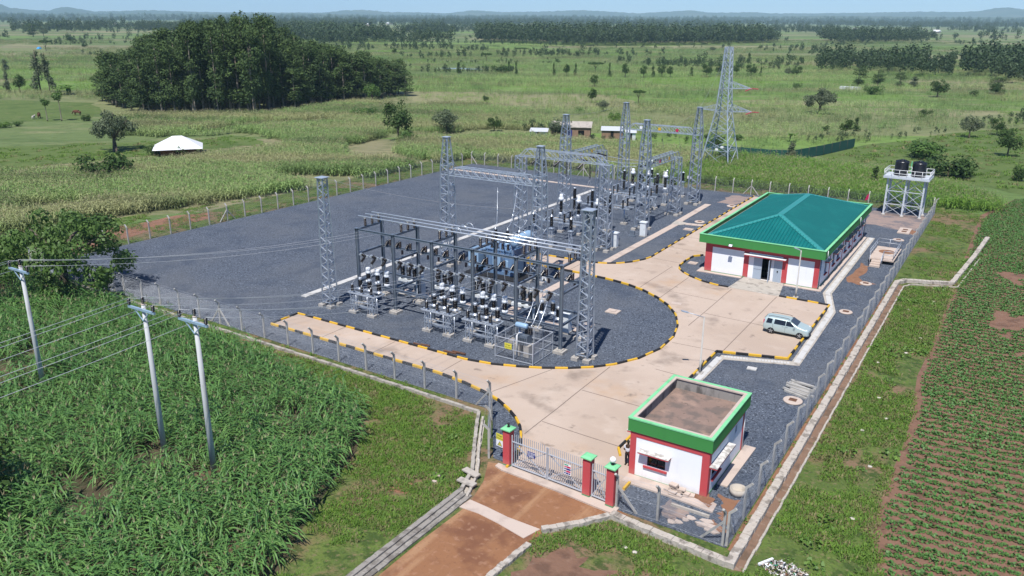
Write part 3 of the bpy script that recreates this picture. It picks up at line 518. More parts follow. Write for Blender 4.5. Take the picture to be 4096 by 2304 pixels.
b = MB(); b.box(gx0-.025, gy0-.025, 0, gx1+.025, gy0+.03, 0.14); b.box(gx1-.03, gy0+.03, 0, gx1+.025, gy1, 0.14); b.build('plinth', 'plinth', t)
px0, px1, py0, py1 = -17.58, -12.27, 41.38, 48.75
b = MB(); wallbox(b, px0, py0, px1, py1, 3.1, 3.92, 0.10); b.build('fascia', 'green', t)
b = MB(); wallbox(b, px0-.03, py0-.03, px1+.03, py1+.03, 3.92, 4.0, 0.22); b.build('coping', 'greentop', t)
MT['parapet'] = LM('stained_parapet', (0.27, 0.255, 0.24), [((0.10, 0.095, 0.09), (1.4, 1.4, 0.5), 0.45, 0.62, 0.9), ((0.42, 0.39, 0.36), 2.0, 0.58, 0.7, 0.6)], 0.95)
MT['slabroof'] = LM('stained_roof_slab', (0.235, 0.165, 0.135), [((0.15, 0.12, 0.105), 0.9, 0.46, 0.6, 0.9), ((0.34, 0.235, 0.185), 0.5, 0.55, 0.7, 0.8), ((0.08, 0.07, 0.06), 3.0, 0.60, 0.7, 0.7)], 0.95, bump=(4, 0.5, 0.03))
b = MB(); wallbox(b, px0+.10, py0+.10, px1-.10, py1-.10, 3.1, 3.90, 0.20); b.k = 1; wallbox(b, px0+.17, py0+.17, px1-.17, py1-.17, 3.9, 3.985, 0.21); b.build('parapet', ['parapet', 'slab'], t)
MB().box(px0+.3, py0+.3, 3.0, px1-.3, py1-.3, 3.2).build('roof', 'slabroof', t)
def frontwin(p, x0, x1, y, z0, z1):
    f = MB()
    for q in ((x0, x1, z0, z0+.05), (x0, x1, z1-.05, z1)): f.box(q[0], y+.10, q[2], q[1], y+.15, q[3])
    for x in (x0, (x0+x1)/2-.025, x1-.05): f.box(x, y+.10, z0+.05, x+.05, y+.15, z1-.05)
    w_ = f.build('window', 'ink', p); MB().box(x0, y+.16, z0, x1, y+.17, z1).build('pane', 'glass', w_); MB().box(x0-.2, y-.12, z0-.13, x1+.15, y-.03, z0).build('sill', 'red', w_)
    h = MB(); h.box(x0-.45, y-.5, z1+.05, x1+.35, y-.03, z1+.13); h.k = 1; h.box(x0-.46, y-.51, z1+.13, x1+.36, y-.03, z1+.165); h.build('hood', ['red', 'parapetw'], w_)
MT['parapetw'] = LM('flaking_hood', (0.60, 0.58, 0.55), [((0.27, 0.25, 0.23), 2.6, 0.46, 0.62, 0.8)], 0.95, obj=False)
frontwin(t, gx0+1.12, gx0+2.3, gy0, 1.0, 1.9)
f = MB()
for q in ((1.0, 1.05), (1.85, 1.9)): f.box(gx1-.15, gy0+.72, q[0], gx1-.10, gy0+2.12, q[1])
for y in (.72, 1.4, 2.07): f.box(gx1-.15, gy0+y, 1.05, gx1-.10, gy0+y+.05, 1.85)
w_ = f.build('window', 'ink', t); MB().box(gx1-.17, gy0+.72, 1.0, gx1-.16, gy0+2.12, 1.9).build('pane', 'glass', w_); MB().box(gx1+.03, gy0+.62, .87, gx1+.14, gy0+2.22, 1.0).build('sill', 'red', w_)
h = MB(); h.box(gx1+.03, gy0+.06, 2.0, gx1+.5, gy0+3.5, 2.09); h.k = 1; h.box(gx1+.03, gy0+.04, 2.09, gx1+.51, gy0+3.52, 2.125); h.build('hood', ['red', 'parapetw'], w_)
f = MB().box(gx1-.1, gy0+4.92, 2.05, gx1-.06, gy0+5.32, 2.6).build('vent', 'galvd', t)
h = MB(); h.box(gx0-.75, 42.6, 2.28, gx0-.03, 45.3, 2.38); h.k = 1; h.box(gx0-.77, 42.58, 2.38, gx0-.03, 45.32, 2.42); h.build('door_hood', ['red', 'parapetw'], t)
d_ = MB().box(gx0+.08, 43.32, 0.1, gx0+.13, 44.18, 2.14).build('door', 'door', t); MB().cbox((gx0+.05, 43.42, 1.1), (.06, .05, .14)).build('handle', 'galv', d_)
MB().tube([(gx1+.06, gy1-.1, 0.1), (gx1+.06, gy1-.1, 3.85)], 0.04, 8).build('downpipe', 'signw', t)
# things lying round the guard house
b = MB(); rg = random.Random(4)
tl = thing('slab_pile', 'tumbled pile of grey paving slabs against the guard house front wall', 'slab pile', (-14.3, 41.0, 0.13))
for k, (x, y, n) in enumerate(((0, 0.12, 5), (.45, 0.1, 3), (0.05, -.25, 2), (.75, 0.0, 2), (1.0, 0.1, 1), (.4, -.25, 1), (-.3, 0.0, 1))):
    for j in range(n): MB().cbox((x+rg.uniform(-.05, .05), y+rg.uniform(-.05, .05), 0.06+.09*j), (0.48, 0.36, 0.075), rg.uniform(-.25, .25)).build('slab', 'slab', tl)
b = MB(); b.box(-13.9, 39.62, 0.03, -11.6, 39.74, 0.2); b.build('kerb_stone', 'oldconc', label='long broken concrete edging beam lying before the guard house', cat='edging')
for i, (x, y, a, s) in enumerate(((-11.35, 38.9, .3, .5), (-11.6, 39.25, .7, .42), (-11.1, 38.55, -.4, .5), (-11.75, 38.75, .1, .4))):
    MB().poly([(x+s*math.cos(a+q)*f, y+s*math.sin(a+q)*f*.6) for q, f in ((.4, 1), (1.9, .8), (2.8, 1), (4.1, .9), (5.6, 1))], 0.03, 0.08+0.012*i).build('paving_slab', 'slab', label=['largest pale broken slab', 'rear pale broken slab', 'front pale broken slab', 'smallest pale broken slab'][i]+' lying on gravel in the front fence corner', cat='slab', group='broken slabs in the fence corner')
for i, (x, y, s) in enumerate(((-12.95, 38.35, .3), (-12.7, 38.75, .25), (-12.5, 39.1, .34), (-13.3, 38.15, .32))):
    MB().poly([(x+s*f*math.cos(q), y+.7*s*f*math.sin(q)) for q, f in ((0, 1), (1, .8), (2.2, 1), (3, .7), (4.4, 1), (5.3, .9))], 0.03, 0.075).build('concrete_chunk', 'slab', label='flat pale concrete chunk on the gravel between the fence and the edging beam', cat='rubble', group='flat concrete chunks')
tp = thing('post_pile', 'pile of unused concrete fence posts lying on gravel by the right fence', 'post pile', (-11.4, 59.7, 0.03))
for j in range(13): MB().cbox((rg.uniform(-.25, .25), -1.15+.19*j+rg.uniform(-.03, .03), .07+.12*(j % 3 == 1)), (1.9, .14, .13), R(-14)+rg.uniform(-.1, .1)).build('post', 'post', tp)
def manhole(x, y, r, label, sq=False):
    tm = thing('manhole', label, 'manhole', (x, y, 0.03)); b = MB()
    if sq: b.cbox((0, 0, .05), (2*r, 1.7*r, .1)); b.build('surround', 'slab', tm)
    else: b.lathe((0, 0, 0), [(r, 0), (r, .10), (r-.04, .13)], 24); b.build('surround', 'slab', tm)
    MB().cbox((0, 0, .135), (.55, .5, .03)).build('cover', 'timber' if not sq else 'slab', tm)
manhole(-12.0, 79.8, .62, 'round concrete manhole in the gravel level with the parked car'); manhole(-12.0, 90.3, .62, 'round manhole in red soil below the stairs'); manhole(-11.8, 111.9, .68, 'round manhole beyond the railed platform')
manhole(-11.4, 57.4, .7, 'round concrete manhole with dark cover beside the pile of posts'); manhole(-36.0, 119.5, .75, 'round manhole near the far end of the striped kerb'); manhole(-36.6, 107.2, .7, 'round manhole beside the trench branch left of the striped kerb'); manhole(-36.4, 102.4, .6, 'square manhole in gravel left of the striped kerb', True)
manhole(-30.3, 87.6, .5, 'square manhole beside the front left corner of the control building', True); manhole(-31.0, 67.7, .62, 'square concrete manhole in the gravel island right of the steel frame', True)
b = MB(); b.box(-12.55, 115.9, .03, -11.1, 119.1, .16); tm = b.build('drain_chamber', 'slab', label='large pale concrete chamber slab in dusty ground near the water tower', cat='chamber'); [MB().box(-12.1, y, .161, -11.5, y+.6, .19).build('cover', 'timber', tm) for y in (116.5, 117.7)]
MB().cbox((-15.7, 61.6, .07), (.75, .55, .08), .1).build('paving_slab', 'whiteslab', label='single white slab lying alone on gravel below the parking bay', cat='slab')
MB().cbox((-26.7, 73.2, .105), (1.0, .7, .02), .1).build('road_cover', 'slab', label='small pale access cover set into the concrete road by the gravel island', cat='cover')
b = MB(); b.lathe((-11.0, 43.0, .03), [(.5, 0), (.5, .4), (.41, .4), (.41, .05)], 20); b.build('concrete_ring', 'oldconc', label='open concrete manhole ring behind the guard house side walk', cat='concrete ring')
# railed platform
t = thing('railed_platform', 'low concrete chamber with steps and a grey railing near the right fence', 'platform', (0, 0, 0))
b = MB(); b.box(-13.3, 99.2, 0.45, -10.6, 105.4, 0.62); b.box(-13.2, 101.5, 0.03, -10.7, 105.3, .45); b.build('deck', 'slab', t)
b = MB(); b.box(-12.9, 97.5, .03, -11.8, 98.0, .22); b.box(-12.9, 98.0, .03, -11.8, 98.5, .34); b.box(-12.9, 98.5, .03, -11.8, 99.18, .48); b.build('step', 'slab', t)
b = MB()
for L in ([(-12.95, 97.6, .2), (-13.25, 99.3, .62), (-13.25, 105.3, .62), (-10.7, 105.3, .62), (-10.7, 99.3, .62), (-11.75, 99.3, .62), (-11.75, 97.6, .2)],):
    for a, c in zip(L, L[1:]):
        a = Vector(a); c = Vector(c); n = max(1, round((c-a).length/1.1))
        for h in (.55, 1.0): b.tube([a+Vector((0, 0, h)), c+Vector((0, 0, h))], .03, 6)
        for i in range(n+1): p = a.lerp(c, i/n); b.tube([p, p+Vector((0, 0, 1.0))], .03, 6)
b.build('railing', 'gate', t); MB().lathe((-11.9, 103.0, .621), [(.9, 0), (.9, .03)], 20).build('patch', 'redsoil', t)
# ================================================================== GATE
PIL = [(-24.3, 38.35), (-18.5, 38.0), (-16.85, 37.75)]
for i, (x, y) in enumerate(PIL):
    t = thing('gate_pillar', ['red gate pillar with green cap at the left end of the double gate', 'middle red gate pillar between the double gate and the small gate', 'red gate pillar with a white globe lamp on its green cap'][i], 'gate pillar', (x, y, 0), R(-3), 'red gate pillars')
    MB().box(-.25, -.25, .11, .25, .25, 2.6).build('shaft', 'red', t); MB().box(-.256, -.256, .05, .256, .256, .2).build('plinth', 'plinth', t)
    b = MB(); b.add([(-.36, -.36, 2.6), (.36, -.36, 2.6), (.36, .36, 2.6), (-.36, .36, 2.6), (-.36, -.36, 2.67), (.36, -.36, 2.67), (.36, .36, 2.67), (-.36, .36, 2.67), (-.2, -.2, 2.75), (.2, -.2, 2.75), (.2, .2, 2.75), (-.2, .2, 2.75)], [(0, 3, 2, 1), (0, 1, 5, 4), (1, 2, 6, 5), (2, 3, 7, 6), (3, 0, 4, 7), (4, 5, 9, 8), (5, 6, 10, 9), (6, 7, 11, 10), (7, 4, 8, 11), (8, 9, 10, 11)]); b.build('cap', 'greentop', t)
    if i == 2:
        l = MB().lathe((0, 0, 2.75), [(.1, 0), (.07, .03), (.07, .16)], 12).build('lamp_base', 'ink', t); MB().lathe((0, 0, 2.89), [(.02, 0), (.11, .03), (.17, .1), (.19, .18), (.17, .27), (.1, .34), (.01, .37)], 18).build('globe', 'globe', l)
    if i == 0: MB().lathe((0, 0, 2.75), [(.1, 0), (.07, .03), (.06, .16), (.1, .2), (.03, .26)], 12).build('lamp_base', 'ink', t); MB().cbox((-.33, -.05, 2.35), (.16, .16, .2)).build('camera_box', 'galvd', t)
    if i == 0:
        for z in (.55, 1.35, 2.0): MB().cbox((.29, 0, z), (.08, .05, .06)).build('hinge', 'galvd', t)
def gate_leaf(a, c, label, n, extra=None, h=2.0):
    a = Vector((*a, 0)); c = Vector((*c, 0)); d = c-a; L = d.length; rz = math.atan2(d.y, d.x)
    t = thing('gate_leaf', label, 'gate', (a.x, a.y, 0.14), rz)
    b = MB()
    for i in range(n+1): x = .06+(L-.12)*i/n; b.cbox((x, 0, h/2+.05+(.12 if 0 < i < n else 0)), (.03, .03, h+(.24 if 0 < i < n else 0)))
    b.build('bar', 'gate', t)
    b = MB(); b.cbox((.03, 0, h/2+.06), (.07, .06, h+.2)).cbox((L-.03, 0, h/2+.06), (.07, .06, h+.2)); b.bar((.05, -.03, .1), (L-.05, -.03, .1), .06).bar((.05, -.03, h-.25), (L-.05, -.03, h-.25), .06); b.build('frame', 'gate', t)
    b = MB(); b.bar((.06, .03, .12), (L-.06, .03, h-.28), .05); b.bar((.06, .045, h-.28), (L-.06, .045, .12), .05); b.build('brace', 'gate', t)
    return t, L
g1, L1 = gate_leaf((-23.98, 38.25), (-21.35, 38.1), 'left leaf of the grey barred double gate with a blue sign', 17)
g2, L2 = gate_leaf((-21.3, 38.1), (-18.8, 37.95), 'right leaf of the grey barred double gate with a safety notice', 17)
g3, L3 = gate_leaf((-18.2, 37.9), (-17.12, 37.8), 'narrow grey barred foot gate between two red pillars', 7)
sg = MB().box(-.29, -.012, -.19, .29, 0, .19).build('name_board', 'signb', g1); sg.location = (1.52, -.075, 1.32)
text_mesh('lettering', 'CAMBRIN', .135, 'signw', sg, (0, -.014, .10), (R(90), 0, 0)); text_mesh('lettering', 'SECURITY', .11, 'signw', sg, (0, -.014, -.01), (R(90), 0, 0))
for z, w_ in ((-.09, .4), (-.145, .36)): MB().box(-w_/2, -.016, z-.012, w_/2, -.0125, z+.012).build('text_line', 'signw', sg)
sg = MB().box(-.24, -.012, -.36, .24, 0, .36).build('safety_notice', 'signw', g2); sg.location = (1.45, -.075, 1.22)
for m_, x0, x1, z0, z1 in (('signg', -.22, .06, .26, .34), ('signr', -.08, .22, .12, .23), ('signb', -.08, .22, -.03, .085), ('signr', -.08, .22, -.18, -.065), ('signb', -.08, .08, -.32, -.21)): MB().box(x0, -.016, z0, x1, -.0125, z1).build('notice_band', m_, sg)
for m_, x, z in (('signr', -.16, .17), ('signb', -.16, .03), ('ink', -.16, -.12), ('signb', -.16, -.26), ('signb', .15, -.26)): MB().lathe((x, -.0125, z), [(.055, 0), (.055, .004)], 14, (0, -1, 0)).build('pictogram', m_, sg)
def danger_sign(name, label, loc, rz, parent=None, tri=True, s=1.0):
    t = thing(name, label, 'sign', loc, rz) if label else None
    if not t: t = bpy.data.objects.new(name, None); COL.objects.link(t); t.parent = parent; t.location = loc; t.rotation_euler.z = rz
    y = MB().box(-.3*s, -.012, 0, .3*s, 0, .44*s).build('text_plate', 'signy', t)
    text_mesh('lettering', 'Danger', .15*s, 'ink', y, (0, -.014, .31*s), (R(90), 0, 0)); text_mesh('lettering', 'Electricity', .135*s, 'ink', y, (0, -.014, .13*s), (R(90), 0, 0))
    if tri:
        w_ = MB().box(-.3*s, -.012, -.46*s, .3*s, 0, -.01).build('symbol_plate', 'signw', t)
        MB().add([(-.2, -.015, -.40), (.2, -.015, -.40), (0, -.015, -.06)], [(0, 1, 2)]).build('triangle', 'ink', w_); MB().add([(-.145, -.018, -.37), (.145, -.018, -.37), (0, -.018, -.12)], [(0, 1, 2)]).build('triangle_field', 'signy', w_)
        MB().add([(.03, -.021, -.18), (-.035, -.021, -.27), (0.005, -.021, -.27), (-.03, -.021, -.35), (.04, -.021, -.25), (0, -.021, -.25)], [(0, 1, 2, 5), (5, 2, 3, 4)]).build('flash', 'ink', w_)
    return t
t = danger_sign('danger_sign', 'yellow and white danger electricity sign hanging on the fence left of the gate', (-25.0, 38.45, 1.55), R(-8))
# ================================================================== FENCES
def fence(name, label, pts, spacing=2.93, arm=(0, -1), h=2.1, struts=(), net=True, first=True, last=True):
    t = thing(name, label, 'fence'); out = Vector((*arm, 0)).normalized()
    P = [Vector((*p, 0)) for p in pts]; pos = []
    for a, c in zip(P, P[1:]):
        n = max(1, round((c-a).length/spacing)); pos += [(a.lerp(c, i/n), (c-a).normalized()) for i in range(n)]
    pos.append((P[-1], (P[-1]-P[-2]).normalized())); ang = math.atan2(pos[0][1].y, pos[0][1].x)
    pb = MB(); pb.box(-.065, -.065, 0, .065, .065, h); o_ = Vector((math.cos(-ang)*out.x-math.sin(-ang)*out.y, math.sin(-ang)*out.x+math.cos(-ang)*out.y, 0))
    pb.bar((0, 0, h-.03), (o_.x*.33, o_.y*.33, h+.33), .125); me = pb.mesh('post', 'post')
    for i, (p, d) in enumerate(pos):
        if (i == 0 and not first) or (i == len(pos)-1 and not last): continue
        o = bpy.data.objects.new('post', me); COL.objects.link(o); o.parent = t; o.location = p; o.rotation_euler.z = math.atan2(d.y, d.x)
    for i, sides in struts:
        p, d = pos[i]
        for sd in sides: MB().bar(p+Vector((0, 0, 1.55)), p+d*1.25*sd+Vector((0, 0, .03)), .11).build('strut', 'post', t)
    if net:
        b = MB(); pitch = .125; z0, z1 = .06, h-.03; H_ = z1-z0; w_ = .0036
        for a, c in zip(P, P[1:]):
            d = c-a; L = d.length; d.normalize(); off = out*.075
            n = int((L+H_)/pitch)
            for i in range(n):
                for sg_ in (1, -1):
                    s0 = i*pitch-H_ if sg_ > 0 else i*pitch; s1 = s0+H_*sg_; za, zb = z0, z1
                    lo, hi = (s0, s1)
                    for _ in (0,):
                        if lo < 0: za = z0-lo*1 if sg_ > 0 else za; lo = max(lo, 0)
                        if hi > L and sg_ > 0: zb = z0+(L-s0); hi = L
                        if sg_ < 0:
                            if lo > L: za = z0+(lo-L); lo = L
                            if hi < 0: zb = z0+s0; hi = 0
                    if zb-za < .05 or zb > z1+.01 or za > z1: continue
                    p = a+d*lo+off+Vector((0, 0, za)); q = a+d*hi+off+Vector((0, 0, zb))
                    u = d*w_; n_ = out*w_
                    b.add([p-u, p+u, p+n_, q-u, q+u, q+n_], [(0, 1, 4, 3), (1, 2, 5, 4), (2, 0, 3, 5)])
            for z in (.08, h/2, h-.05, h+.12, h+.3): 
                o2 = off if z < h else out*(.33*(z-h)/.33+.0)
                b.tube([a+o2+Vector((0, 0, z)), c+o2+Vector((0, 0, z))], .006, 3, False)
        b.build('wire_mesh', 'fwire', t)
    return t
fence('boundary_fence', 'long wire mesh fence with bent concrete posts along the near left gravel edge', [(-92.6, 45.5), (-60, 45.05), (-29.6, 44.2)], arm=(0, -1), struts=((11, (1, -1)), (21, (-1,))))
fence('boundary_fence', 'short fence stretch turning from the front fence towards the left gate pillar', [(-28.6, 42.9), (-25.85, 38.45)], arm=(-1, -.6), struts=((0, (-.8,)),), spacing=2.6)
fence('boundary_fence', 'wire mesh fence along the right side between gravel and the stone wall', [(-9.95, 37.7), (-9.7, 131.0)], arm=(1, 0), struts=((0, (1,)), (14, (1, -1)), (31, (-1,))))
fence('boundary_fence', 'wire mesh fence at the back of the yard before the tall maize', [(-90.1, 128.5), (-42, 129.3), (-9.9, 130.8)], arm=(0, 1), struts=((0, (1,)), (8, (1, -1)), (18, (1, -1)), (26, (1, -1))))
fence('boundary_fence', 'wire mesh fence along the far left gravel edge below the maize bank', [(-92.5, 48.4), (-91.7, 78), (-90.2, 125.6)], arm=(-1, 0), struts=((8, (1, -1)), (25, (1,))))
fence('boundary_fence', 'low front fence stretch from the globe lamp pillar to the right corner post', [(-16.5, 37.75), (-14.0, 37.85), (-10.15, 37.6)], arm=(0, -1), spacing=3.4, struts=((0, (1,)), (2, (-1,))))
# ================================================================== WATER TOWER
t = thing('water_tower', 'white steel water tower stand with railed deck in the far right corner', 'water tower', (-13.4, 127.4, 0), R(-2)); H_ = 5.75; Lx = (-2.45, 0.0, 2.35); Ly = (-1.15, 1.35)
for x in Lx:
    for y in Ly: 
        l = MB(); l.cbox((x, y, H_/2+.1), (.22, .2, H_-.2)); l.build('leg', 'tower', t); MB().lathe((x, y, 0.03), [(.3, 0), (.3, .12), (.2, .25)], 8).build('footing', 'footing', t)
b = MB()
for y in Ly:
    for z in (1.75, 3.65): b.bar((Lx[0], y-.02, z), (Lx[2], y-.02, z), .09)
    for x0, x1 in zip(Lx, Lx[1:]):
        for z0, z1 in ((.25, 1.75), (1.75, 3.65), (3.65, 5.6)):
            b.bar((x0, y-.05, z0), (x1, y-.05, z1), .07, .05); b.bar((x0, y-.1, z1), (x1, y-.1, z0), .07, .05)
for x in Lx:
    for z0, z1 in ((.25, 1.75), (1.75, 3.65), (3.65, 5.6)):
        b.bar((x, Ly[0], z0), (x, Ly[1], z1), .06); b.bar((x, Ly[0], z1), (x, Ly[1], z1), .07)
b.build('bracing', 'tower', t)
b = MB(); b.box(-3.05, -1.75, H_, 2.95, 2.1, H_+.06); b.box(-3.05, -1.78, H_-.24, 2.95, -1.66, H_); b.box(-3.05, 1.98, H_-.24, 2.95, 2.1, H_)
for x in [-3.0+.74*i for i in range(9)]: b.box(x-.04, -1.66, H_-.2, x+.04, 1.98, H_)
b.build('deck', 'tower', t)
b = MB(); L = [(-3.0, -1.7), (2.9, -1.7), (2.9, 2.05), (-3.0, 2.05), (-3.0, -1.7)]
for a, c in zip(L, L[1:]):
    a = Vector((*a, H_)); c = Vector((*c, H_)); n = round((c-a).length/.98)
    for h in (.5, 1.0): b.tube([a+Vector((0, 0, h)), c+Vector((0, 0, h))], .035, 5)
    for i in range(n): p = a.lerp(c, i/n); b.tube([p, p+Vector((0, 0, 1.0))], .035, 5)
b.build('railing', 'signw', t)
for i, x in enumerate((-1.15, 1.15)):
    tk = thing('water_tank', ('left', 'right')[i]+' of the two black plastic water tanks on the tower deck', 'water tank', (-13.4+x*math.cos(R(2))+.03, 127.55-x*math.sin(R(2)), H_+.06), group='black water tanks'); prof = [(.92, 0)]
    for k in range(15): prof += [(.94, .04+.115*k), (.90, .07+.115*k), (.90, .12+.115*k)]
    prof += [(.93, 1.8), (.90, 1.9), (.74, 2.05), (.35, 2.13), (.3, 2.13)]
    MB().lathe((0, 0, 0), prof, 28).build('body', 'tank', tk); MB().lathe((0, -.1, 2.08), [(.27, 0), (.27, .14), (.2, .19), (.02, .2)], 16).build('lid', 'tank', tk)
    b = MB()
    for k in range(6): a = k*math.pi/3; b.bar((.3*math.cos(a), .3*math.sin(a), 2.14), (.9*math.cos(a), .9*math.sin(a), 2.0), .07, .12)
    b.build('rib', 'tank', tk)
MB().tube([(-13.5, 129.6, .1), (-13.5, 129.6, 7.6)], .05, 6).build('riser_pipe', 'signg', label='green riser pipe standing between the two black water tanks', cat='pipe')
t = thing('flag', 'red flag on a short stick behind the control building roof corner', 'flag', (-18.6, 129.2, 0)); MB().tube([(0, 0, 0), (0.12, 0, 2.6)], .03, 6).build('stick', 'post', t); MB().add([(.1, 0, 2.4), (.12, 0, 1.5), (-.45, .15, 1.2), (-.25, .1, 2.0)], [(0, 1, 2, 3)]).add([(.1, .02, 2.4), (.12, .02, 1.5), (-.45, .17, 1.2), (-.25, .12, 2.0)], [(3, 2, 1, 0)]).build('cloth', 'signr', t)
# ================================================================== LAMP POSTS
def lamp_post(x, y, h, armv, label):
    t = thing('lamp_post', label, 'lamp post', (x, y, 0.03)); MB().tube([(0, 0, 0), (0, 0, 1.2), (0, 0, 1.21), (0, 0, h)], [.095, .095, .075, .06], 8).build('pole', 'post', t)
    MB().cbox((0, 0, .06), (.5, .5, .12)).build('base', 'footing', t); a = Vector(armv); q = Vector((0, 0, h))+a*.8
    MB().tube([(0, 0, h-.05), q], .028, 6).build('arm', 'galv', t); l = MB(); e = a.normalized(); l.bar(q, q+e*.55, .22, .08); l.build('lamp_head', 'galv', t)
lamp_post(-17.2, 81.6, 5.0, (-.22, -.1, .1), 'slim lamp post in the gravel before the control building doors'); lamp_post(-18.95, 58.4, 4.85, (-1.35, -.9, .45), 'lamp post with a long slanting arm beside the road kerb')
# ================================================================== PARKED CAR
def car():
    t = thing('parked_car', 'pale silver green compact people carrier parked in the concrete bay', 'car', (-15.35, 70.95, .094), R(180+0.6))
    # local: front towards -x is flipped by the rotation; x forward is -x here
    W = .83; ST = [  # x, half width low/high, z of sill, belt, roof (roof None: bonnet)
        (-2.02, .62, .30, .70, .74, .60), (-1.95, .76, .24, .74, .80, .70), (-1.70, .82, .20, .82, .90, .74), (-1.15, .845, .19, .93, 1.02, .76), (-.95, .845, .19, .95, 1.10, .75), (-.30, .845, .19, .97, 1.46, .66), (0.10, .845, .19, .98, 1.52, .63), (1.2, .845, .19, 1.0, 1.53, .62), (1.75, .82, .24, 1.02, 1.49, .60), (1.95, .78, .30, 1.0, 1.38, .58), (2.02, .70, .38, .85, .92, .62)]
    vs = []; fs = []; n = 12
    for x, hw, z0, zb, zt, tw in ST:
        side = [(hw*.92, z0), (hw, z0+.14), (hw*1.01, (z0+zb)/2+.04), (hw*.985, zb), (tw+(hw-tw)*.12, zb+(zt-zb)*.86), (tw*.8, zt)]
        vs += [(x, -y, z) for y, z in side]+[(x, y, z) for y, z in side[::-1]]
    for i in range(len(ST)-1):
        for k in range(n): fs.append((i*n+k, i*n+(k+1) % n, (i+1)*n+(k+1) % n, (i+1)*n+k))
    fs += [tuple(range(n)), tuple((len(ST)-1)*n+k for k in range(n))[::-1]]
    MT['carpaint'] = LM('car_paint', (0.44, 0.54, 0.54), rough=0.38, metal=0.25, spec=0.4)
    b = MB(); b.add(vs, fs, True); body = b.build('body', 'carpaint', t)
    bv = body.modifiers.new('smooth', 'SUBSURF'); bv.levels = 2; bv.render_levels = 2
    MT['carglass'] = LM('car_glass', (0.012, 0.014, 0.018), rough=0.05, spec=0.7)
    MT['screen'] = LM('windscreen', (0.045, 0.06, 0.085), rough=0.35, spec=0.3)
    for sy in (-1, 1):
        def side_pane(x0, x1, x2, x3): MB().add([(x0, sy*.838, 1.0), (x1, sy*.838, 1.01), (x2, sy*.685, 1.40), (x3, sy*.70, 1.385)], [(0, 1, 2, 3)]).build('side_window', 'carglass', t)
        side_pane(-.86, -.02, -.04, -.34); side_pane(.04, 1.02, .98, .02); side_pane(1.22, 1.72, 1.62, 1.18)
        b = MB(); b.tube([(-.25, sy*.52, 1.545), (-.05, sy*.52, 1.60), (1.3, sy*.52, 1.615), (1.6, sy*.52, 1.53)], .02, 6); b.build('roof_rail', 'ink', t)
        MB().cbox((-.78, sy*.93, 1.04), (.12, .2, .14)).build('mirror', 'carpaint', t)
        h = MB(); h.lathe((-1.72, sy*.60, .70), [(.02, -.02), (.13, .02), (.16, .1), (.1, .17)], 10, (-1, sy*.35, .5)); h.build('headlight', 'globe', t)
        MB().cbox((1.93, sy*.70, 1.0), (.08, .10, .42)).build('tail_light', 'signr', t)
        for x in (-1.27, 1.23):
            w_ = thing('wheel', None, None); w_.parent = t; w_.location = (x, sy*.76, .31)
            MB().lathe((0, 0, 0), [(.20, -.09), (.28, -.1), (.31, -.06), (.31, .06), (.28, .1), (.20, .09)], 22, (0, 1, 0)).build('tyre', 'tank', w_)
            b = MB(); b.lathe((0, sy*.07, 0), [(.21, 0), (.21, sy*.02)], 18, (0, 1, 0)); b.k = 1
            for k in range(5):
                a = k*math.tau/5+.3; b.bar((.03*math.cos(a), sy*.1, .03*math.sin(a)), (.19*math.cos(a), sy*.1, .19*math.sin(a)), .075, .03)
            b.build('rim', ['ink', 'alu'], w_)
        MB().bar((0.02, sy*.853, .35), (0.02, sy*.85, .98), .012).bar((1.06, sy*.853, .4), (1.12, sy*.845, 1.0), .012).build('door_seam', 'ink', t)
        for x in (.22, -.12): MB().cbox((x, sy*.855, .90), (.16, .03, .035)).build('door_handle', 'carpaint', t)
    MB().add([(-.97, -.67, 1.10), (-.97, .67, 1.10), (-.36, .57, 1.475), (-.36, -.57, 1.475)], [(0, 1, 2, 3)]).build('windscreen', 'screen', t)
    MB().add([(2.0, -.6, 1.02), (2.0, .6, 1.02), (1.90, .5, 1.40), (1.90, -.5, 1.40)], [(3, 2, 1, 0)]).build('rear_window', 'carglass', t)
    MB().box(-2.04, -.45, .42, -1.99, .45, .54).build('grille', 'ink', t)
car()
# ================================================================== SWITCHYARD STEELWORK
def corners(w): return [(-w/2, -w/2), (w/2, -w/2), (w/2, w/2), (-w/2, w/2)]
def lace(b, z0, w0, z1, w1, n, t=.075, cross=False):
    """lacing bars on four faces of a tapering mast"""
    for f in range(4):
        for i in range(n):
            a0, a1 = i/n, (i+1)/n; wa, wb = w0+(w1-w0)*a0, w0+(w1-w0)*a1; za, zb = z0+(z1-z0)*a0, z0+(z1-z0)*a1
            A, B_ = corners(wa)[f], corners(wa)[(f+1) % 4]; C_, D_ = corners(wb)[f], corners(wb)[(f+1) % 4]
            zm = (za+zb)/2; wm = (wa+wb)/2; M1 = corners(wm)[(f+1) % 4]
            if cross: b.bar((*A, za), (*D_, zb), t, t*.6); b.bar((*B_, za), (*C_, zb), t, t*.6)
            else: b.bar((*C_, zb), (*M1, zm), t*1.15, t*.6); b.bar((*M1, zm), (*A, za), t, t*.6)
def ring(b, z, w, t=.07):
    c = corners(w)
    for i in range(4): b.bar((*c[i], z), (*c[(i+1) % 4], z), t)
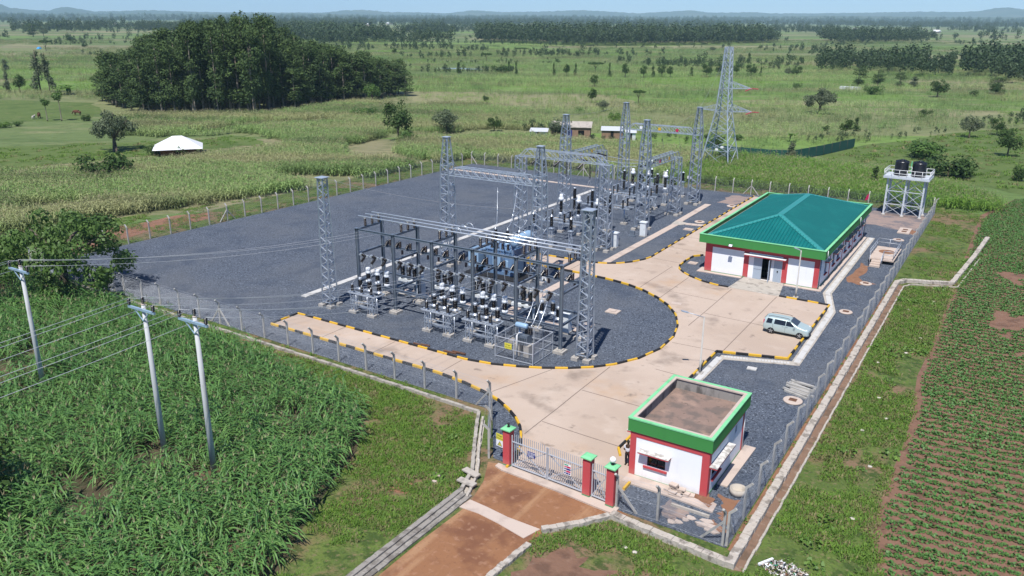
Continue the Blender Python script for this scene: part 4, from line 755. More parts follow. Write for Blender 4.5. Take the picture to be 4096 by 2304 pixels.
def column(name, label, cat, x, y, h, w0, w1, peak=None, n=9, rz=0.0, leg=.11, foot=.62, rings=(), plate=True, group=None, beamz=None):
    t = thing(name, label, cat, (x, y, .03), rz, group)
    hb = peak[0] if peak else h
    for c in range(4):
        p, q = corners(w0)[c], corners(w1)[c]; b = MB(); b.bar((*p, .3), (*q, hb), leg)
        if peak: b.bar((*q, hb), (*corners(peak[1])[c], h), leg*.85)
        b.build('leg', 'galv_shade', t)
        f = MB(); s = foot/2; sx, sy = (1 if p[0] > 0 else -1), (1 if p[1] > 0 else -1); cx, cy = p[0]*1.02, p[1]*1.02
        f.cbox((cx, cy, .14), (foot, foot, .28)).cbox((cx, cy, .30), (foot*.5, foot*.5, .06)); f.build('footing', 'footing', t)
    b = MB(); lace(b, .5, w0+(w1-w0)*.5/hb, hb, w1, n)
    for z in (.5,)+tuple(rings)+(hb,): ring(b, z, w0+(w1-w0)*min(z, hb)/hb)
    if peak: lace(b, hb, w1, h, peak[1], 4, .045); ring(b, h, peak[1], .06)
    b.build('bracing', 'galv', t)
    if plate: s = (peak[1] if peak else w1)*1.6; MB().cbox((0, 0, h+.05), (s, s, .05)).build('top_plate', 'galv', t)
    return t
column('lightning_mast', 'slim lattice lightning mast standing alone left of the steel frame', 'lattice mast', -55.05, 54.2, 12.65, 1.05, .62, n=13, leg=.14, foot=.6)
column('lightning_mast', 'slim lattice lightning mast at the front right corner of the steel frame', 'lattice mast', -28.05, 56.0, 12.65, 1.05, .62, n=13, leg=.14, foot=.6)
for (x, y, l) in ((-53.8, 72.0, 'tall gantry mast left of the transformer with empty beam to its right'), (-41.85, 72.0, 'tall gantry mast nearest behind the transformer where the empty beam ends'), (-53.3, 98.4, 'tall gantry mast behind the left beam corner with white headed transformers below'), (-53.5, 118.2, 'tall gantry mast at the left end of the rear beam with colour plates'), (-41.75, 98.9, 'tall gantry mast beside the white cabinet on the cover slabs'), (-41.6, 118.0, 'tall gantry mast at the right end of the rear beam with colour plates')):
    g = column('gantry_mast', l, 'lattice mast', x, y, 14.45, 1.45, 1.02, (11.45, .48), n=9, leg=.15, rings=(8.3, 9.2, 10.45))
    if y > 110 and x > -45: MB().cbox((-.85, 0, 4.0), (.6, .04, .42)).build('notice_plate', 'signw', g)
    fl = floodlight(g, (-.55, -.1, 6.3), R(-90), -35)
for (x, y, h, l) in ((-53.5, 87.1, 10.45, 'flat topped lattice column carrying the left end of the middle beam'), (-41.5, 87.0, 10.45, 'flat topped lattice column carrying the right end of the middle beam'), (-53.1, 109.5, 8.25, 'shorter lattice column at the far end of the left side beam'), (-41.5, 109.8, 8.25, 'shorter lattice column at the far end of the right side beam')):
    column('gantry_column', l, 'lattice column', x, y, h, 1.4, 1.02, n=8 if h > 9 else 6, leg=.15, plate=False)
def beam(label, p, q, z, hh=.95, w=.95, n=8, plates=()):
    p = Vector((*p, 0)); q = Vector((*q, 0)); L = (q-p).length; rz = math.atan2((q-p).y, (q-p).x)
    t = thing('gantry_beam', label, 'lattice beam', (p.x, p.y, z), rz); e = L*.085
    for s in (-1, 1): MB().bar((0, s*w/2, 0), (L, s*w/2, 0), .085).build('bottom_chord', 'galv', t)
    for s in (-1, 1): b = MB(); b.bar((e, s*w/2, hh), (L-e, s*w/2, hh), .08); b.bar((0, s*w/2, 0.0), (e, s*w/2, hh), .075); b.bar((L-e, s*w/2, hh), (L, s*w/2, 0), .075); b.build('top_chord', 'galv', t)
    b = MB(); st = (L-2*e)/n
    for i in range(n):
        x0 = e+i*st; x1 = x0+st
        for s in (-1, 1): b.bar((x0, s*w/2, hh), (x1, s*w/2, 0), .07, .04); b.bar((x1, s*w/2, 0), (x1, s*w/2, hh), .045)
        b.bar((x0, -w/2, hh), (x1, w/2, hh), .045); b.bar((x0, w/2, hh), (x0, -w/2, hh), .05); b.bar((x0, w/2, 0), (x0, -w/2, 0), .05)
    b.build('lacing', 'galv', t)
    for f, m_ in plates: o = MB().cbox((L*f, -w/2-.06, hh*.48), (.42, .03, .42)).build('phase_plate', m_, t)
    return t
beam('empty lattice beam between the two masts left of and behind the transformer', (-53.3, 72), (-42.35, 72), 10.42)
beam('middle lattice beam with black insulator strings hanging from it', (-53.5, 87.1), (-41.5, 87.0), 10.5)
beam('rear lattice beam carrying white yellow and red phase plates', (-53.0, 118.2), (-42.1, 118.0), 10.5, plates=((.22, 'signw'), (.5, 'yellow'), (.76, 'signr')))
beam('left side lattice beam running away towards the back of the yard', (-53.3, 98.9), (-53.1, 109.5), 8.3, plates=((.28, 'signr'), (.6, 'yellow')))
beam('right side lattice beam running away beside the white headed transformers', (-41.7, 99.4), (-41.5, 109.8), 8.3, plates=((.3, 'signr'), (.6, 'yellow')))
# --- transmission pylon beyond the fence
t = thing('transmission_pylon', 'tall steel transmission pylon in the maize beyond the back fence', 'pylon', (-48.9, 151.8, 0), R(-3))
LV = [(0.2, 5.6), (3.4, 4.6), (7.0, 3.4), (10.5, 2.3), (14.7, 1.75), (16.0, 1.6), (22.0, 1.05)]
for c in range(4):
    b = MB()
    for (z0, w0), (z1, w1) in zip(LV, LV[1:]): b.bar((*corners(w0)[c], z0), (*corners(w1)[c], z1), .18)
    b.build('leg', 'galv', t); MB().cbox((*corners(5.7)[c], .15), (.8, .8, .3)).build('footing', 'footing', t)
b = MB()
for (z0, w0), (z1, w1), n in zip(LV, LV[1:], (1, 2, 2, 3, 1, 5)): lace(b, z0, w0, z1, w1, n, .10, True); ring(b, z1, w1, .08)
b.build('bracing', 'galv', t)
for sx, z, l in ((1, 14.7, 5.0), (1, 10.55, 5.2), (-1, 10.55, 4.8)):
    wb = 1.75 if z > 12 else 2.3; b = MB(); tip = Vector((sx*(wb/2+l-1), 0, z+.15))
    for s in (-1, 1):
        a = Vector((sx*wb/2, s*wb/2, z)); u = Vector((sx*wb/2*.93, s*wb/2*.93, z+1.25)); b.bar(a, tip, .09); b.bar(u, tip, .08)
        for f in (.25, .5, .75): b.bar(a.lerp(tip, f), u.lerp(tip, f), .05); b.bar(a.lerp(tip, f), u.lerp(tip, f-.25), .05)
    for f in (.0, .25, .5, .75): b.bar(Vector((sx*wb/2, -wb/2, z)).lerp(tip, f), Vector((sx*wb/2, wb/2, z)).lerp(tip, f), .05)
    arm_ = b.build('cross_arm', 'galv', t)
    if sx > 0:
        for d in ((1.5, .35, -.06), (-.9, -.7, -.45)): v = Vector(d); MB().lathe(tip, [(.03, 0)]+[(r, .12*k+o) for k in range(1, 10) for r, o in ((.05, 0), (.12, .03), (.05, .06))]+[(.03, 1.3)], 8, v).build('insulator', 'signr', arm_)
for s in (-1, 1): MB().cbox((s*.5+.5, -1.95, 3.9+.25*s), (.55, .04, .4)).build('number_plate', 'signw', t)
# ================================================================== INSULATORS AND APPARATUS
def shed(r0, r1, h, n):
    r0, r1 = r0*1.22, r1*1.28
    p = [(r0, 0)]
    for k in range(n): z = h*(k+.15)/n; s = h/n; p += [(r0, z), (r1, z+s*.35), (r1*.96, z+s*.5), (r0, z+s*.75)]
    return p+[(r0, h)]
def lat_leg(b, x, y, z0, z1, w=.34, n=3, t=.035):
    for c in corners(w): b.bar((x+c[0], y+c[1], z0), (x+c[0], y+c[1], z1), .05)
    for f in range(4):
        for i in range(n):
            a, c = corners(w)[f], corners(w)[(f+1) % 4]
            if i % 2: a, c = c, a
            b.bar((x+a[0], y+a[1], z0+(z1-z0)*i/n), (x+c[0], y+c[1], z0+(z1-z0)*(i+1)/n), t)
def pedestal(t, h=2.35, top=.6, w=.36):
    b = MB(); lat_leg(b, 0, 0, .25, h, w, 4); b.cbox((0, 0, h+.03), (top, top, .06)); b.build('pedestal', 'galv', t)
    f = MB(); f.cbox((0, 0, .12), (.8, .8, .24)); f.build('footing', 'footing', t)
PH3 = ('left', 'middle', 'right'); XP = (-50.2, -47.6, -44.9)
def row(maker, Y, fmt, group, xs=XP):
    p = None
    for i, x in enumerate(xs):
        if p is None: p = maker(fmt % PH3[i], (x, Y, .03), group)
        else: dup(p, (x, Y, .03), fmt % PH3[i])
def arrester(label, loc, group):
    t = thing('surge_arrester', label, 'surge arrester', loc, 0, group); pedestal(t)
    MB().lathe((0, 0, 2.41), [(.15, 0), (.15, .14), (.09, .18)], 12).build('base', 'alu', t); MB().lathe((0, 0, 2.58), shed(.12, .175, 1.25, 16), 14).build('insulator', 'porc', t); MB().lathe((0, 0, 3.83), [(.1, 0), (.2, .02), (.2, .1), (.06, .14), (.05, .3)], 14).build('cap', 'alu', t); return t
def hv_ct(label, loc, group, hp=2.35):
    t = thing('current_transformer', label, 'transformer', loc, 0, group); pedestal(t, hp)
    MB().lathe((0, 0, hp+.06), [(.3, 0), (.3, .28), (.2, .34)], 14).build('base', 'ctwhite', t); MB().lathe((0, 0, hp+.4), shed(.13, .19, 1.45, 16), 14).build('insulator', 'porc', t)
    h = MB().lathe((0, 0, hp+1.85), [(.14, 0), (.32, .06), (.34, .42), (.25, .46), (.25, .5), (.22, .85), (.17, .9), (.02, .92)], 16).build('head', 'ctwhite', t); MB().bar((-.5, 0, hp+2.1), (.5, 0, hp+2.1), .08).build('terminal', 'alu', h); return t
def disconnector(label, Y, cat='isolator'):
    t = thing('isolator_switch', label, cat, (-47.55, Y, .03))
    for x in (-2.4, 2.55):
        b = MB(); b.tube([(x, .85, .25), (x, .85, 2.25)], .09, 8); b.build('post', 'galv', t); f = MB(); f.cbox((x-.2, .85, .12), (.42, .6, .24)).cbox((x+.24, .85, .12), (.42, .6, .24)); f.build('footing', 'footing', t)
    b = MB()
    for y in (.1, 1.6): b.bar((-3.6, y, 2.33), (3.6, y, 2.33), .12, .14)
    for x in (-2.4, 2.55): b.bar((x, .0, 2.2), (x, 1.7, 2.2), .12)
    b.build('frame', 'galv', t)
    for x in (-2.65, -.05, 2.65):
        for y in (.1, 1.6): MB().lathe((x, y, 2.4), shed(.07, .12, 1.15, 14), 10).build('insulator', 'porc', t)
        c = MB(); c.tube([(x, .05, 3.62), (x, 1.65, 3.62)], .035, 6); c.cbox((x, .1, 3.6), (.2, .18, .1)).cbox((x, 1.6, 3.6), (.2, .18, .1)); c.build('blade', 'alu', t)
    m = MB(); m.cbox((2.75, 1.15, .95), (.4, .3, .5)); m.tube([(2.75, 1.0, 0), (2.75, 1.0, .75)], .05, 6); m.tube([(2.75, 1.1, 1.2), (2.75, 1.1, 2.3)], .025, 6); m.build('drive_box', 'galvd', t); return t
def breaker(label, Y):
    t = thing('circuit_breaker', label, 'circuit breaker', (-47.55, Y, .03))
    for x in (-2.3, 2.3):
        b = MB(); lat_leg(b, x, 0, .25, 2.05, .5, 3, .045); b.build('support', 'galv', t); f = MB(); f.cbox((x, 0, .13), (.95, .95, .26)); f.build('footing', 'footing', t)
    MB().cbox((0, 0, 2.2), (6.0, .42, .32)).build('beam_box', 'galvd', t); MB().cbox((0, -.1, 1.35), (.8, .6, 1.3)).build('drive_cabinet', 'galv', t)
    for x in (-2.65, 0, 2.65):
        MB().lathe((x, 0, 2.36), shed(.11, .165, 1.35, 16), 12).build('post_insulator', 'porc', t); c = MB().lathe((x, 0, 3.71), [(.14, 0), (.2, .03), (.2, .12), (.14, .15)], 12).build('middle_terminal', 'alu', t); MB().lathe((x, 0, 3.86), shed(.14, .20, 1.35, 15), 12).build('interrupter', 'porc', t); MB().lathe((x, 0, 5.21), [(.15, 0), (.2, .03), (.2, .1), (.08, .14)], 12).build('top_terminal', 'alu', t)
    return t
row(arrester, 84.8, '%s surge arrester in the front row behind the main transformer', 'surge arresters behind the transformer')
disconnector('first isolator frame of six black posts behind the surge arresters', 88.0)
row(hv_ct, 91.9, '%s white headed current transformer between the middle beam and the breaker', 'white headed current transformers nearer the transformer')
breaker('circuit breaker with three tall black poles beside the nearer white headed transformers', 95.6)
disconnector('second isolator frame of black posts between the two side beams', 99.55)
disconnector('third isolator frame of black posts under the far half of the side beams', 107.7)
breaker('circuit breaker with three tall black poles under the far end of the side beams', 111.4)
row(hv_ct, 114.6, '%s white headed transformer in the row before the rear beam', 'white headed transformers nearer the back fence')
disconnector('fourth isolator frame of black posts below the rear beam', 117.0)
row(arrester, 122.0, '%s surge arrester in the last row near the back fence', 'surge arresters near the back fence')
def ins_string(label, p, d, L=1.75, n=14, r=.13):
    t = thing('insulator_string', label, 'insulator', p); d = Vector(d).normalized(); pr = [(.02, 0), (.02, .15)]
    for k in range(n): z = .15+(L-.3)*k/n; s = (L-.3)/n; pr += [(.05, z), (r, z+s*.3), (r, z+s*.5), (.05, z+s*.7)]
    MB().lathe((0, 0, 0), pr+[(.03, L-.15), (.02, L)], 10, d).build('discs', 'porc', t); return Vector(p)+d*L
def cable(name, label, p, q, sag, r=.02, m='wire', n=12, cat='wire', group=None):
    p, q = Vector(p), Vector(q); pts = [p.lerp(q, i/n)-Vector((0, 0, sag*4*(i/n)*(1-i/n))) for i in range(n+1)]
    return MB().tube(pts, r, 5).build(name, m, label=label, cat=cat, group=group)
for i, x in enumerate((-50.7, -47.6, -44.4)):
    q = ins_string('%s of the strain insulator strings reaching forward from the middle beam' % PH3[i], (x, 86.55, 10.45), (0, -1, -.28))
    cable('conductor', '%s conductor between the middle beam strings and the empty beam' % PH3[i], q, (x, 72.6, 10.45), .55, .02)
    q = ins_string('%s of the black insulator strings hanging straight down under the middle beam' % PH3[i], (x+.9, 86.6, 10.45), (0, 0, -1), 1.9)
    cable('conductor', '%s loop from the hanging strings down to the surge arresters' % PH3[i], q, (XP[i], 84.8, 4.3), .2, .02)
    y = 101.2+2.9*i
    q1 = ins_string('%s strain string on the left side beam' % ('nearest', 'middle', 'farthest')[i], (-52.75, y, 8.25), (1, 0, -.16)); q2 = ins_string('%s strain string on the right side beam' % ('nearest', 'middle', 'farthest')[i], (-42.1, y, 8.25), (-1, 0, -.12))
    cable('conductor', '%s conductor strung between the two side beams' % ('nearest', 'middle', 'farthest')[i], q1, q2, .25, .035, 'alu')
    cable('conductor', '%s drop lead from the strung conductors to the isolator posts' % ('nearest', 'middle', 'farthest')[i], (XP[i], y, 7.75), (XP[i], 99.7, 3.7), -.3, .018)
    cable('conductor', '%s connection along the bay from surge arrester to isolator' % PH3[i], (XP[i], 84.8, 4.25), (XP[i]+.0, 88.1, 3.68), .25, .02); cable('conductor', '%s connection from first isolator to white headed transformer' % PH3[i], (XP[i], 89.6, 3.66), (XP[i], 91.9, 4.5), .2, .02)
    cable('conductor', '%s connection from white headed transformer to breaker pole' % PH3[i], (XP[i], 91.9, 4.5), (XP[i], 95.6, 5.3), .35, .02); cable('conductor', '%s connection from breaker pole to second isolator' % PH3[i], (XP[i], 95.6, 3.8), (XP[i], 99.6, 3.66), .3, .02)
    cable('conductor', '%s lead rising from surge arrester to the rear beam' % PH3[i], (XP[i], 122, 4.3), (XP[i], 118.6, 10.4), .3, .018); cable('conductor', '%s connection before the rear beam' % PH3[i], (XP[i], 114.6, 4.5), (XP[i], 117.1, 3.66), .2, .02)
    cable('power_line', '%s line conductor from the rear beam to the pylon' % PH3[i], (XP[i], 118.6, 10.5), (-48.9+1.2*(i-1), 150.8, (10.6, 14.6, 10.6)[i]), .8, .014)
cable('earth_wire', 'earth wire strung between the two lightning masts', (-55.05, 54.2, 12.7), (-28.05, 56.0, 12.7), .9, .013); cable('earth_wire', 'earth wire from the left gantry mast to the rear left mast', (-53.3, 98.4, 14.5), (-53.5, 118.2, 14.5), .5, .012); cable('earth_wire', 'earth wire from the rear right mast to the pylon top', (-41.6, 118, 14.5), (-48.9, 151.8, 22), .6, .012)
for i, (x, y) in enumerate(((-40.95, 88.9), (-40.15, 95.9))):
    t = thing('control_cabinet', ['white control cabinet nearer the road on the trench side of the yard', 'white control cabinet in front of the tall gantry mast'][i], 'cabinet', (x, y, .03), group='white control cabinets')
    MB().cbox((0, 0, .06), (.86, .7, .12)).build('plinth', 'footing', t); MB().cbox((0, 0, .97), (.78, .62, 1.7)).build('body', 'cab', t); b = MB(); b.cbox((0, 0, 1.86), (.95, .8, .08)); b.cbox((0, 0, 1.93), (.8, .65, .06)); b.build('hood', 'cab', t); MB().cbox((.2, -.32, 1.0), (.04, .03, .2)).build('handle', 'galvd', t); MB().cbox((-.0, -.316, .97), (.7, .012, 1.55)).build('door', 'cab', t)
MB().cbox((-41.3, 95.0, .5), (.6, .35, .55)).cbox((-41.3, 95.0, .12), (.9, .6, .2)).build('junction_box', 'galvd', label='small grey junction box on a block beside the white cabinet', cat='box')
# ================================================================== MAIN TRANSFORMER
t = thing('power_transformer', 'large blue power transformer with a cylindrical oil conservator behind the steel frame', 'transformer', (-46.8, 72.8, .03))
MB().box(-3.6, -2.6, 0, 3.4, 2.6, .12).build('oil_pit', 'black', t); MB().box(-1.9, -1.3, .12, 1.9, 1.3, .5).build('skid', 'tx', t)
b = MB(); b.box(-1.6, -1.1, .5, 1.6, 1.2, 2.75)
for x in (-1.4, -.7, 0, .7, 1.4): b.box(x-.05, -1.2, .5, x+.05, -1.1, 2.7)
b.box(-1.7, -1.2, 2.75, 1.7, 1.3, 2.85); b.build('tank', 'tx', t)
for x0, y0, nn in ((-3.35, -2.1, 10), (-3.35, .1, 9)):
    for k in range(nn): MB().box(x0, y0+.19*k, .75, x0+1.35, y0+.19*k+.08, 2.65).build('radiator_fin', 'txl', t)
b = MB()
for y in (-1.9, -.4, .4, 1.7): b.tube([(-2.6, y, 2.7), (-1.5, y*.5, 2.6)], .09, 8); b.tube([(-2.6, y, .8), (-1.5, y*.5, .8)], .08, 8)
b.build('header_pipe', 'tx', t)
for k in range(7): MB().box(1.75, -1.9+.2*k, .8, 2.9, -1.82+.2*k, 2.5).build('radiator_fin', 'tx', t)
MB().lathe((2.35, -1.9, 4.25), [(.02, 0), (.4, .03), (.58, .12), (.6, .3), (.6, 3.2), (.58, 3.38), (.4, 3.47), (.02, 3.5)], 24, (0, 1, 0)).build('conservator', 'txl', t)
b = MB(); b.box(1.9, -1.5, .5, 2.15, -1.25, 3.7); b.box(1.9, 1.0, .5, 2.15, 1.25, 3.7); b.bar((2.0, -1.6, 3.65), (2.0, 1.4, 3.65), .2); b.bar((2.4, -1.4, 3.65), (1.6, -1.4, 2.8), .12); b.build('conservator_frame', 'tx', t)
MB().tube([(2.2, 0, 3.7), (1.5, 0, 3.2), (.8, 0, 2.9)], .07, 8).build('oil_pipe', 'tx', t); MB().tube([(2.3, -2.0, 4.9), (1.2, -2.0, 4.6), (.9, -1.3, 2.8)], .05, 6).build('oil_pipe', 'tx', t)
for i, x in enumerate((-1.25, .05, 1.25)):
    d = Vector(((i-1)*.16-.05, .12, 1)); tu = MB().lathe((x, .55, 2.85), [(.26, 0), (.26, .35), (.2, .4)], 14, d).build('turret', 'txl', t); s = Vector((x, .55, 2.85))+d.normalized()*.4
    bs = MB().lathe(s, shed(.11, .19, 1.3, 15), 14, d).build('bushing', 'porc', t); MB().lathe(s+d.normalized()*1.3, [(.1, 0), (.1, .16), (.04, .2), (.03, .4)], 10, d).build('bushing_cap', 'alu', bs)
for x in (-1.1, -.4, .3, 1.0): MB().lathe((x, -.75, 2.85), [(.16, 0), (.16, .1)]+[(a, .1+h) for a, h in shed(.07, .13, .55, 7)], 10).build('low_bushing', 'porcr', t)
MB().box(-.5, -1.55, .9, .5, -1.15, 2.2).build('marshalling_box', 'txl', t); MB().box(.9, -1.45, .8, 1.45, -1.15, 1.8).build('tap_changer_box', 'txl', t)
for i, (x, sx) in enumerate(((-48.3, -.2), (-46.75, 0), (-45.35, .2))): cable('conductor', '%s flexible lead rising from the transformer bushings towards the middle beam' % PH3[i], (x, 73.6, 5.05), (-50.0+2.6*i, 76.4, 8.6), .9, .028, 'alu')
# ================================================================== STEEL FRAME WITH BUSBARS
FX = [-52.85, -48.37, -43.85, -39.35, -34.85, -30.4]; FY0, FY1, FZ = 56.1, 59.75, 7.72
t = thing('busbar_gantry', 'big open frame of grey steel columns and beams carrying silver busbar tubes', 'steel frame', (0, 0, .03))
for y in (FY0, FY1):
    for x in FX:
        b = MB(); b.box(x-.13, y-.13, .3, x-.10, y+.13, FZ); b.box(x+.10, y-.13, .3, x+.13, y+.13, FZ); b.box(x-.10, y-.02, .3, x+.10, y+.02, FZ); b.cbox((x, y, FZ+.02), (.4, .4, .04)); c_ = b.build('column', 'galvd', t)
        f = MB(); f.cbox((x, y, .12), (.95, .95, .24)).cbox((x, y, .28), (.55, .55, .08)); f.build('footing', 'footing', c_)
def ibeam(p, q, h=.22, w=.16, m='galvd'):
    b = MB(); p = Vector(p); q = Vector(q); z = Vector((0, 0, h/2-.012)); b.bar(p+z, q+z, w, .025); b.bar(p-z, q-z, w, .025); b.bar(p, q, .025, h-.05); return b.build('beam', m, t)
for a, c in zip(FX, FX[1:]):
    for y, z in ((FY0, 7.6), (FY1, 5.2), (FY0, 2.3), (FY1, 2.35)): ibeam((a+.14, y, z), (c-.14, y, z))
    MB().bar((a+.14, FY0, 5.12), (c-.14, FY0, 5.12), .09).build('isolator_rail', 'galv', t)
for x in FX:
    for z in (7.6, 5.2, 2.4): ibeam((x, FY0+.14, z), (x, FY1-.14, z), .2)
s_ = MB().cbox((-34.0, FY1-.3, 5.0), (.45, .03, .45)).build('warning_plate', 'signw', t); MB().add([(-34.15, FY1-.32, 4.86), (-33.85, FY1-.32, 4.86), (-34.0, FY1-.32, 5.14)], [(0, 1, 2)]).build('triangle', 'ink', s_)
for i, y in enumerate((57.35, 58.35, 59.3)): 
    b = MB().tube([(-53.7, y, 8.62), (-29.4, y, 8.62)], .065, 10).build('busbar_tube', 'alu', label=('front', 'middle', 'rear')[i]+' of the three long silver busbar tubes on top of the frame', cat='busbar', group='busbar tubes')
    for x in (-41.9, -36.2): MB().tube([(x+.45*math.cos(R(a)), y, 8.66+.42*math.sin(R(a))) for a in range(0, 181, 20)], .03, 5).tube([(x+.40*math.cos(R(a)), y+.06, 8.66+.36*math.sin(R(a))) for a in range(0, 181, 20)], .03, 5).build('expansion_loop', 'alu', b)
pi = None
ORD = ('first', 'second', 'third', 'fourth', 'fifth', 'sixth')
for j, x in enumerate(FX):
    for i, y in enumerate((57.35, 58.35, 59.3)):
        l = '%s post insulator under the busbars on the %s frame row from the left' % (('front', 'middle', 'rear')[i], ORD[j])
        if pi is None:
            pi = thing('post_insulator', l, 'insulator', (x, y, 7.73), 0, 'post insulators under the busbars'); MB().lathe((0, 0, 0), [(.12, 0), (.12, .05)]+[(r, .05+h) for r, h in shed(.075, .115, .68, 8)], 12).build('insulator', 'porcr', pi); MB().cbox((0, 0, .79), (.22, .16, .09)).build('clamp', 'alu', pi)
        else: dup(pi, (x, y, 7.73), l)
iso = None
for j in range(5):
    x0, x1 = FX[j]+.5, FX[j+1]-.5; xs = [x0+.2+(x1-x0)*k/3.0+.2 for k in range(3)]; c = (FX[j]+FX[j+1])/2
    l = 'isolator of small black insulators along the front rail in the %s bay from the left' % ORD[j]; l2 = 'isolator of slanted black insulators on the rear beam in the %s bay from the left' % ORD[j]
    if iso is None:
        iso = thing('isolator_switch', l, 'isolator', (c, FY0, 5.15), 0, 'front rail isolators'); i2 = thing('isolator_switch', l2, 'isolator', (c, FY1, 5.33), 0, 'rear beam isolators')
        for x in (-1.3, 0, 1.3):
            MB().lathe((x-.30, -.12, .12), [(.05, 0)]+[(r, .03+h) for r, h in shed(.07, .12, .42, 5)], 10, (1, 0, -.25)).build('insulator', 'porc', iso); MB().lathe((x+.0, -.1, -.12), [(.05, 0)]+[(r, .03+h) for r, h in shed(.08, .14, .55, 6)], 10, (-.35, -.6, -.75)).build('insulator', 'porc', iso)
            b = MB(); b.bar((x-.45, -.1, .2), (x+.5, -.1, .1), .05); b.cbox((x-.45, -.1, .12), (.16, .2, .22)).bar((x-.45, -.1, .1), (x-.45, -.15, -.9), .045); b.cbox((x+.35, -.1, .02), (.14, .16, .2)); b.build('blade', 'alu', iso)
            MB().lathe((x, 0, 0), [(r, h) for r, h in shed(.08, .13, .62, 7)], 10).build('insulator', 'porcr', i2); q = MB().lathe((x-.42, -.12, 0), [(r, h) for r, h in shed(.08, .13, .55, 6)], 10, (.5, 0, .8)).build('insulator', 'porc', i2); b = MB(); b.bar((x-.1, -.1, .5), (x+.05, 0, .66), .06); b.cbox((x-.45, -.12, -.02), (.16, .14, .1)); b.build('blade', 'alu', i2)
            MB().lathe((x+.2, .05, -.25), [(r, h) for r, h in shed(.07, .11, .45, 5)], 10, (0, 0, -1)).build('insulator', 'porcr', i2)
    else: dup(iso, (c, FY0, 5.15), l); dup(i2, (c, FY1, 5.33), l2)
    for i, x in enumerate((c-1.3, c, c+1.3)):
        if j in (0, 2, 3): cable('conductor', '%s jumper from the front rail isolator down to the stands in the %s bay' % (PH3[i], ORD[j]), (x, 56.0, 4.4), (x, 54.6+.4, 3.3), .25, .016); cable('conductor', '%s rear jumper looping below the busbars in the %s bay' % (PH3[i], ORD[j]), (x, 59.75, 5.95), (x+.2, 58.4, 8.5), .5, .022, 'alu'); cable('conductor', '%s lead from rear isolator down to the breaker box in the %s bay' % (PH3[i], ORD[j]), (x, 59.6, 5.2), (x, 60.0, 3.1), -.5, .022, 'alu')
# --- stands with black insulators in front of the frame
CTB = None
for j, (bay, c) in enumerate(((0, -50.65), (2, -41.75), (3, -37.25))):
    nm = ('left stand', 'middle stand', 'right stand')[j]
    def ctbit():
        global ST_, PA, CA, WA
        ST_ = thing('equipment_stand', 'low lattice steel stand holding insulators, left one before the frame', 'stand', (c, 54.1, .03), 0, 'lattice stands before the frame')
        for x in (-1.15, 1.15):
            b = MB(); lat_leg(b, x, 0, .22, 1.95, .42, 3, .04); b.build('leg', 'galv', ST_); f = MB(); f.cbox((x, 0, .11), (.9, .75, .22)); f.build('footing', 'footing', ST_)
        b = MB()
        for y in (-.25, .15, 1.1): b.bar((-1.75, y, 2.03), (1.75, y, 2.03), .10, .12)
        for x in (-1.7, -.6, .6, 1.7): b.bar((x, -.3, 2.0), (x, 1.15, 2.0), .09)
        for z in (1.25, .9): b.bar((-1.5, -.15, z), (1.5, -.15, z), .07)
        b.build('frame', 'galv', ST_); b = MB()
        for k in range(5): b.bar((-.8, .1+.1*k, .55), (1.0, .1+.1*k, .55), .035)
        b.build('cable_rack', 'galv', ST_); b = MB()
        for x in (-.65, .75, 1.95): MB().tube([(x, -.25, 0), (x, -.25, 2.0)], .035, 6).build('conduit', 'alu', ST_)
        PA = thing('surge_arrester', 'a', 'surge arrester', (0, 0, 0), 0, 'surge arresters on the lattice stands'); MB().lathe((0, 0, 0), [(.1, 0), (.1, .12)], 10).build('base', 'alu', PA); MB().lathe((0, 0, .12), shed(.08, .125, .62, 8), 12).build('insulator', 'porc', PA); MB().lathe((0, 0, .74), [(.06, 0), (.06, .06), (.02, .1)], 10).build('cap', 'alu', PA)
        CA = thing('current_transformer', 'a', 'transformer', (0, 0, 0), 0, 'silver capped transformers on the lattice stands'); MB().lathe((0, 0, 0), [(.3, 0), (.3, .06), (.26, .1), (.14, .26)], 14).build('base', 'alu', CA); MB().lathe((0, 0, .26), shed(.13, .18, .66, 9), 14).build('insulator', 'porc', CA); MB().lathe((0, 0, .92), [(.16, 0), (.18, .02), (.18, .2), (.15, .23)], 14).build('cap', 'alu', CA)
        WA = thing('voltage_transformer', 'a', 'transformer', (0, 0, 0), 0, 'white headed transformers on the frame beam'); MB().lathe((0, 0, 0), [(.28, 0), (.28, .22), (.16, .3)], 14).build('base', 'ctwhite', WA); MB().lathe((0, 0, .3), shed(.13, .18, .6, 8), 14).build('insulator', 'porc', WA); MB().lathe((0, 0, .9), [(.15, 0), (.26, .05), (.26, .22), (.2, .26), (.24, .34), (.24, .56), (.2, .62), (.02, .64)], 16).build('head', 'ctwhite', WA); MB().bar((-.36, 0, .95), (.36, 0, .95), .07).build('terminal', 'alu', WA)
    if j == 0: ctbit()
    else: dup(ST_, (c, 54.1, .03), 'low lattice steel stand holding insulators, %s one before the frame' % ('', 'middle', 'right')[j])
    for i, x in enumerate((c-1.17, c, c+1.17)):
        for pr, y, z, txt in ((PA, 53.98, 2.12, '%s thin black surge arrester along the front edge of the %s'), (CA, 55.1, 2.12, '%s silver capped black current transformer at the back of the %s'), (WA, 56.28, 2.44, '%s white headed voltage transformer on the beam above the %s')):
            l = txt % (PH3[i], nm)
            if j == 0 and i == 0: pr.location = (x, y, z); pr['label'] = l
            else: dup(pr, (x, y, z), l)
        cable('conductor', '%s curved lead between arrester and transformer on the %s' % (PH3[i], nm), (x, 53.98, 2.95), (x, 55.1, 3.35), -.18, .018)
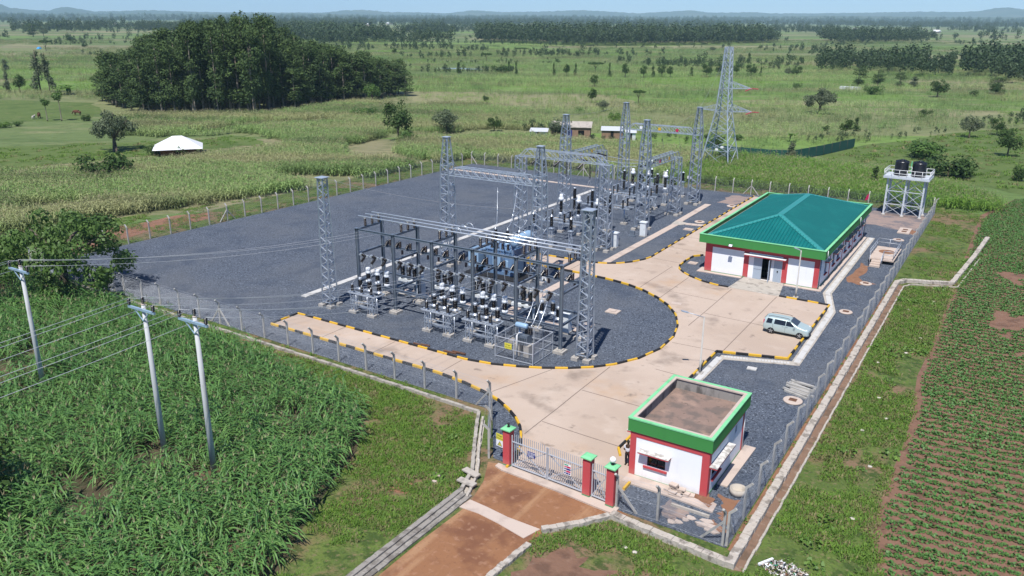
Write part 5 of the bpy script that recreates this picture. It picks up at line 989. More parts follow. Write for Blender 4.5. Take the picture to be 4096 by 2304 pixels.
for i, (x, y) in enumerate(((-33.3, 57.9), (-31.3, 57.3), (-32.4, 58.3))):
    d = dup(CA, (x, y, 2.5), ('left', 'right', 'rear')[i]+' silver capped transformer inside the right end bay of the frame'); MB().tube([(x, y+.2, .03), (x, y+.2, 2.45)], .05, 6).cbox((x, y, 2.46), (.7, .5, .05)).build('pipe_stand', 'galv', label=('left', 'right', 'rear')[i]+' pipe stand inside the right end bay of the frame', cat='stand')
# --- vacuum breakers with white boxes
V = None
for j in range(4):
    c = (FX[j]+FX[j+1])/2+.35; l = 'white boxed vacuum breaker behind the frame in the %s bay from the left' % ORD[j]
    if V is None:
        V = thing('vacuum_breaker', l, 'circuit breaker', (c, 60.6, .03), 0, 'white boxed breakers behind the frame'); MB().box(-1.25, -.28, 1.45, 1.05, .28, 1.82).build('mechanism_box', 'cab', V); MB().box(1.07, -.38, .12, 1.72, .38, 1.9).build('cabinet', 'cab', V); MB().box(-.1, -.295, 1.55, .16, -.282, 1.66).build('rating_plate', 'ink', V)
        for x in (-.9, .75):
            b = MB(); b.cbox((x, 0, .84), (.16, .3, 1.2)); b.build('leg', 'galvd', V); f = MB(); f.cbox((x, 0, .12), (.8, .8, .22)); f.build('footing', 'footing', V)
        for x in (-.85, -.05, .7): MB().lathe((x, 0, 1.82), shed(.13, .19, .55, 6), 12).build('pole', 'porc', V); p_ = MB().lathe((x, 0, 2.37), [(.15, 0), (.2, .04), (.2, .1), (.14, .14)]+[(r, .14+h) for r, h in shed(.15, .21, .6, 6)], 12).build('pole', 'porc', V); MB().cbox((x, 0, 3.15), (.2, .2, .07)).build('terminal', 'alu', p_)
    else: dup(V, (c, 60.6, .03), l)
for i, (x, y) in enumerate(((-32.2, 60.4), (-50.7, 62.6), (-35.6, 61.0))):
    k = thing('marshalling_kiosk', ['tall white kiosk at the right end of the frame', 'tall white kiosk behind the left bay of the frame', 'tall white kiosk behind the caged transformer'][i], 'cabinet', (x, y, .03), group='white marshalling kiosks'); MB().cbox((0, 0, .08), (.9, .8, .16)).build('plinth', 'footing', k); MB().cbox((0, 0, 1.0), (.8, .7, 1.7)).build('body', 'cab', k); MB().cbox((0, 0, 1.88), (.9, .8, .07)).build('hood', 'cab', k); MB().cbox((0, -.36, 1.0), (.7, .015, 1.55)).build('door', 'cab', k)
for i, (x, y) in enumerate(((-40.9, 64.6), (-38.0, 66.2), (-40.6, 68.2))): MB().cbox((x, y, .22), (.9, .8, .4)).cbox((x, y, .45), (.5, .45, .06)).build('concrete_plinth', 'footing', label=('front', 'right', 'rear')[i]+' of the spare concrete plinths between the frame and the transformer', cat='plinth')
# --- caged station transformer
t = thing('safety_cage', 'square cage of steel posts and mesh around the small transformer', 'cage', (0, 0, .03)); CC = [(-34.6, 52.5), (-30.95, 52.5), (-30.95, 56.0-.25), (-34.6, 55.75)]
b = MB()
for (a, c) in zip(CC, CC[1:]+CC[:1]):
    for z in (.1, .95, 1.85): b.bar((*a, z), (*c, z), .055)
b.build('rail', 'gate', t)
for (a, c) in zip(CC, CC[1:]+CC[:1]):
    for f in (0, .5): q = (a[0]+(c[0]-a[0])*f, a[1]+(c[1]-a[1])*f); MB().cbox((*q, .95), (.07, .07, 1.9)).build('post', 'gate', t)
b = MB()
for k in range(8): b.bar((-31.0-.0+.0, 52.55+.14*k, .1), (-31.0, 52.55+.14*k, 1.8), .035)
b.build('door', 'gate', t); b = MB()
for (a, c) in zip(CC, CC[1:]+CC[:1]):
    A = Vector((*a, 0)); D = Vector((*c, 0))-A; L = D.length; D.normalize(); H2 = 1.7
    for i in range(int((L+H2)/.11)):
        for sg_ in (1, -1):
            s0 = i*.11-H2 if sg_ > 0 else i*.11; s1 = s0+H2*sg_; za, zb = .12, .12+H2
            if sg_ > 0:
                if s0 < 0: za -= s0; s0 = 0
                if s1 > L: zb -= s1-L; s1 = L
            else:
                if s0 > L: za += s0-L; s0 = L
                if s1 < 0: zb += s1; s1 = 0
            if zb-za > .05: b.bar(A+D*s0+Vector((0, 0, za)), A+D*s1+Vector((0, 0, zb)), .005)
b.build('mesh_panel', 'fwire', t)
danger_sign('danger_board', 'yellow danger electricity board on the front of the transformer cage', (-33.3, 52.45, 1.0), 0, tri=False, s=1.15)
t = thing('station_transformer', 'small grey transformer with a blue oil drum inside the mesh cage', 'transformer', (-32.75, 54.1, .03))
for x in (-.45, .45): MB().cbox((x, 0, .5), (.5, .9, 1.0)).build('plinth', 'footing', t)
b = MB(); b.box(-.5, -.4, 1.0, .5, .4, 1.85)
b.build('tank', 'galvd', t)
for k in range(6): MB().box(-.42+.15*k, -.58, 1.1, -.37+.15*k, .58, 1.7).build('fin', 'galvd', t)
MB().lathe((-.75, -.1, 2.62), [(.02, 0), (.2, .02), (.23, .06), (.23, 1.05), (.2, 1.1), (.02, 1.12)], 16, (1, 0, 0)).build('oil_drum', 'txl', t); MB().cbox((-.45, 0, 2.15), (.12, .12, .62)).build('bracket', 'tx', t)
for x in (0.05, .3, .5): MB().lathe((x, .15, 1.85), [(.1, 0)]+[(r, .03+h) for r, h in shed(.06, .1, .55, 6)], 10, (.15, 0, 1)).build('bushing', 'porc', t)
MB().tube([(-.35, -.62, .0), (-.35, -.62, 1.9), (-.25, -.5, 2.05), (-.1, -.2, 2.0)], .06, 8).build('cable_duct', 'signw', t)
for i, x in enumerate((-33.3, -32.6, -32.0)): cable('conductor', '%s cable curving down from the frame to the caged transformer' % PH3[i], (x+.3, 56.4, 5.0), (x+.35, 54.3, 2.55), .35, .03, 'alu')
for i, (x, y, a) in enumerate(((-38.2, 51.0, .1), (-37.4, 51.2, .15), (-41.6, 50.9, .05), (-40.9, 51.1, .2))): MB().cbox((x, y, .10+.07*(i == 1)), (1.3 if i < 2 else .9, .16, .1), a-.1).build('timber_plank', 'timber', label=['long brown plank lying by the kerb before the right stand', 'plank lying across the long plank by the kerb', 'short brown plank by the kerb left of the other planks', 'short brown offcut beside the left planks by the kerb'][i], cat='plank', group='brown planks by the kerb')
MB().lathe((-31.3, 60.0+3.2, .03), [(.55, 0), (.55, .1), (.4, .1), (.38, .02)], 18).build('cable_ring', 'slab', label='open concrete ring in the gravel behind the right end of the frame', cat='concrete ring')
# ================================================================== UTILITY POLES AND LINES
PX = [(-59.4, 28.4, 9.9), (-43.6, 27.4, 10.35), (-38.75, 27.4, 10.55)]
for i, (x, y, h) in enumerate(PX):
    t = thing('utility_pole', ['pale utility pole standing left of the other two in the maize', 'middle pale utility pole with a blue grey cross arm in the maize', 'pale utility pole nearest the gate rising out of the maize'][i], 'utility pole', (x, y, 0), group='utility poles in the maize')
    MB().tube([(0, 0, 0), (0, 0, h*.5), (0, 0, h)], [.19, .16, .12], 12).build('pole', 'polew', t); MB().bar((-1.28, -.16, h-.28), (1.28, -.16, h-.28), .13, .14).build('cross_arm', 'arm', t); MB().bar((-.0, -.14, h-1.0), (.75, -.16, h-.32), .05).bar((0, -.14, h-1.0), (-.75, -.16, h-.32), .05).build('arm_brace', 'arm', t); MB().lathe((0, 0, h), [(.13, 0), (.13, .05), (.02, .08)], 12).build('pole_top', 'slab', t)
    for dx in (-1.18, 0, 1.18): MB().lathe((dx, -.16 if dx else .0, h-.2 if dx else h+.08), [(.03, 0)]+[(r, .05+q) for r, q in shed(.05, .095, .36, 5)], 10).build('insulator', 'porc', t)
    tgt = (0, 2, 3)[i]; c = (FX[tgt]+FX[tgt+1])/2
    for k, dx in enumerate((-1.18, 0, 1.18)):
        p = (x+dx, y-(.16 if dx else 0), h+.25+(0.25 if not dx else 0)); z1 = 7.7 if i == 0 else 5.3
        cable('power_line', '%s wire from the %s utility pole to the steel frame' % (PH3[k], ('far left', 'middle', 'nearest')[i]), p, (c+dx*.8, 56.0, z1), .75 if i == 0 else .9, .014, 'linewire')
        cable('power_line', '%s wire leaving the %s utility pole towards the lower left' % (PH3[k], ('far left', 'middle', 'nearest')[i]), p, (x+dx+(-4 if i else -2), y-46, h-.4), .9, .014, 'linewire')
# ================================================================== VEGETATION
MT['maize'] = leafm('maize_leaf', (0.034, 0.092, 0.018), (0.155, 0.275, 0.074), (0.072, 0.165, 0.050), 0.30, 0.5, spec=0.35)
MT['maizef'] = leafm('far_maize_leaf', (0.080, 0.155, 0.044), (0.245, 0.335, 0.105), (0.215, 0.290, 0.105), 0.22, 0.6, 0.85, (0.37, 0.37, 0.18))
MT['maizeb'] = leafm('bright_maize_leaf', (0.085, 0.185, 0.028), (0.190, 0.310, 0.050), (0.140, 0.240, 0.040), 0.35, 0.5, 0.3, (0.19, 0.20, 0.07))
MT['tassel'] = LM('maize_tassel', (0.36, 0.32, 0.19), rough=0.9)
MT['bean'] = leafm('bean_leaf', (0.045, 0.110, 0.025), (0.110, 0.205, 0.050), (0.055, 0.130, 0.030), 0.25, 0.55)
MT['grass'] = leafm('grass_blade', (0.048, 0.120, 0.012), (0.135, 0.225, 0.028), (0.095, 0.140, 0.030), 0.3, 0.7)
MT['drygrass'] = leafm('dry_grass_blade', (0.12, 0.11, 0.045), (0.20, 0.165, 0.085), (0.095, 0.11, 0.035), 0.2, 0.8)
MT['leafdark'] = leafm('dark_tree_leaf', (0.014, 0.034, 0.009), (0.054, 0.092, 0.022), (0.034, 0.062, 0.018), 0.2, 0.7, spec=0.15)
MT['leafeuc'] = leafm('eucalyptus_leaf', (0.013, 0.032, 0.011), (0.085, 0.125, 0.040), (0.045, 0.070, 0.030), 0.15, 0.75, spec=0.1)
MT['leafmid'] = leafm('mid_tree_leaf', (0.030, 0.070, 0.014), (0.095, 0.165, 0.035), (0.060, 0.105, 0.025), 0.3, 0.55)
MT['leafbright'] = leafm('bright_bush_leaf', (0.050, 0.110, 0.016), (0.130, 0.215, 0.040), (0.080, 0.140, 0.025), 0.3, 0.55)
MT['leafgrey'] = leafm('grey_tree_leaf', (0.040, 0.058, 0.030), (0.105, 0.130, 0.068), (0.065, 0.080, 0.045), 0.2, 0.6)
MT['flower'] = LM('yellow_flower', (0.50, 0.34, 0.02), rough=0.8)
def strip(vs, fs, base, az, L, w, rise, droop, seg=4, twist=0.0):
    """an arching leaf"""
    d = Vector((math.cos(az), math.sin(az), 0)); u = Vector((-d.y, d.x, 0)); o = len(vs)
    for i in range(seg+1):
        f = i/seg; p = Vector(base)+d*L*(f*.95)+Vector((0, 0, rise*f-droop*f*f)); ww = w*(0.35+1.3*f*(1.25-f))*(1-f**3)+.004
        uu = (u+Vector((0, 0, twist*f))).normalized()*ww/2; vs += [p-uu, p+uu]
    for i in range(seg): fs.append((o+2*i, o+2*i+1, o+2*i+3, o+2*i+2))
def maize_mesh(name, seed, h=1.9, leaves=10, seg=4, w=.105, m='maize', tassel=True, at=((0, 0),)):
    rg = random.Random(seed); b = MB()
    for (ox, oy) in at:
        vs = []; fs = []; hh = h*rg.uniform(.85, 1.12); a0 = rg.uniform(0, 3.14)
        for i in range(leaves):
            f = (i+1)/(leaves+1); z = hh*(.14+.82*f); L = (.52+.62*math.sin(f*2.7))*rg.uniform(.8, 1.2)
            az = a0+math.pi*(i % 2)+rg.uniform(-.6, .6); strip(vs, fs, (ox, oy, z), az, L*.92, w, .42*L*rg.uniform(.7, 1.6), .95*L*rg.uniform(.55, 1.1), seg, rg.uniform(-.7, .7))
        b.k = 0; b.add(vs, fs, True); b.tube([(ox, oy, 0), (ox, oy, hh*.97)], [.022, .012], 3, False)
        if tassel:
            b.k = 1
            for k in range(4): a = rg.uniform(0, 6.28); b.add([(ox-.012, oy, hh*.95), (ox+.012, oy, hh*.95), (ox+.16*math.cos(a), oy+.16*math.sin(a), hh*.95+.3)], [(0, 1, 2)])
    return b.mesh(name, [m, 'tassel'])
def hidden(name, me): return bpy.data.objects.new(name, me)      # a source for scattered ground cover
def scatter(name, pts, srcs, label, cat, kind='stuff', smin=.85, smax=1.15, seed=0, z=0.0, scale=None, rot=None):
    """one object of ground cover: many small plants set on points"""
    n = len(pts); rs = np.random.RandomState(seed); me = bpy.data.meshes.new(name); me.vertices.add(n)
    P = np.zeros((n, 3), np.float32); P[:, :2] = np.asarray(pts)[:, :2]; P[:, 2] = z if np.asarray(pts).shape[1] == 2 else np.asarray(pts)[:, 2]
    me.vertices.foreach_set('co', P.ravel())
    for nm, ty, arr in (('rot', 'FLOAT', rs.uniform(0, 6.283, n) if rot is None else rot), ('size', 'FLOAT', rs.uniform(smin, smax, n)*(1 if scale is None else scale)), ('pick', 'INT', rs.randint(0, len(srcs), n))):
        a = me.attributes.new(nm, ty, 'POINT'); a.data.foreach_set('value', np.asarray(arr, np.int32 if ty == 'INT' else np.float32))
    o = bpy.data.objects.new(name, me); COL.objects.link(o); tag(o, label, cat, None, kind)
    g = bpy.data.node_groups.new(name, 'GeometryNodeTree'); g.interface.new_socket('Geometry', in_out='INPUT', socket_type='NodeSocketGeometry'); g.interface.new_socket('Geometry', in_out='OUTPUT', socket_type='NodeSocketGeometry')
    N_ = g.nodes.new; L_ = g.links.new; gi = N_('NodeGroupInput'); go = N_('NodeGroupOutput'); jn = N_('GeometryNodeJoinGeometry')
    def attr(nm, ty): q = N_('GeometryNodeInputNamedAttribute'); q.data_type = ty; q.inputs[0].default_value = nm; return q.outputs[0]
    rot_, siz, pk = attr('rot', 'FLOAT'), attr('size', 'FLOAT'), attr('pick', 'INT'); cx = N_('ShaderNodeCombineXYZ'); L_(rot_, cx.inputs[2])
    for i, s in enumerate(srcs):
        oi = N_('GeometryNodeObjectInfo'); oi.inputs[0].default_value = s; oi.inputs[1].default_value = True
        cp = N_('FunctionNodeCompare'); cp.data_type = 'INT'; cp.operation = 'EQUAL'; L_(pk, cp.inputs[2]); cp.inputs[3].default_value = i
        ip = N_('GeometryNodeInstanceOnPoints'); L_(gi.outputs[0], ip.inputs['Points']); L_(cp.outputs[0], ip.inputs['Selection']); L_(oi.outputs['Geometry'], ip.inputs['Instance']); L_(cx.outputs[0], ip.inputs['Rotation']); L_(siz, ip.inputs['Scale']); L_(ip.outputs[0], jn.inputs[0])
    L_(jn.outputs[0], go.inputs[0]); md = o.modifiers.new('plants', 'NODES'); md.node_group = g
    return o
def inside(P, poly):
    x, y = P[:, 0], P[:, 1]; r = np.zeros(len(P), bool); q = poly[-1]
    for p in poly:
        c = ((p[1] > y) != (q[1] > y)) & (x < (q[0]-p[0])*(y-p[1])/((q[1]-p[1]) or 1e-9)+p[0]); r ^= c; q = p
    return r
FWD = np.array([-math.sin(YAW), math.cos(YAW)]); RGT = np.array([math.cos(YAW), math.sin(YAW)])
def inview(P, margin=1.25, near=18):
    d = P@FWD; s = P@RGT; return (d > near) & (np.abs(s) < d*.6294*margin+9)
def vnoise(P, s, seed=0):
    return np.array([noise.noise(Vector((p[0]*s+seed*7.3, p[1]*s, seed*3.1))) for p in P])
def grid(poly, dx, dy, ang, jit, seed=0):
    rs = np.random.RandomState(seed); A = np.array(poly); c = A.mean(0); r = np.abs(A-c).max()*1.5
    u = np.arange(-r, r, dx); v = np.arange(-r, r, dy); U, V = np.meshgrid(u, v); U = U.ravel()+rs.uniform(-jit, jit, U.size)*dx; V = V.ravel()+rs.uniform(-jit, jit, V.size)*dy
    P = np.stack([c[0]+U*math.cos(ang)-V*math.sin(ang), c[1]+U*math.sin(ang)+V*math.cos(ang)], 1)
    P = P[inview(P)]; return P[inside(P, poly)]
def gridrow(poly, dx, dy, ang, seed):
    rs = np.random.RandomState(seed); P = grid(poly, dx, dy, ang, .14, seed); return P+rs.uniform(-.05, .05, P.shape)
# --- near maize field
rowa = R(52); MZ = [hidden('maize_source', maize_mesh('maize_plant', s, 1.75+.15*(s % 3), 11, 4, .105)) for s in range(5)]
P = gridrow(MAIZE_NEAR, .38, .86, R(86), 3); nz = vnoise(P, .16, 1)+.6*vnoise(P, .45, 2); keep = (nz > -.47)&(np.random.RandomState(1).rand(len(P)) < .93); P = P[keep]
P = P[[min((p[0]-x)**2+(p[1]+.7-y)**2 for x, y, _ in PX) > 1.5 for p in P]]
dist = np.hypot(P[:, 0], P[:, 1])+1000.0*((P@FWD < 33.5) | (np.abs(P@RGT) > (P@FWD)*.62)); order = np.argsort(dist); near, rest = P[order[:300]], P[order[300:]]
scatter('maize_field', rest, MZ, 'dense green maize crop filling the near left field below the poles', 'maize', seed=2, smin=.8, smax=1.15)
rg = random.Random(8)
for i, p in enumerate(near):
    o = bpy.data.objects.new('maize_plant', MZ[i % 5].data); COL.objects.link(o); o.location = (*p, 0); s = rg.uniform(.85, 1.15); o.scale = (s, s, s); o.rotation_euler.z = rg.uniform(0, 6.28)
    tag(o, 'single green maize plant at the bottom edge of the near field', 'maize plant', 'maize plants along the bottom edge')
# --- maize round the yard, in clumps with distance
def clump(name, seed, m, n=9, r=1.0, h=1.9, lv=7, seg=2): 
    rg = random.Random(seed); return hidden(name, maize_mesh(name, seed, h, lv, seg, .13, m, True, [(rg.uniform(-r, r), rg.uniform(-r, r)) for _ in range(n)]))
CF = [clump('maize_clump', 20+s, 'maizef') for s in range(3)]; CB = [clump('bright_maize_clump', 30+s, 'maizeb') for s in range(3)]
FL = [(-110, 45), (-108, 60), (-106, 67.5), (-103, 77), (-100, 87.5), (-97, 100), (-95.5, 124), (-94, 134), (-110, 150), (-134, 150), (-135, 127), (-133, 113), (-139, 93), (-147, 72), (-150, 45)]
FB = [(-92, 133.5), (-46, 134), (-12, 135.5), (-2, 137), (-2, 145), (-20, 160), (-36, 164), (-52, 163), (-75, 164), (-100, 162), (-110, 150)]
FL2 = [(-147, 72), (-158, 70), (-186, 84), (-230, 100), (-230, 45), (-150, 45)]; FL3 = [(-135, 127), (-134, 150), (-105, 165), (-100, 200), (-150, 215), (-188, 200), (-183, 163), (-196, 150), (-214, 138), (-206, 127), (-178, 110), (-164, 124), (-160, 134), (-143, 129)]
P = grid(FL, 1.15, 1.15, rowa, .45, 4); nz = vnoise(P, .06, 5); scatter('maize_field', P[nz > -.45], CF, 'pale mottled maize field beyond the far left fence', 'maize', seed=4)
P = grid(FL2, 1.5, 1.4, rowa, .45, 5); scatter('maize_field', P[vnoise(P, .05, 6) > -.3], CF, 'maize field left of the clearing at the frame edge', 'maize', seed=5)
P = grid(FL3, 1.5, 1.4, rowa, .45, 6); scatter('maize_field', P[vnoise(P, .05, 7) > -.35], CF, 'wide tan green maize field between the tin roofed hut and the grove', 'maize', seed=6)
P = grid(FB, 1.1, 1.1, rowa, .45, 7); nz = vnoise(P, .05, 8); f = P[:, 0] > -52; scatter('maize_field', P[f & (nz > -.5)], CB, 'bright green maize strip behind the back fence by the pylon', 'maize', seed=7, smin=.8, smax=1.1); scatter('maize_field', P[~f & (nz > -.5)], CF, 'yellowish maize field behind the back left fence', 'maize', seed=8)
def far_clump(name, seed, m): return clump(name, seed, m, 14, 2.6, 1.9, 5, 2)
MT['maizeg'] = leafm('green_maize_leaf', (0.060, 0.125, 0.036), (0.150, 0.235, 0.068), (0.110, 0.170, 0.055), 0.18, 0.6, 0.9, (0.29, 0.265, 0.135))
MT['scrub'] = leafm('field_scrub_leaf', (0.030, 0.065, 0.018), (0.085, 0.140, 0.040), (0.060, 0.100, 0.030), 0.3, 0.55)
CFF = [far_clump('far_maize_clump', 40+s, 'maizef') for s in range(2)]; CFG = [far_clump('far_green_maize_clump', 44+s, 'maizeg') for s in range(2)]; CFB = [far_clump('far_bright_maize_clump', 50+s, 'maizeb') for s in range(2)]
MID = [(-150, 215), (-100, 200), (-98, 185), (-75, 182), (-52, 174), (-36, 196), (-17, 236), (5, 264), (60, 300), (60, 640), (-560, 640), (-560, 300), (-330, 60), (-295, 95), (-292, 146), (-262, 160), (-285, 200), (-225, 236), (-205, 254), (-188, 236), (-188, 204), (-160, 210)]
P = grid(MID, 4.4, 4.0, rowa, .5, 9); D_ = np.hypot(P[:, 0], P[:, 1]); hz = vnoise(P@np.array([[math.cos(.55), -math.sin(.55)], [math.sin(.55), math.cos(.55)]])*np.array([.012, .045]), 1.0, 12)+.35*vnoise(P, .05, 3); pond_ = np.hypot(P[:, 0]+268, P[:, 1]-373) > 16
P_, hz = P[pond_], hz[pond_]
scatter('maize_field', P_[hz > .16], CFF, 'broad patchwork of pale maturing maize far beyond the yard', 'maize', seed=9, smin=.7, smax=1.15); scatter('maize_field', P_[(hz <= .16) & (hz > -.14)], CFG, 'mid green maize plots across the far fields', 'maize', seed=10, smin=.65, smax=1.1); q = P_[hz <= -.32]; scatter('maize_field', q, CFB, 'bright fresh green plots among the far fields', 'maize', seed=12, smin=.4, smax=.8)
# --- bean rows on the right
def tuft(name, seed, m, n, r, h, w):
    rg = random.Random(seed); b = MB()
    for i in range(n):
        a = rg.uniform(0, 6.28); q = r*math.sqrt(rg.random()); c = Vector((q*math.cos(a), q*math.sin(a), h*rg.uniform(.25, 1)*(1-.5*q/r))); nn = Vector((rg.uniform(-1, 1), rg.uniform(-1, 1), rg.uniform(.3, 1.4))).normalized(); u = nn.orthogonal().normalized()*w*rg.uniform(.6, 1.2); v = nn.cross(u)*.8
        b.add([c-u, c-v, c+u, c+v], [(0, 1, 2, 3)])
    return hidden(name, b.mesh(name, m))
def blades(name, seed, m, n, r, h):
    rg = random.Random(seed); b = MB(); vs = []; fs = []
    for i in range(n):
        a = rg.uniform(0, 6.28); q = r*math.sqrt(rg.random()); strip(vs, fs, (q*math.cos(a), q*math.sin(a), 0), rg.uniform(0, 6.28), h*rg.uniform(.4, .9), .05, h*rg.uniform(.7, 1.1), h*rg.uniform(.1, .7), 2)
    b.add(vs, fs); return hidden(name, b.mesh(name, m))
BT = [tuft('bean_tuft', 60+s, 'bean', 22, .27, .26, .085) for s in range(4)]
BEAN = [(-3.4, 132), (-3.6, 74), (-3.7, 67.4), (-3.2, 60.9), (-3.0, 56.1), (-3.1, 50.8), (-3.1, 46.3), (-2.8, 42.8), (-2.1, 39.6), (-1.9, 31), (40, 21), (70, 60), (70, 180), (0, 150)]
P = grid(BEAN, .25, .80, R(3), .14, 11); wob = vnoise(P, .09, 13)*1.1; P = P+np.stack([0*wob, wob], 1); nz = vnoise(P, .20, 14)+.5*vnoise(P, .7, 15); P = P[nz > -.66]
scatter('bean_rows', P, BT, 'wavy rows of low green bean plants in brown soil on the right', 'bean crop', seed=11, smin=.6, smax=1.25)
# --- grass and weeds on the verges
GT = [blades('grass_tuft', 70+s, 'grass', 34, .36, .22) for s in range(3)]+[blades('dry_grass_tuft', 75, 'drygrass', 26, .34, .24)]; WT = [tuft('weed_tuft', 80+s, 'leafbright', 30, .42, .32, .09) for s in range(2)]
def verge(poly, d, thr, seed, label, srcs=GT, smin=.6, smax=1.3):
    P = grid(poly, d, d, .4, .5, seed); nz = vnoise(P, .22, seed)+.6*vnoise(P, .8, seed+1); P = P[nz > thr]; return scatter('grass', P, srcs, label, 'grass', seed=seed, smin=smin, smax=smax)
VL = [(-95, 43.9), (-62, 43.6), (-42, 43.3), (-30.4, 42.9), (-26.1, 36.2), (-25.4, 33.9), (-26.6, 22), (-28.3, 22), (-30, 26.5), (-32, 31), (-33.2, 34.5), (-36.7, 39.3), (-44, 40.9), (-67, 42.9), (-92, 43.2)]
VR = [(-8.2, 36), (-8.2, 91.6), (-3.4, 94), (-2.6, 107), (-3.8, 107), (-4.0, 74), (-4.1, 67), (-3.7, 60.9), (-3.5, 56), (-3.6, 50.8), (-3.7, 46.3), (-3.3, 42.8), (-2.5, 39.6), (-2.3, 28), (-12, 28), (-11, 34)]
VF = [(-18.9, 33), (-17.3, 34.8), (-16.2, 36.3), (-9.5, 35.8), (-8.6, 34), (-9, 28), (-12, 30.5), (-15.3, 32.6), (-17.2, 33.2), (-18.6, 31)]
verge(VL, .27, -.20, 21, 'rough mottled grass between the maize and the low stone wall'); verge(VR, .28, -.22, 22, 'patchy grass strip between the earth drain and the bean field'); verge(VF, .26, -.2, 23, 'short grass in front of the guard house stone wall')
verge(VL, .95, .30, 24, 'leafy weeds dotted over the left verge', WT, .5, 1.4); verge(VR, 1.0, .34, 25, 'leafy weeds dotted over the right verge', WT, .5, 1.6)
verge([(-9.0, 92.8), (-9.3, 130), (-2.0, 134), (-2.6, 109), (-4.4, 95.6)], .55, -.1, 26, 'grass outside the far half of the right fence'); verge([(-29.6, 44.0), (-92, 45.1), (-92, 44.5), (-29.6, 43.5)], .4, .05, 27, 'thin grass between the front fence and the stone wall'); verge([(-9.65, 37), (-9.45, 37), (-9.45, 91), (-9.7, 91)], .45, .1, 28, 'weeds along the foot of the right fence', WT, .3, .8)
blob('earth_bank', [(-94, 50), (-98.5, 52), (-101, 60), (-100.5, 69), (-98, 74), (-95, 72), (-95.5, 60)], .02, 'redsoil', 61, .5)
verge([(-92.8, 47), (-91.0, 124), (-95.0, 124), (-99, 88), (-105, 67), (-109, 45)], .5, .0, 29, 'grass bank between the far left fence and the maize'); verge([(-90, 129), (-10, 131), (-3, 136.5), (-12, 135), (-92, 133)], .6, -.25, 30, 'grass strip behind the back fence')
# --- meadows and clearings
verge([(-32, 193), (-15, 232), (0, 258), (40, 258), (40, 152), (4, 154), (-20, 169), (-34, 170)], 1.9, -.1, 31, 'tussocky grass over the right hand meadow', GT, 1.2, 3.0); verge([(-185, 89), (-176, 101), (-161, 121), (-158, 130), (-143, 126), (-137, 112), (-142, 93), (-149, 74), (-170, 70)], 1.7, .0, 32, 'rough grass in the clearing round the hut', GT, 1.2, 2.6)
for i, (pl, lab) in enumerate((([(-186, 89), (-176, 103), (-161, 121), (-158, 131), (-143, 125), (-144, 118), (-150, 99), (-157, 74), (-170, 70)], 'clearing'), ([(-290, 142), (-257, 155), (-229, 140), (-216, 125), (-230, 111), (-280, 105)], 'clearing'), ([(-33, 193), (-15, 233), (0, 260), (40, 260), (40, 150), (3, 152), (-21, 168), (-35, 169)], 'meadow'))): blob('meadow', pl, .02, 'meadow', 40+i, 1.5, 6)
sheet('pond', [(-279, 364), (-281, 373), (-272, 380), (-255, 377), (-254, 374), (-268, 370)], .03, LM('pond_water', (0.30, 0.34, 0.36), rough=.15), kind='structure')
# ================================================================== TREES
def crown_mesh(name, clumps, n, leaf, m, seed, flat=1.0):
    """many leaf-sized faces in clumps: (x, y, z, radius)"""
    rg = random.Random(seed); b = MB(); tot = sum(c[3]**2 for c in clumps)
    for cx, cy, cz, r in clumps:
        for i in range(max(4, int(n*r*r/tot))):
            d = Vector((rg.gauss(0, 1), rg.gauss(0, 1), rg.gauss(0, 1)+.25)).normalized(); q = r*rg.uniform(.55, 1.08); c = Vector((cx, cy, cz))+Vector((d.x*q, d.y*q, d.z*q*flat))
            nn = (d+Vector((rg.uniform(-.9, .9), rg.uniform(-.9, .9), rg.uniform(-.4, 1.0)))).normalized(); u = nn.orthogonal().normalized(); u = (Matrix.Rotation(rg.uniform(0, 6.28), 3, nn) @ u); v = nn.cross(u); s = leaf*rg.uniform(.55, 1.25)
            b.add([c-u*s, c-v*s*.55, c+u*s, c+v*s*.55], [(0, 1, 2, 3)])
    return b.mesh(name, m)
def trunk_mesh(name, h, r0, limbs, m='bark', lean=(0, 0), top=.35):
    b = MB(); ax = [Vector((lean[0]*t*t, lean[1]*t*t, h*t)) for t in (0, .08, .35, .7, 1)]; b.tube(ax, [r0*1.5, r0, r0*.85, r0*.62, r0*top], 8)
    for t0, tip, r in limbs:
        p = Vector((lean[0]*t0*t0, lean[1]*t0*t0, h*t0)); q = Vector(tip); mid = p.lerp(q, .5)+Vector((0, 0, .08*(q-p).length)); b.tube([p, mid, q], [r, r*.7, r*.25], 6)
    return b.mesh(name, m)
PROTO = {}
def proto(kind, h, w, trunk, crown): PROTO[kind] = (h, w, trunk, crown)
def blobs(rg, n, rx, rz, z0, r0, r1, bias=0.0):
    out = []
    for i in range(n):
        while True:
            p = Vector((rg.uniform(-1, 1), rg.uniform(-1, 1), rg.uniform(-1, 1)))
            if p.length < 1 and p.length > bias: break
        out.append((p.x*rx, p.y*rx, z0+p.z*rz, rg.uniform(r0, r1)))
    return out
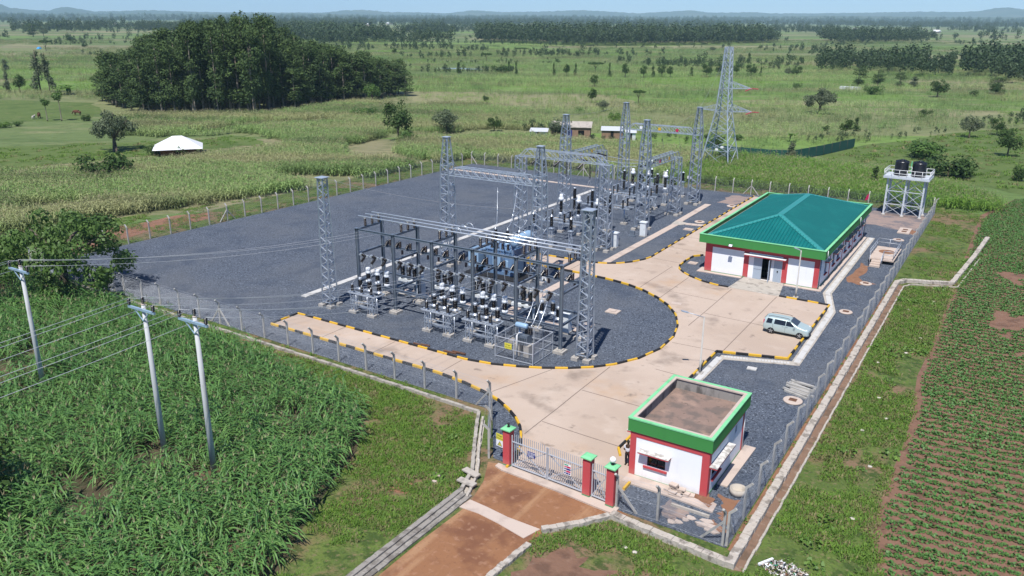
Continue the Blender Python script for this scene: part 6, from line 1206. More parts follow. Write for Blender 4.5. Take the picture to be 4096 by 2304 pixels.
def mk_trees():
    for s in range(4):      # eucalyptus: tall, irregular narrow crown
        rg = random.Random(100+s); cl = []
        for i in range(30): t = rg.uniform(.17, 1); rad = (1.9*math.sin(min(1, t*.9)*2.6)+.75)*rg.uniform(.25, 1); a = rg.uniform(0, 6.28); cl.append((rad*math.cos(a), rad*math.sin(a), 20*t, rg.uniform(1.05, 1.9)*(1.15-.38*t)))
        proto('euc%d' % s, 20.5, 6.0, trunk_mesh('trunk', 18, .19, [(.5, (1.2, .5, 13), .07), (.65, (-1.1, -.6, 16), .06), (.4, (-.8, 1.2, 11), .06)], 'palebark'), crown_mesh('crown', cl, 2600, .30, 'leafeuc', s, 1.0))
    for s in range(3):      # rounded field tree
        rg = random.Random(120+s); cl = blobs(rg, 20, 2.5, 1.9, 4.2, .75, 1.35, .35)
        proto('round%d' % s, 6.6, 6.6, trunk_mesh('trunk', 3.6, .2, [(.55, (1.6, .7, 4.2), .1), (.5, (-1.5, -.6, 4.0), .1), (.7, (.2, 1.6, 4.6), .08), (.6, (0, -1.7, 4.3), .08)]), crown_mesh('crown', cl, 1500, .25, ('leafdark', 'leafmid', 'leafgrey')[s], 20+s))
    rg = random.Random(130); cl = [(3.4*r*math.cos(a), 3.4*r*math.sin(a), 4.7+rg.uniform(-.25, .35), rg.uniform(.8, 1.15)) for r, a in [(math.sqrt(rg.random()), rg.uniform(0, 6.28)) for _ in range(20)]]
    proto('umbrella', 5.6, 8.2, trunk_mesh('trunk', 3.6, .2, [(.6, (2.3, .6, 4.7), .1), (.5, (-2.2, .9, 4.7), .1), (.7, (.3, -2.2, 4.7), .09), (.6, (-.2, 2.4, 4.8), .09)]), crown_mesh('crown', cl, 1300, .25, 'leafdark', 31, .45))
    for s in range(2):      # narrow upright tree
        rg = random.Random(140+s); cl = [(rg.uniform(-.55, .55)*(1-t*.6), rg.uniform(-.55, .55)*(1-t*.6), .7+5.4*t, rg.uniform(.45, .8)*(1.1-.6*t)) for t in [rg.random() for _ in range(16)]]
        proto('narrow%d' % s, 6.4, 2.5, trunk_mesh('trunk', 5.5, .1, []), crown_mesh('crown', cl, 800, .2, ('leafdark', 'leafgrey')[s], 40+s, 1.3))
    for s in range(3):      # bush down to the ground
        rg = random.Random(150+s); cl = blobs(rg, 17, 1.5, .75, 1.05, .5, .85, .3)
        proto('bush%d' % s, 2.6, 4.0, trunk_mesh('trunk', 1.2, .09, [(.3, (.8, .3, 1.5), .05), (.3, (-.7, .4, 1.5), .05), (.4, (.1, -.8, 1.5), .05)]), crown_mesh('crown', cl, 1200, .16, ('leafdark', 'leafmid', 'leafbright')[s], 50+s, 1.0))
    rg = random.Random(160); cl = blobs(rg, 9, .8, .6, 4.6, .45, .7); proto('lollipop', 5.8, 2.6, trunk_mesh('trunk', 4.6, .09, [(.7, (.5, .2, 4.6), .04)], 'palebark'), crown_mesh('crown', cl, 500, .17, 'leafmid', 60))
    rg = random.Random(161); cl = []
    for i in range(26): t = rg.random(); cl.append((rg.uniform(-1.2, 1.2)*(1-.7*t)+.6*t, rg.uniform(-1.2, 1.2)*(1-.7*t), 1.4+11*t, rg.uniform(.55, 1.0)*(1.1-.5*t)))
    proto('casuarina', 13.2, 5.0, trunk_mesh('trunk', 12, .17, [(.4, (1, .3, 6), .06)]), crown_mesh('crown', cl, 1500, .24, 'leafgrey', 61, 1.4))
    b = MB(); rg = random.Random(162); vs = []; fs = []
    for k in range(4):
        x, y = rg.uniform(-1, 1), rg.uniform(-1, 1)
        for i in range(7): strip(vs, fs, (x, y, 1.7), rg.uniform(0, 6.28), rg.uniform(1.2, 1.9), .5, rg.uniform(1.0, 1.8), rg.uniform(.6, 1.6), 5)
    b.add(vs, fs); tb = MB()
    for k in range(4): tb.tube([(0, 0, 0), (.1*k-.15, .1, 1.8)], [.13, .09], 6)
    proto('banana', 3.6, 4.6, tb.mesh('trunk', 'leafmid'), b.mesh('crown', 'leafbright'))
    rg = random.Random(163); cl = []
    for i in range(34): a = rg.uniform(0, 6.28); r = 4.2*math.sqrt(rg.random()); cl.append((r*math.cos(a), r*math.sin(a), 5.2-.11*r*r+rg.uniform(-1.3, .9), rg.uniform(.7, 1.25)))
    proto('spread', 7.2, 10.8, trunk_mesh('trunk', 2.6, .48, [(.7, (2.8, 1.0, 5.0), .22), (.8, (-2.8, .6, 5.0), .22), (.7, (.4, -2.8, 5.0), .2), (.9, (.3, 2.6, 5.2), .2), (.9, (.4, .3, 6.2), .22)]), crown_mesh('crown', cl, 5200, .21, 'leafgrey', 63, .8))
    rg = random.Random(164); cl = []
    for i in range(40): a = rg.uniform(0, 6.28); r = 6.1*math.sqrt(rg.random()); cl.append((r*math.cos(a), r*math.sin(a)*.85, 5.2-.075*r*r+rg.uniform(-1.3, 1.3), rg.uniform(.75, 1.35)))
    for i in range(12): a = rg.uniform(0, 6.28); cl.append((1.2+2.4*math.cos(a), 2.2*math.sin(a), rg.uniform(.7, 1.9), rg.uniform(.6, .95)))
    proto('bigtree', 8.3, 13.0, trunk_mesh('trunk', 3.6, .42, [(.6, (3.2, .8, 4.6), .2), (.7, (-3.4, .8, 4.8), .2), (.6, (.6, -3.0, 4.6), .18), (.9, (.2, 3, 5.0), .18)]), crown_mesh('crown', cl, 10500, .17, 'leafmid', 64, .7))
mk_trees()
def tree(kind, x, y, h, w, label, group=None, name='tree', rz=None, cat='tree'):
    if kind[:3] != 'euc' and 'big' not in kind and w < 10: h, w = h*1.12, w*1.18
    H_, W_, tm, cm = PROTO[kind]; t = thing(name, label, cat, (x, y, 0), (x*1.7+y*2.3) % 6.28 if rz is None else rz, group); t.scale = (w/W_, w/W_, h/H_)
    for n, m in (('trunk', tm), ('crown', cm)): o = bpy.data.objects.new(n, m); COL.objects.link(o); o.parent = t
    return t
tree('bigtree', -79.6, 42.0, 11.0, 16.0, 'big spreading green tree overhanging the left corner of the fence', rz=.3)
tree('spread', -160.9, 100.0, 9.0, 11.0, 'broad old grey green tree with a stout trunk left of the tin roofed hut')
tree('bush0', -134.5, 81.3, 5.0, 8.5, 'large dark bush alone in the pale maize in front of the hut', name='bush', cat='bush')
tree('lollipop', -219.2, 122.3, 7.4, 3.4, 'slender taller tree with a ball crown in the cow pasture'); tree('lollipop', -222.3, 120.2, 5.5, 3.2, 'slender shorter tree left of its taller neighbour in the cow pasture')
tree('casuarina', -307.4, 165.6, 14.7, 6.6, 'leaning feathery dark tree at the left edge beside the grove'); tree('casuarina', -304.7, 167.5, 13.8, 5.2, 'upright feathery grey tree touching the leaning feathery tree')
for k, x, y, h, w, l in (('narrow1', -316.8, 158.9, 7.6, 2.8, 'thin dark tree at the far left frame edge'), ('round0', -313.3, 161.4, 5.7, 4.9, 'small round tree between the feathery trees and the thin edge tree'), ('euc1', -1094.7, 592.4, 17, 17, 'dense dark tree clump far away at the upper left'), ('round2', -1086, 601, 12, 12, 'lower dark tree right of the far dense clump'), ('umbrella', -658.6, 364.4, 7.6, 8.8, 'dark flat crowned tree above the blue tarpaulin'), ('round0', -813, 475, 7.7, 8, 'dark pointed tree in the far left fields'), ('bush0', -718, 432, 3.4, 4.8, 'small dark bush in the far left fields'),
      ('bush1', -201.6, 134.5, 2.2, 5.2, 'low bush at the front edge of the grove'), ('bush0', -213.9, 126, 2.0, 2.4, 'little bush right of the slender pasture trees'), ('bush1', -144.6, 104.2, 2.3, 5.0, 'leafy bush in front of the right side of the tin roofed hut'), ('bush0', -149.6, 101.0, 2.3, 3.4, 'bush in front of the left side of the tin roofed hut'), ('banana', -293.6, 168.6, 4.4, 8, 'bright banana clump left of the grove'), ('banana', -289, 165, 4.0, 7, 'smaller bright banana clump nearest the grove'), ('narrow1', -430.8, 217, 6, 4.7, 'grey tree at the far left above the feathery trees'),
      ('bush2', -217.5, 106.5, 1.7, 3.1, 'light green bush at the left edge of the pasture'), ('bush1', -217.4, 109.8, 1.5, 2.6, 'small bush just right of the light green pasture bush'), ('bush2', -153.1, 73.5, 1.4, 2.6, 'low bush at the left frame edge below the clearing'),
      ('round1', -183.1, 205.2, 5.4, 5.2, 'round bright tree standing against the right end of the grove'), ('bush1', -157, 173, 3.5, 7.8, 'wide green bush in maize right of the grove'), ('round0', -121.4, 144.2, 8.1, 6.6, 'tall dark tree behind the back left corner of the yard'), ('bush1', -117.5, 141.5, 3.2, 5.5, 'bright bushy growth at the foot of the tall dark tree'), ('round2', -119.5, 160, 5.0, 6.6, 'grey spreading tree right of the tall dark tree'), ('round0', -112.7, 170.7, 3.2, 4, 'dark rounded bush between the grey tree and the farmhouse'),
      ('bush0', -156.8, 232, 2.2, 2.2, 'small dark bush alone in mid distance maize'), ('umbrella', -297.6, 442, 5.0, 6.6, 'small dark umbrella crowned tree above the pond'), ('round0', -411.6, 488, 4.1, 4.1, 'tiny dark tree beyond the right end of the grove'), ('umbrella', -348.8, 488, 2.9, 5.8, 'little flat crowned tree left of the pond field'), ('umbrella', -343.9, 558.3, 4.3, 9.5, 'far flat crowned tree pair at the edge of the bright field'),
      ('narrow0', -247.1, 342.1, 4.9, 3.0, 'upright tree at the left of the pond hedge'), ('bush0', -233.2, 358.9, 4.3, 9, 'dark bushes right of the pond'), ('umbrella', -196.5, 393, 4.6, 7.4, 'dark umbrella tree over the row of upright trees'), ('round0', -155, 310, 4.1, 4, 'bushy dark tree in the mid distance below the umbrella tree'), ('round0', -125.2, 248.8, 4.2, 3.6, 'dark leafy tree in maize left of the rear masts'), ('umbrella', -111.5, 255.7, 4.0, 4.3, 'small open crowned tree right of the dark leafy tree'),
      ('bush2', -97.7, 208.4, 2.4, 3.4, 'bright green bush beside the rear left mast'), ('bush0', -117.1, 224.2, 1.4, 2.8, 'dark low bush above the farmhouse'), ('round2', -110.1, 226.7, 2.8, 4.4, 'greyish small tree above the farmhouse yard'), ('round0', -250, 449, 2.6, 3.7, 'dark little tree on the pale strip beyond the umbrella tree'),
      ('spread', -54.1, 258.7, 8.0, 12.2, 'big flat crowned twin trunked tree right of the pylon'), ('round0', -30.6, 339.3, 5.5, 7.4, 'dark round tree with a shadow under it in the far right field'), ('bush1', -52.7, 337, 3.7, 7.7, 'broad bush left of the dark round tree'), ('euc2', -63.1, 367.6, 7.8, 6.7, 'leaning pale trunked tree before the right hand wood'), ('euc3', -56.9, 376.3, 7.1, 5.7, 'second pale trunked tree before the right hand wood'), ('euc0', -47.7, 370.4, 6.7, 4.4, 'third pale trunked tree before the right hand wood'), ('euc1', -13.2, 368.7, 6.5, 6.8, 'slim open tree near the right frame edge'),
      ('round0', -37.6, 211.4, 3.8, 3.3, 'dark bushy tree in the maize right of the pylon'), ('narrow0', -37.1, 222.3, 3.1, 2.1, 'narrow dark tree beside the dark bushy tree'), ('bush0', -43.5, 217.8, 1.7, 2, 'small bush left of the dark bushy tree'), ('bush0', -26.4, 267.3, 2.6, 3.6, 'dark bush on the slope right of the twin trunked tree'), ('banana', -46.5, 194.4, 2.6, 3.4, 'banana plants above the green net fence'), ('narrow1', -39.3, 166.6, 3.8, 2.8, 'ragged tree growing through the green net fence'),
      ('round2', -12, 224.7, 4.6, 5, 'rounded grey tree at the top of the right meadow'), ('round0', -6.7, 234, 3.8, 3.4, 'dark tree near the right frame edge above the meadow'), ('round0', -3, 198.1, 5.2, 5, 'dense dark tree at the right frame edge in the meadow'), ('bush0', -.3, 167.9, 3.0, 2.6, 'dark bush at the right frame edge beside the meadow path'), ('bush1', -18.5, 185.6, 4.6, 10.5, 'big green thicket in the meadow above the water tower'), ('bush0', -11.1, 166.9, 4.6, 10.5, 'big dark thicket right behind the water tanks'), ('narrow0', -20.5, 147.2, 3.2, 2.1, 'small upright tree in maize left of the water tower'),
      ('bush1', -81.5, 342, 3.1, 3.8, 'bush with a thin stem beyond the twin trunked tree'), ('round2', -105.2, 422, 3.4, 4.2, 'left small tree of a pair before the wood'), ('round0', -100.6, 419.5, 4.6, 5.4, 'right darker tree of a pair before the wood'), ('narrow0', -155.2, 521.7, 6.1, 3.8, 'upright dark tree behind the pylon peak'), ('round2', -159.4, 518.5, 4.9, 5.1, 'bare grey tree beside the upright dark tree'), ('round2', -238, 695, 3.5, 5.2, 'tiny grey tree in the bright far field'), ('round0', -219, 769, 3.6, 4.3, 'tiny round tree at the top of the bright far field'), ('umbrella', -303.6, 868.7, 4.4, 8, 'umbrella tree against the far dark wood'), ('round2', -53, 718, 2.8, 5.2, 'small tree between the two right hand woods'),
      ('round0', -13.3, 361.6, 4, 3.2, 'bushy tree left of the slim open tree'), ('bush0', -19.5, 350.4, 2.6, 3.2, 'little dark bush by the far right field trees'), ('bush0', -11.4, 363, 2.2, 3.4, 'low bush by the slim open tree'), ('narrow1', -44.3, 385.4, 4.2, 5.2, 'ragged tree in front of the right hand wood'), ('bush1', -57.4, 189.6, 1.6, 2.8, 'low scrub right of the pylon foot'), ('bush2', -44.9, 147.6, 1.8, 4.8, 'bright bush at the foot of the pylon'), ('bush0', -57.9, 176.6, 2.8, 3.8, 'dark scrub behind the pylon legs')):
    b_ = k.startswith('bush'); tree(k, x, y, h, w, l, name='bush' if b_ else ('banana_plant' if k == 'banana' else 'tree'), cat='bush' if b_ else ('banana plant' if k == 'banana' else 'tree'))
for i, (x, y, h, w) in enumerate(((-232.8, 366, 5.1, 2.9), (-215.9, 346.6, 6.1, 2.1), (-201.1, 357.6, 5.4, 2), (-193.9, 356.9, 5.1, 3.7), (-192.7, 363.8, 5.1, 2.4), (-174.8, 365.2, 6, 2.1), (-166.7, 365.5, 5.9, 4), (-159.6, 370.7, 5, 4), (-157.8, 377.8, 4.7, 2.7), (-154.3, 380.4, 5.1, 4.7), (-150, 380.1, 4.6, 4), (-144.4, 393.1, 3.9, 2.8), (-136.5, 393, 5.4, 5.4), (-134.8, 406.2, 5.2, 4.1), (-129.2, 416.5, 4.7, 4.2), (-120.3, 410.9, 5.2, 6), (-116.5, 413.7, 4, 2.1))):
    tree('narrow0' if w < 3.3 else 'round0', x, y, h, w, 'small dark tree in the straggling row across the far fields', 'row of small trees across the far fields')
GROVE = [(-262, 160), (-240, 150), (-215, 142), (-202, 147), (-186, 161), (-190, 175), (-192, 188), (-189, 205), (-190, 232), (-205, 250), (-225, 232), (-240, 215), (-262, 205), (-285, 200)]
rs = np.random.RandomState(77); G_ = grid(GROVE, 4.4, 4.4, .4, .42, 51); G_ = G_[np.argsort(G_@FWD)][:285]
for i, p in enumerate(G_):
    a_ = math.degrees(math.atan2(-p[0], p[1])); hh = float(np.interp(a_, [38.5, 40, 43.8, 46.5, 49.5, 52.5, 56.8, 59], [8.5, 12, 17, 21, 28.5, 25, 17.5, 12]))*rs.choice([.55, .66, .76, .84, .90, .95, 1.0, 1.05])
    tree('euc%d' % (i % 4), p[0], p[1], hh, 6.6*rs.uniform(.85, 1.25), 'tall dark eucalyptus in the dense grove at the upper left', 'eucalyptus trees of the dense grove', 'eucalyptus_tree', rs.uniform(0, 6.28))
# --- far woods: one mass each
def far_tree(name, seed, m, h=14, r=4.2, n=150):
    rg = random.Random(seed); cl = [(rg.uniform(-.5, .5)*r, rg.uniform(-.5, .5)*r, h*rg.uniform(.30, .88), rg.uniform(.35, .6)*r) for _ in range(7)]
    return hidden(name, crown_mesh(name, cl, n, .62*r/3, m, seed, 1.25))
MT['leaffar'] = leafm('far_wood_leaf', (0.016, 0.034, 0.013), (0.050, 0.082, 0.030), (0.034, 0.056, 0.022), 0.2, 0.6)
FT = [far_tree('far_tree', 200+s, 'leaffar', 14+2*s, 4.0+.3*s) for s in range(4)]
def wood(poly, d, label, seed, smin=.75, smax=1.25, thr=-9):
    P = grid(poly, d, d, .3, .45, seed)
    if thr > -8: P = P[vnoise(P, .012, seed) > thr]
    return scatter('woods', P, FT, label, 'wood', seed=seed, smin=smin, smax=smax)
wood([(-542, 784), (-467, 774), (-386, 744), (-323, 825), (-263, 1000), (-330, 1130), (-420, 1000), (-520, 930), (-640, 950)], 6.5, 'long dark plantation wood behind the bright far field', 1)
wood([(-600, 590), (-543, 606), (-486, 630), (-442, 636), (-452, 668), (-520, 690), (-640, 640)], 8, 'ragged belt of trees left of the dark plantation', 2, .6, 1.2, -.05)
wood([(-690, 535), (-569, 607), (-560, 660), (-760, 900), (-1100, 1150), (-1500, 1250), (-1500, 1000), (-1050, 780)], 9.5, 'broad bluish wood behind the grove', 3, .7, 1.2, -.12)
wood([(-104, 462), (-85, 467), (-57, 456), (-35, 445), (-42, 520), (-70, 570), (-112, 560)], 6.5, 'dark wood across the right hand fields', 4, .45, .8); wood([(-33, 476), (-18, 442), (-5, 422), (45, 420), (45, 640), (-12, 640), (-40, 560)], 7, 'large dark wood at the right frame edge', 5, .6, .95)
wood([(-194, 996), (-146, 1071), (-110, 1150), (-230, 1190), (-259, 1161)], 8, 'isolated wood in the far right fields', 6, .7, 1.1); wood([(-861, 1017), (-800, 1030), (-790, 1110), (-870, 1120)], 8, 'small block of trees far behind the ragged belt', 7)
wood([(-1530, 800), (-1424, 715), (-1200, 700), (-1250, 900), (-1600, 1000)], 13, 'scattered far trees at the upper left', 8, .7, 1.3, .1)
def hedge(pts, label, seed, s0=.12, s1=.26, step=2.2, wid=2.5):
    rs = np.random.RandomState(seed); out = []
    for a, c in zip(pts, pts[1:]):
        a, c = np.array(a, float), np.array(c, float); n = int(np.hypot(*(c-a))/step); t = rs.rand(n, 1); out.append(a+(c-a)*t+rs.uniform(-wid, wid, (n, 2)))
    P = np.concatenate(out); P = P[vnoise(P, .03, seed) > -.25]; scatter('hedge', P, FT, label, 'hedge', seed=seed, smin=s0, smax=s1)
hedge([(-320, 405), (-250, 440), (-187, 482), (-120, 500)], 'long thin hedge line beyond the umbrella trees', 41, .10, .2); hedge([(-400, 575), (-330, 548), (-270, 522), (-200, 470), (-160, 455), (-104, 462)], 'scrubby hedge along the lower edge of the bright far field', 42, .14, .34); hedge([(-505, 616), (-430, 590), (-394, 567)], 'bushy hedge left of the bright far field', 43, .15, .35)
hedge([(-262, 330), (-238, 352), (-226, 364)], 'dark bushes along the pond bank', 44, .12, .28, 1.2); hedge([(-100, 172), (-110, 182), (-125, 190)], 'dark hedge left of the farmhouse', 45, .1, .2, 1.2); hedge([(-99, 165), (-92, 163.5), (-86, 166), (-80, 172.5)], 'low green bushes along the front of the farmhouse', 50, .05, .12, .8, 1.0); hedge([(-75, 178), (-60, 186), (-40, 200), (-20, 226)], 'dark weedy strip above the green net fence', 46, .06, .16, 1.0, 4.0); hedge([(-340, 300), (-300, 330), (-285, 350)], 'hedge line right of the grove far behind', 47, .1, .25); hedge([(-560, 330), (-470, 360), (-400, 420)], 'hedge across the far left fields', 48, .12, .3); hedge([(-10, 250), (0, 275), (30, 300)], 'scrub at the top of the right hand meadow', 49, .08, .2, 1.2, 4)
def farscatter(r0, r1, n, thr, seed, label, s0, s1, fr=.0012):
    rs = np.random.RandomState(seed); d = np.sqrt(rs.uniform(r0*r0, r1*r1, n)); a = YAW+np.radians(rs.uniform(-36, 36, n)); P = np.stack([-d*np.sin(a), d*np.cos(a)], 1)
    u = P@RGT; v = P@FWD; Q = np.stack([u*.8, v*1.9], 1); f = vnoise(Q, fr, seed)+.55*vnoise(Q, fr*3.1, seed+1)+.3*vnoise(Q, fr*9, seed+2); P = P[f > thr]
    return scatter('woods', P, FT, label, 'wood', seed=seed, smin=s0, smax=s1)
farscatter(430, 1100, 12000, .50, 31, 'clustered bushes and trees over the far fields', .14, .5, .007); farscatter(1000, 2300, 15000, .36, 32, 'patchy woods over the distant plain', .5, 1.1, .0035); farscatter(2300, 4800, 30000, .26, 33, 'bluish wooded plain near the horizon', .8, 1.5, .0022); farscatter(4800, 8600, 24000, .05, 34, 'hazy woods below the horizon hills', 1.3, 2.4)
rs = np.random.RandomState(91); d_ = np.sqrt(rs.uniform(560**2, 1250**2, 26000)); a_ = YAW+np.radians(rs.uniform(-35, 35, 26000)); P = np.stack([-d_*np.sin(a_), d_*np.cos(a_)], 1); nz = vnoise(np.stack([P@RGT*.7, P@FWD*2.2], 1), .006, 5)
BG = [far_clump('field_clump', 95+s, 'maizeg') for s in range(2)]; scatter('crops', P[nz > .02], BG, 'low crops and weeds over the distant fields', 'crops', seed=15, smin=.5, smax=1.1)
# --- hills on the horizon
MT['hill'] = LM('hill_green', (0.040, 0.065, 0.030), [((0.075, 0.090, 0.045), .003, .5, .65, .8)])
HL = [(70, .5), (62.96, .55), (62.52, .37), (61.65, .27), (60.69, .21), (59.88, .42), (59.53, .44), (59.11, .35), (58.12, .19), (56.63, .23), (55.1, .29), (52.76, .22), (51.16, .19), (44.52, .21), (43.38, .35), (41.89, .4), (40.57, .27), (38.34, .26), (36.55, .21), (34.92, .41), (32.93, .31), (30.21, .35), (28.59, .42), (27.51, .45), (25.71, .37), (23.92, .27), (21.56, .41), (20.43, .47), (19.38, .34), (17.93, .34), (16.57, .38), (15.56, .3), (13.1, .31), (9.16, .37), (6.9, .43), (4.72, .41), (3.67, .46), (3.0, .62), (2.32, .67), (1.47, .56), (-6, .4)]
def hills(D, HL, name, jit, seed, z0=27):
    rg = random.Random(seed); b = MB(); A = []; xs = np.arange(-6, 70, .12); az = [h[0] for h in HL][::-1]; el = [h[1] for h in HL][::-1]; E_ = np.interp(xs, az, el); vs = []
    sec = [(-1700, 0), (-1000, .25), (-420, .72), (0, 1.0), (500, .8), (1200, 0)]
    for i, (a, e) in enumerate(zip(xs, E_)):
        zt = z0+D*math.tan(R(e))+jit*noise.noise(Vector((a*3, seed, 0)))+jit*.5*noise.noise(Vector((a*11, seed, 1)))
        for dd, f in sec: r = D+dd*(1+.2*noise.noise(Vector((a*.8, dd, seed)))); t = R(a); vs.append((-r*math.sin(t), r*math.cos(t), zt*f-.5))
    n = len(sec); fs = [(i*n+k, (i+1)*n+k, (i+1)*n+k+1, i*n+k+1) for i in range(len(xs)-1) for k in range(n-1)]
    b.add(vs, fs, True); return b.build(name, 'hill', kind='structure')
hills(9800, HL, 'hills', 7, 1); hills(6600, [(70, -.02), (50, .10), (45, .14), (40, .05), (30, .10), (20, .03), (12, .17), (5, .12), (-6, .16)], 'hills', 5, 2)
# ================================================================== FARM BUILDINGS, ANIMALS, PEOPLE, SMALL THINGS
t = thing('farm_hut', 'low clay hut under a white tin pyramid roof in the clearing', 'hut', (-146.0, 104.4, 0), R(52))
MB().box(-3.3, -2.9, 0, 3.3, 2.9, 1.7).build('wall', 'timber', t); b = MB(); E_ = [(-4.7, -4.1, 1.6), (4.7, -4.1, 1.6), (4.7, 4.1, 1.6), (-4.7, 4.1, 1.6)]; b.add(E_+[(-.9, 0, 3.8), (.9, 0, 3.8)], [(0, 1, 5, 4), (1, 2, 5), (2, 3, 4, 5), (3, 0, 4)]); b.add([(x, y, z-.05) for x, y, z in E_]+[(-.9, 0, 3.72), (.9, 0, 3.72)], [(0, 4, 5, 1), (1, 5, 2), (2, 5, 4, 3), (3, 4, 0)]); b.build('roof', 'whiteroof' if 'whiteroof' in MT else 'signw', t)
for x, y in ((-4.3, -3.7), (4.3, -3.7), (4.3, 3.7), (-4.3, 3.7)): MB().tube([(x, y, 0), (x, y, 1.8)], .07, 6).build('pole', 'timber', t)
MB().box(-.5, -2.95, 0, .4, -2.89, 1.6).build('door', 'dark', t)
b = MB()
for k in range(3): b.tube([(-159.7+.2*k, 99.4, 1.9), (-157.0+.25*k, 97.6, .1)], .07, 5)
b.build('timber_props', 'bark', label='three timber poles leaning against the broad old tree', cat='poles')
t = thing('farmhouse', 'brown brick farmhouse with pale flat sloping roof beyond the back fence', 'house', (-91.5, 171.5, 0), R(25))
b = MB(); wall_holes(b, (-4.6, -3), (4.6, -3), .25, 0, 2.7, [(1.0, 2.2, .9, 2.1), (4.0, 5.0, 0, 2.1), (6.4, 7.8, .9, 2.1)]); wall_holes(b, (4.6, -2.75), (4.6, 3), .25, 0, 2.9, [(.8, 2.4, .3, 2.2), (3.4, 4.8, .9, 2.1)]); b.box(-4.6, 3, 0, 4.6, 3.25, 3.1); b.box(-4.6, -2.75, 0, -4.35, 3, 3.0); b.build('wall', 'brick', t); MB().box(-4.2, -2.0, .02, 4.2, 2.8, 2.4).build('inner_wall', 'dark', t)
b = MB(); b.add([(-4.8, -3.3, 2.72), (4.9, -3.3, 2.72), (4.9, 3.5, 3.3), (-4.8, 3.5, 3.3), (-4.8, -3.3, 2.84), (4.9, -3.3, 2.84), (4.9, 3.5, 3.42), (-4.8, 3.5, 3.42)], [(0, 3, 2, 1), (4, 5, 6, 7), (0, 1, 5, 4), (1, 2, 6, 5), (2, 3, 7, 6), (3, 0, 4, 7)]); b.build('roof', 'oldconc', t); MB().box(-.6, -3.03, 0, .4, -2.98, 2.1).build('door', 'signb', t)
for x in (-4.6+1.6, -4.6+7.1): MB().box(x-.6, -2.93, .9, x+.6, -2.9, 2.1).build('window', 'glass', t)
def shed_(label, x, y, w, d, h, rz, m, mr='tin'):
    t = thing('shed', label, 'shed', (x, y, 0), rz); MB().box(-w/2, -d/2, 0, w/2, d/2, h).build('wall', m, t); b = MB(); b.add([(-w/2-.2, -d/2-.3, h+.02), (w/2+.2, -d/2-.3, h+.02), (w/2+.2, d/2+.3, h+.45), (-w/2-.2, d/2+.3, h+.45), (-w/2-.2, -d/2-.3, h+.07), (w/2+.2, -d/2-.3, h+.07), (w/2+.2, d/2+.3, h+.5), (-w/2-.2, d/2+.3, h+.5)], [(0, 3, 2, 1), (4, 5, 6, 7), (0, 1, 5, 4), (1, 2, 6, 5), (2, 3, 7, 6), (3, 0, 4, 7)]); b.build('roof', mr, t); MB().box(-.4, -d/2-.03, 0, .3, -d/2+.01, min(1.8, h-.1)).build('door', 'dark', t)
shed_('low brick shed with a tin roof on the right of the farmhouse', -83.2, 176.6, 5, 4, 1.9, R(25), 'brick'); shed_('tiny grey tin latrine shed right of the farmhouse', -78.2, 176, 2.2, 1.8, 1.7, R(25), 'tin'); shed_('low white roofed shelter left of the farmhouse', -98.3, 168.2, 4, 3, 1.4, R(25), 'tin')
tree('round2', -92.5, 168.0, 4.4, 5, 'dark tree in front of the farmhouse wall')
t = thing('net_fence', 'dark green shade net fence running through the far right maize', 'fence'); NP = [(-57, 166), (-51, 165), (-43, 165.2), (-39, 167), (-35.5, 178), (-32, 192)]; b = MB()
for a, c in zip(NP, NP[1:]):
    n = 4
    for i in range(n):
        p, q = [a[k]+(c[k]-a[k])*i/n for k in (0, 1)], [a[k]+(c[k]-a[k])*(i+1)/n for k in (0, 1)]; b.bar((*p, 1.15), (*q, 1.1), .04, 2.0); MB().tube([(*p, 0), (*p, 2.3)], .05, 5).build('post', 'bark', t)
b.build('net', LM('shade_net', (0.015, 0.075, 0.060)), t)
tree('round0', -46.6, 17.2, 4.4, 6.5, 'dark tree at the lower left frame edge beside the maize')
# far houses
HS = [(-3910, 4157), (-4167, 4493), (-4165, 4640), (-1947, 2279), (-2007, 2371), (-2278, 2874), (-3536, 5010), (-1902, 2706), (-2110, 3296), (-1543, 2562), (-1487, 2491), (-1328, 2247), (-1167, 2145), (-682, 4097), (-192, 1903), (-2390, 1394), (-2332, 1508), (-1700, 1900), (-900, 2600), (-420, 2300)]
fh = None
for i, (x, y) in enumerate(HS):
    if fh is None:
        fh = thing('far_house', 'tiny pale roofed house among trees on the distant plain', 'house', (x, y, 0), .6, 'tiny far houses'); MB().box(-7, -5, 0, 7, 5, 4).build('wall', 'slab', fh); b = MB(); b.add([(-8, -6, 4), (8, -6, 4), (8, 6, 4), (-8, 6, 4), (-8, 0, 7.5), (8, 0, 7.5)], [(0, 1, 5, 4), (2, 3, 4, 5), (0, 4, 3), (1, 2, 5)]); b.build('roof', 'signw', fh)
    else: s = .7+.02*(i*7 % 11)+(.5 if y > 3500 else 0); dup(fh, (x, y, 0), None, .6+.37*i, scale=(s, s, s))
b = MB(); b.add([(-2, -1.5, .1), (2, -1.5, .1), (2, 1.5, .1), (-2, 1.5, .1), (-1.6, 0, 1.6), (1.6, 0, 1.6)], [(0, 1, 5, 4), (2, 3, 4, 5), (0, 4, 3), (1, 2, 5)]); o = b.build('tarpaulin_tent', LM('blue_tarpaulin', (.05, .30, .62)), label='small bright blue tarpaulin tent in the far left fields', cat='tent'); o.location = (-702, 383, 0)
MB().box(-68, 356.5, 0, -60, 359.5, 1.0).build('tin_roof', 'tin', label='low pale tin roof lying in the far right field', cat='roof')
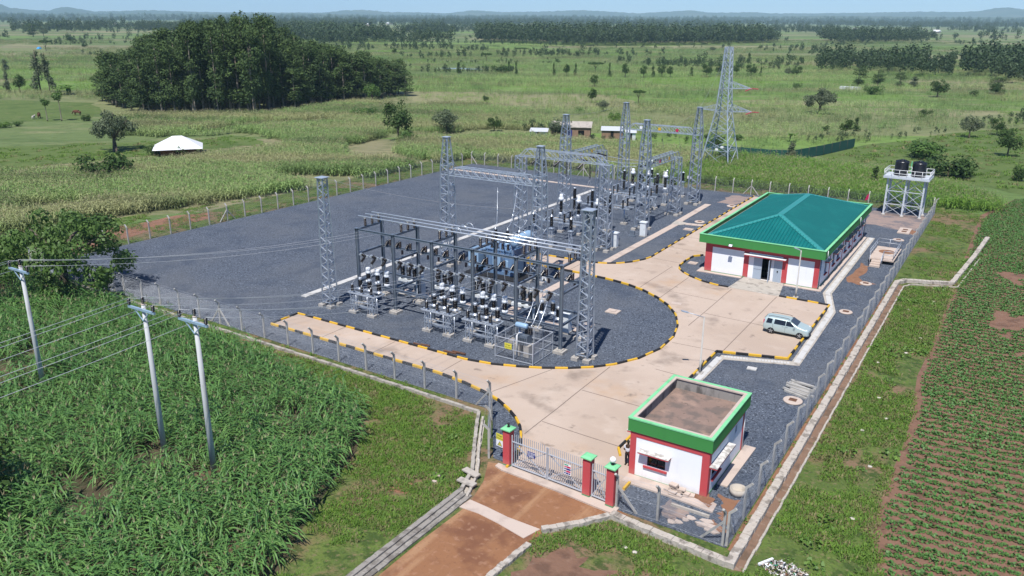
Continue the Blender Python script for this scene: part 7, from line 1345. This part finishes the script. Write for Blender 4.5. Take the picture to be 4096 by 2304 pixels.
# cattle and person: one skin each
def skin(name, verts, edges, radii, mat_, parent, sub=2):
    me = bpy.data.meshes.new(name); me.from_pydata(verts, edges, []); o = bpy.data.objects.new(name, me); COL.objects.link(o); me.materials.append(MT[mat_] if isinstance(mat_, str) else mat_)
    if parent: o.parent = parent
    md = o.modifiers.new('skin', 'SKIN'); md.use_smooth_shade = True
    for i, r in enumerate(radii): me.skin_vertices[0].data[i].radius = r if isinstance(r, tuple) else (r, r)
    me.skin_vertices[0].data[0].use_root = True; s = o.modifiers.new('sub', 'SUBSURF'); s.levels = s.render_levels = sub
    return o
MT['cow'] = LM('brown_hide', (.10, .042, .024), rough=.8); MT['cowp'] = LM('pale_hide', (.55, .52, .47), rough=.8)
def cow(label, x, y, rz, m, s=1.0, graze=True):
    t = thing('cow', label, 'cow', (x, y, 0), rz); t.scale = (s, s, s)
    V = [(0, 0, 1.0), (.65, 0, 1.05), (-.7, 0, 1.05)]; E_ = [(0, 1), (0, 2)]; Q = [(.36, .40), (.33, .40), (.32, .34)]
    hd = [(.98, 0, 1.12), (1.25, 0, .75 if graze else 1.35), (1.55, 0, .35 if graze else 1.28)]; V += hd; E_ += [(1, 3), (3, 4), (4, 5)]; Q += [.22, .15, .09]
    for sx, x0 in ((1, .62), (-1, -.68)):
        for sy in (-.2, .2): n = len(V); V += [(x0, sy, .78), (x0-(.07 if sx < 0 else -.02), sy, .42), (x0+(.02 if sx < 0 else 0), sy, .06)]; E_ += [(1 if sx > 0 else 2, n), (n, n+1), (n+1, n+2)]; Q += [.15, .075, .055]
    n = len(V); V += [(-.98, 0, 1.02), (-1.08, 0, .5)]; E_ += [(2, n), (n, n+1)]; Q += [.05, .025]
    skin('body', V, E_, Q, m, t); b = MB(); hx, hz = hd[1][0], hd[1][2]
    for sy in (-1, 1): b.tube([(hx-.02, sy*.08, hz+.1), (hx-.05, sy*.28, hz+.26), (hx, sy*.3, hz+.42)], [.035, .025, .01], 6)
    b.build('horn', 'slab', t)
cow('brown cow grazing at the left of the pasture beside the pale calf', -230, 122.3, 2.6, 'cow', 1.15); cow('small pale calf standing next to the brown cow', -229.3, 120.3, 2.2, 'cowp', .75, False); cow('brown cow grazing alone nearer the grove in the pasture', -228, 132, 3.6, 'cow', 1.1)
t = thing('person', 'person in a white shirt and dark trousers half hidden by the guard house', 'person', (-17.92, 42.35, .09), R(185))
MT['skin'] = LM('dark_skin', (.055, .030, .020), rough=.5); MT['shirt'] = LM('white_shirt', (.62, .64, .70), rough=.8); MT['trouser'] = LM('dark_trousers', (.014, .012, .016), rough=.9)
V = [(0, 0, .93), (0, .01, 1.12), (0, .01, 1.32), (0, .0, 1.46), (0, -.01, 1.54), (0, -.015, 1.66)]; E_ = [(0, 1), (1, 2), (2, 3), (3, 4), (4, 5)]; Q = [(.15, .11), (.13, .10), (.16, .11), .06, .075, .085]
for s in (-1, 1):
    n = len(V); V += [(s*.09, 0, .82), (s*.10, .01, .48), (s*.10, 0, .09), (s*.11, -.16, .04)]; E_ += [(0, n), (n, n+1), (n+1, n+2), (n+2, n+3)]; Q += [.085, .062, .042, .035]
    n = len(V); V += [(s*.19, .0, 1.36), (s*.25, .03, 1.10), (s*.22, -.14, .95), (s*.20, -.22, .92)]; E_ += [(2, n), (n, n+1), (n+1, n+2), (n+2, n+3)]; Q += [.058, .042, .032, .03]
    for k in range(4): n2 = len(V); V += [(s*(.20+.018*(k-1.5)), -.27, .90-.004*k), (s*(.20+.018*(k-1.5)), -.305+.006*abs(k-1), .88)]; E_ += [(n+3, n2), (n2, n2+1)]; Q += [.009, .007]
    n2 = len(V); V += [(s*.165, -.24, .93), (s*.15, -.265, .915)]; E_ += [(n+3, n2), (n2, n2+1)]; Q += [.010, .008]
skin('body', V, E_, Q, 'skin', t)
V = [(0, 0, .92), (0, .01, 1.12), (0, .01, 1.33), (0, 0, 1.43)]; E_ = [(0, 1), (1, 2), (2, 3)]; Q = [(.17, .13), (.155, .12), (.175, .13), .075]
for s in (-1, 1): n = len(V); V += [(s*.195, 0, 1.36), (s*.235, .02, 1.16)]; E_ += [(2, n), (n, n+1)]; Q += [.072, .06]
skin('shirt', V, E_, Q, 'shirt', t); V = [(0, 0, .93)]; E_ = []; Q = [(.165, .125)]
for s in (-1, 1): n = len(V); V += [(s*.09, 0, .80), (s*.10, .01, .48), (s*.10, 0, .12)]; E_ += [(0, n), (n, n+1), (n+1, n+2)]; Q += [.10, .075, .058]
skin('trousers', V, E_, Q, 'trouser', t); MB().lathe((0, 0, 1.62), [(.09, 0), (.098, .06), (.085, .11), (.05, .145), (.01, .155)], 14).build('hair', 'ink', t)
for s in (-1, 1): MB().cbox((s*.11, -.06, .035), (.09, .27, .07)).build('shoe', 'ink', t)
b = MB()
for s in (-1, 1): b.lathe((s*.03, -.093, 1.665), [(.001, -.008), (.01, 0), (.001, .008)], 8, (0, 1, 0))
b.build('eyes', 'signw', t); MB().tube([(0, -.095, 1.655), (0, -.112, 1.625)], [.008, .014], 6).build('nose', 'skin', t); MB().cbox((0, -.09, 1.59), (.05, .01, .012)).build('mouth', 'darkred', t)
# rubbish heap and stray stones
b = MB(); rg = random.Random(12); MS = ['signw', 'tin', 'oldconc', 'ink', 'txl', 'slab', 'timber', 'signg']
for i in range(420):
    a = rg.uniform(0, 6.28); r = .95*math.sqrt(rg.random()); b.k = rg.choices(range(8), (5, 4, 6, 8, 1, 4, 5, .4))[0]; c = Vector((-6.7+r*math.cos(a)*1.2, 37.2+r*math.sin(a)*.8, .06+.22*max(0, 1-r)*rg.random())); vs = [c+Vector((rg.uniform(-.13, .13), rg.uniform(-.13, .13), rg.uniform(-.05, .08))) for _ in range(4)]; b.add(vs, [(0, 1, 2, 3)])
b.build('rubbish', MS, label='spilled heap of white and blue rubbish on the grass', cat='rubbish', kind='stuff')
b = MB().box(-.5, -.06, 0, .5, .06, .1); o = b.build('pale_board', 'signw', label='pale board end lying left of the rubbish heap', cat='board'); o.location = (-7.75, 37.35, .08); o.rotation_euler = (0, 0, R(60))
MT['palestone'] = LM('pale_stone', (.52, .48, .42), rough=.9)
def stone(x, y, s, label, group=None):
    rg = random.Random(x*13+y); b = MB(); pr = [(s*.7, 0), (s*.95, s*.2), (s*.8, s*.5), (s*.3, s*.65)]; b.lathe((0, 0, 0), pr, 7); b.v = [(p[0]*rg.uniform(.75, 1.2), p[1]*rg.uniform(.7, 1.1), p[2]*rg.uniform(.8, 1.1)) for p in b.v]; o = b.build('stone', 'palestone', label=label, cat='stone', group=group); o.location = (x, y, 0)
for x, y in ((-4.9, 50.6), (-6.1, 61.5), (-5.6, 72), (-7.3, 68.5), (-5.0, 76.4), (-7.0, 84), (-5.2, 88), (-6.2, 55.4), (-5.1, 58.2), (-14.5, 34.6), (-13.9, 34.5), (-4.7, 44)): stone(x, y, .17, 'pale loose stone lying on the rough verge', 'pale stones on the verge')
for x, y, s in ((-27.3, 34.9, .22), (-27.0, 34.2, .14)): MB().cbox((x, y, .08), (s*2, s*1.2, .14), .3).build('concrete_block', 'slab', label=('larger' if s > .2 else 'smaller')+' pale concrete block lying on the left verge near the drain', cat='block')
blob('soil_heap', [(-29.2, 33.2), (-27.9, 33.4), (-27.7, 32.3), (-28.8, 32.0)], .015, 'redsoil', 60, .2)
b = MB(); b.tube([(-2.6, 37.9, .12), (-2.85, 36.2, .1), (-3.1, 34.2, .08)], [.06, .07, .05], 6).build('branch', 'palebark', label='grey dead branch lying at the edge of the bean field', cat='branch')
# ================================================================== AIR
k = N('haze'); k.t.links.new(k.n('ShaderNodeVolumePrincipled', None, Color=(0.55, 0.79, 1.0), Density=HAZE, Anisotropy=-0.3).outputs[0], k.out.inputs[1]); MT['haze'] = k.m
MB().box(-13500, -13500, -1.0, 13500, 13500, 320).build('haze', 'haze', kind='stuff', label='thin bluish haze over the whole plain', cat='haze')
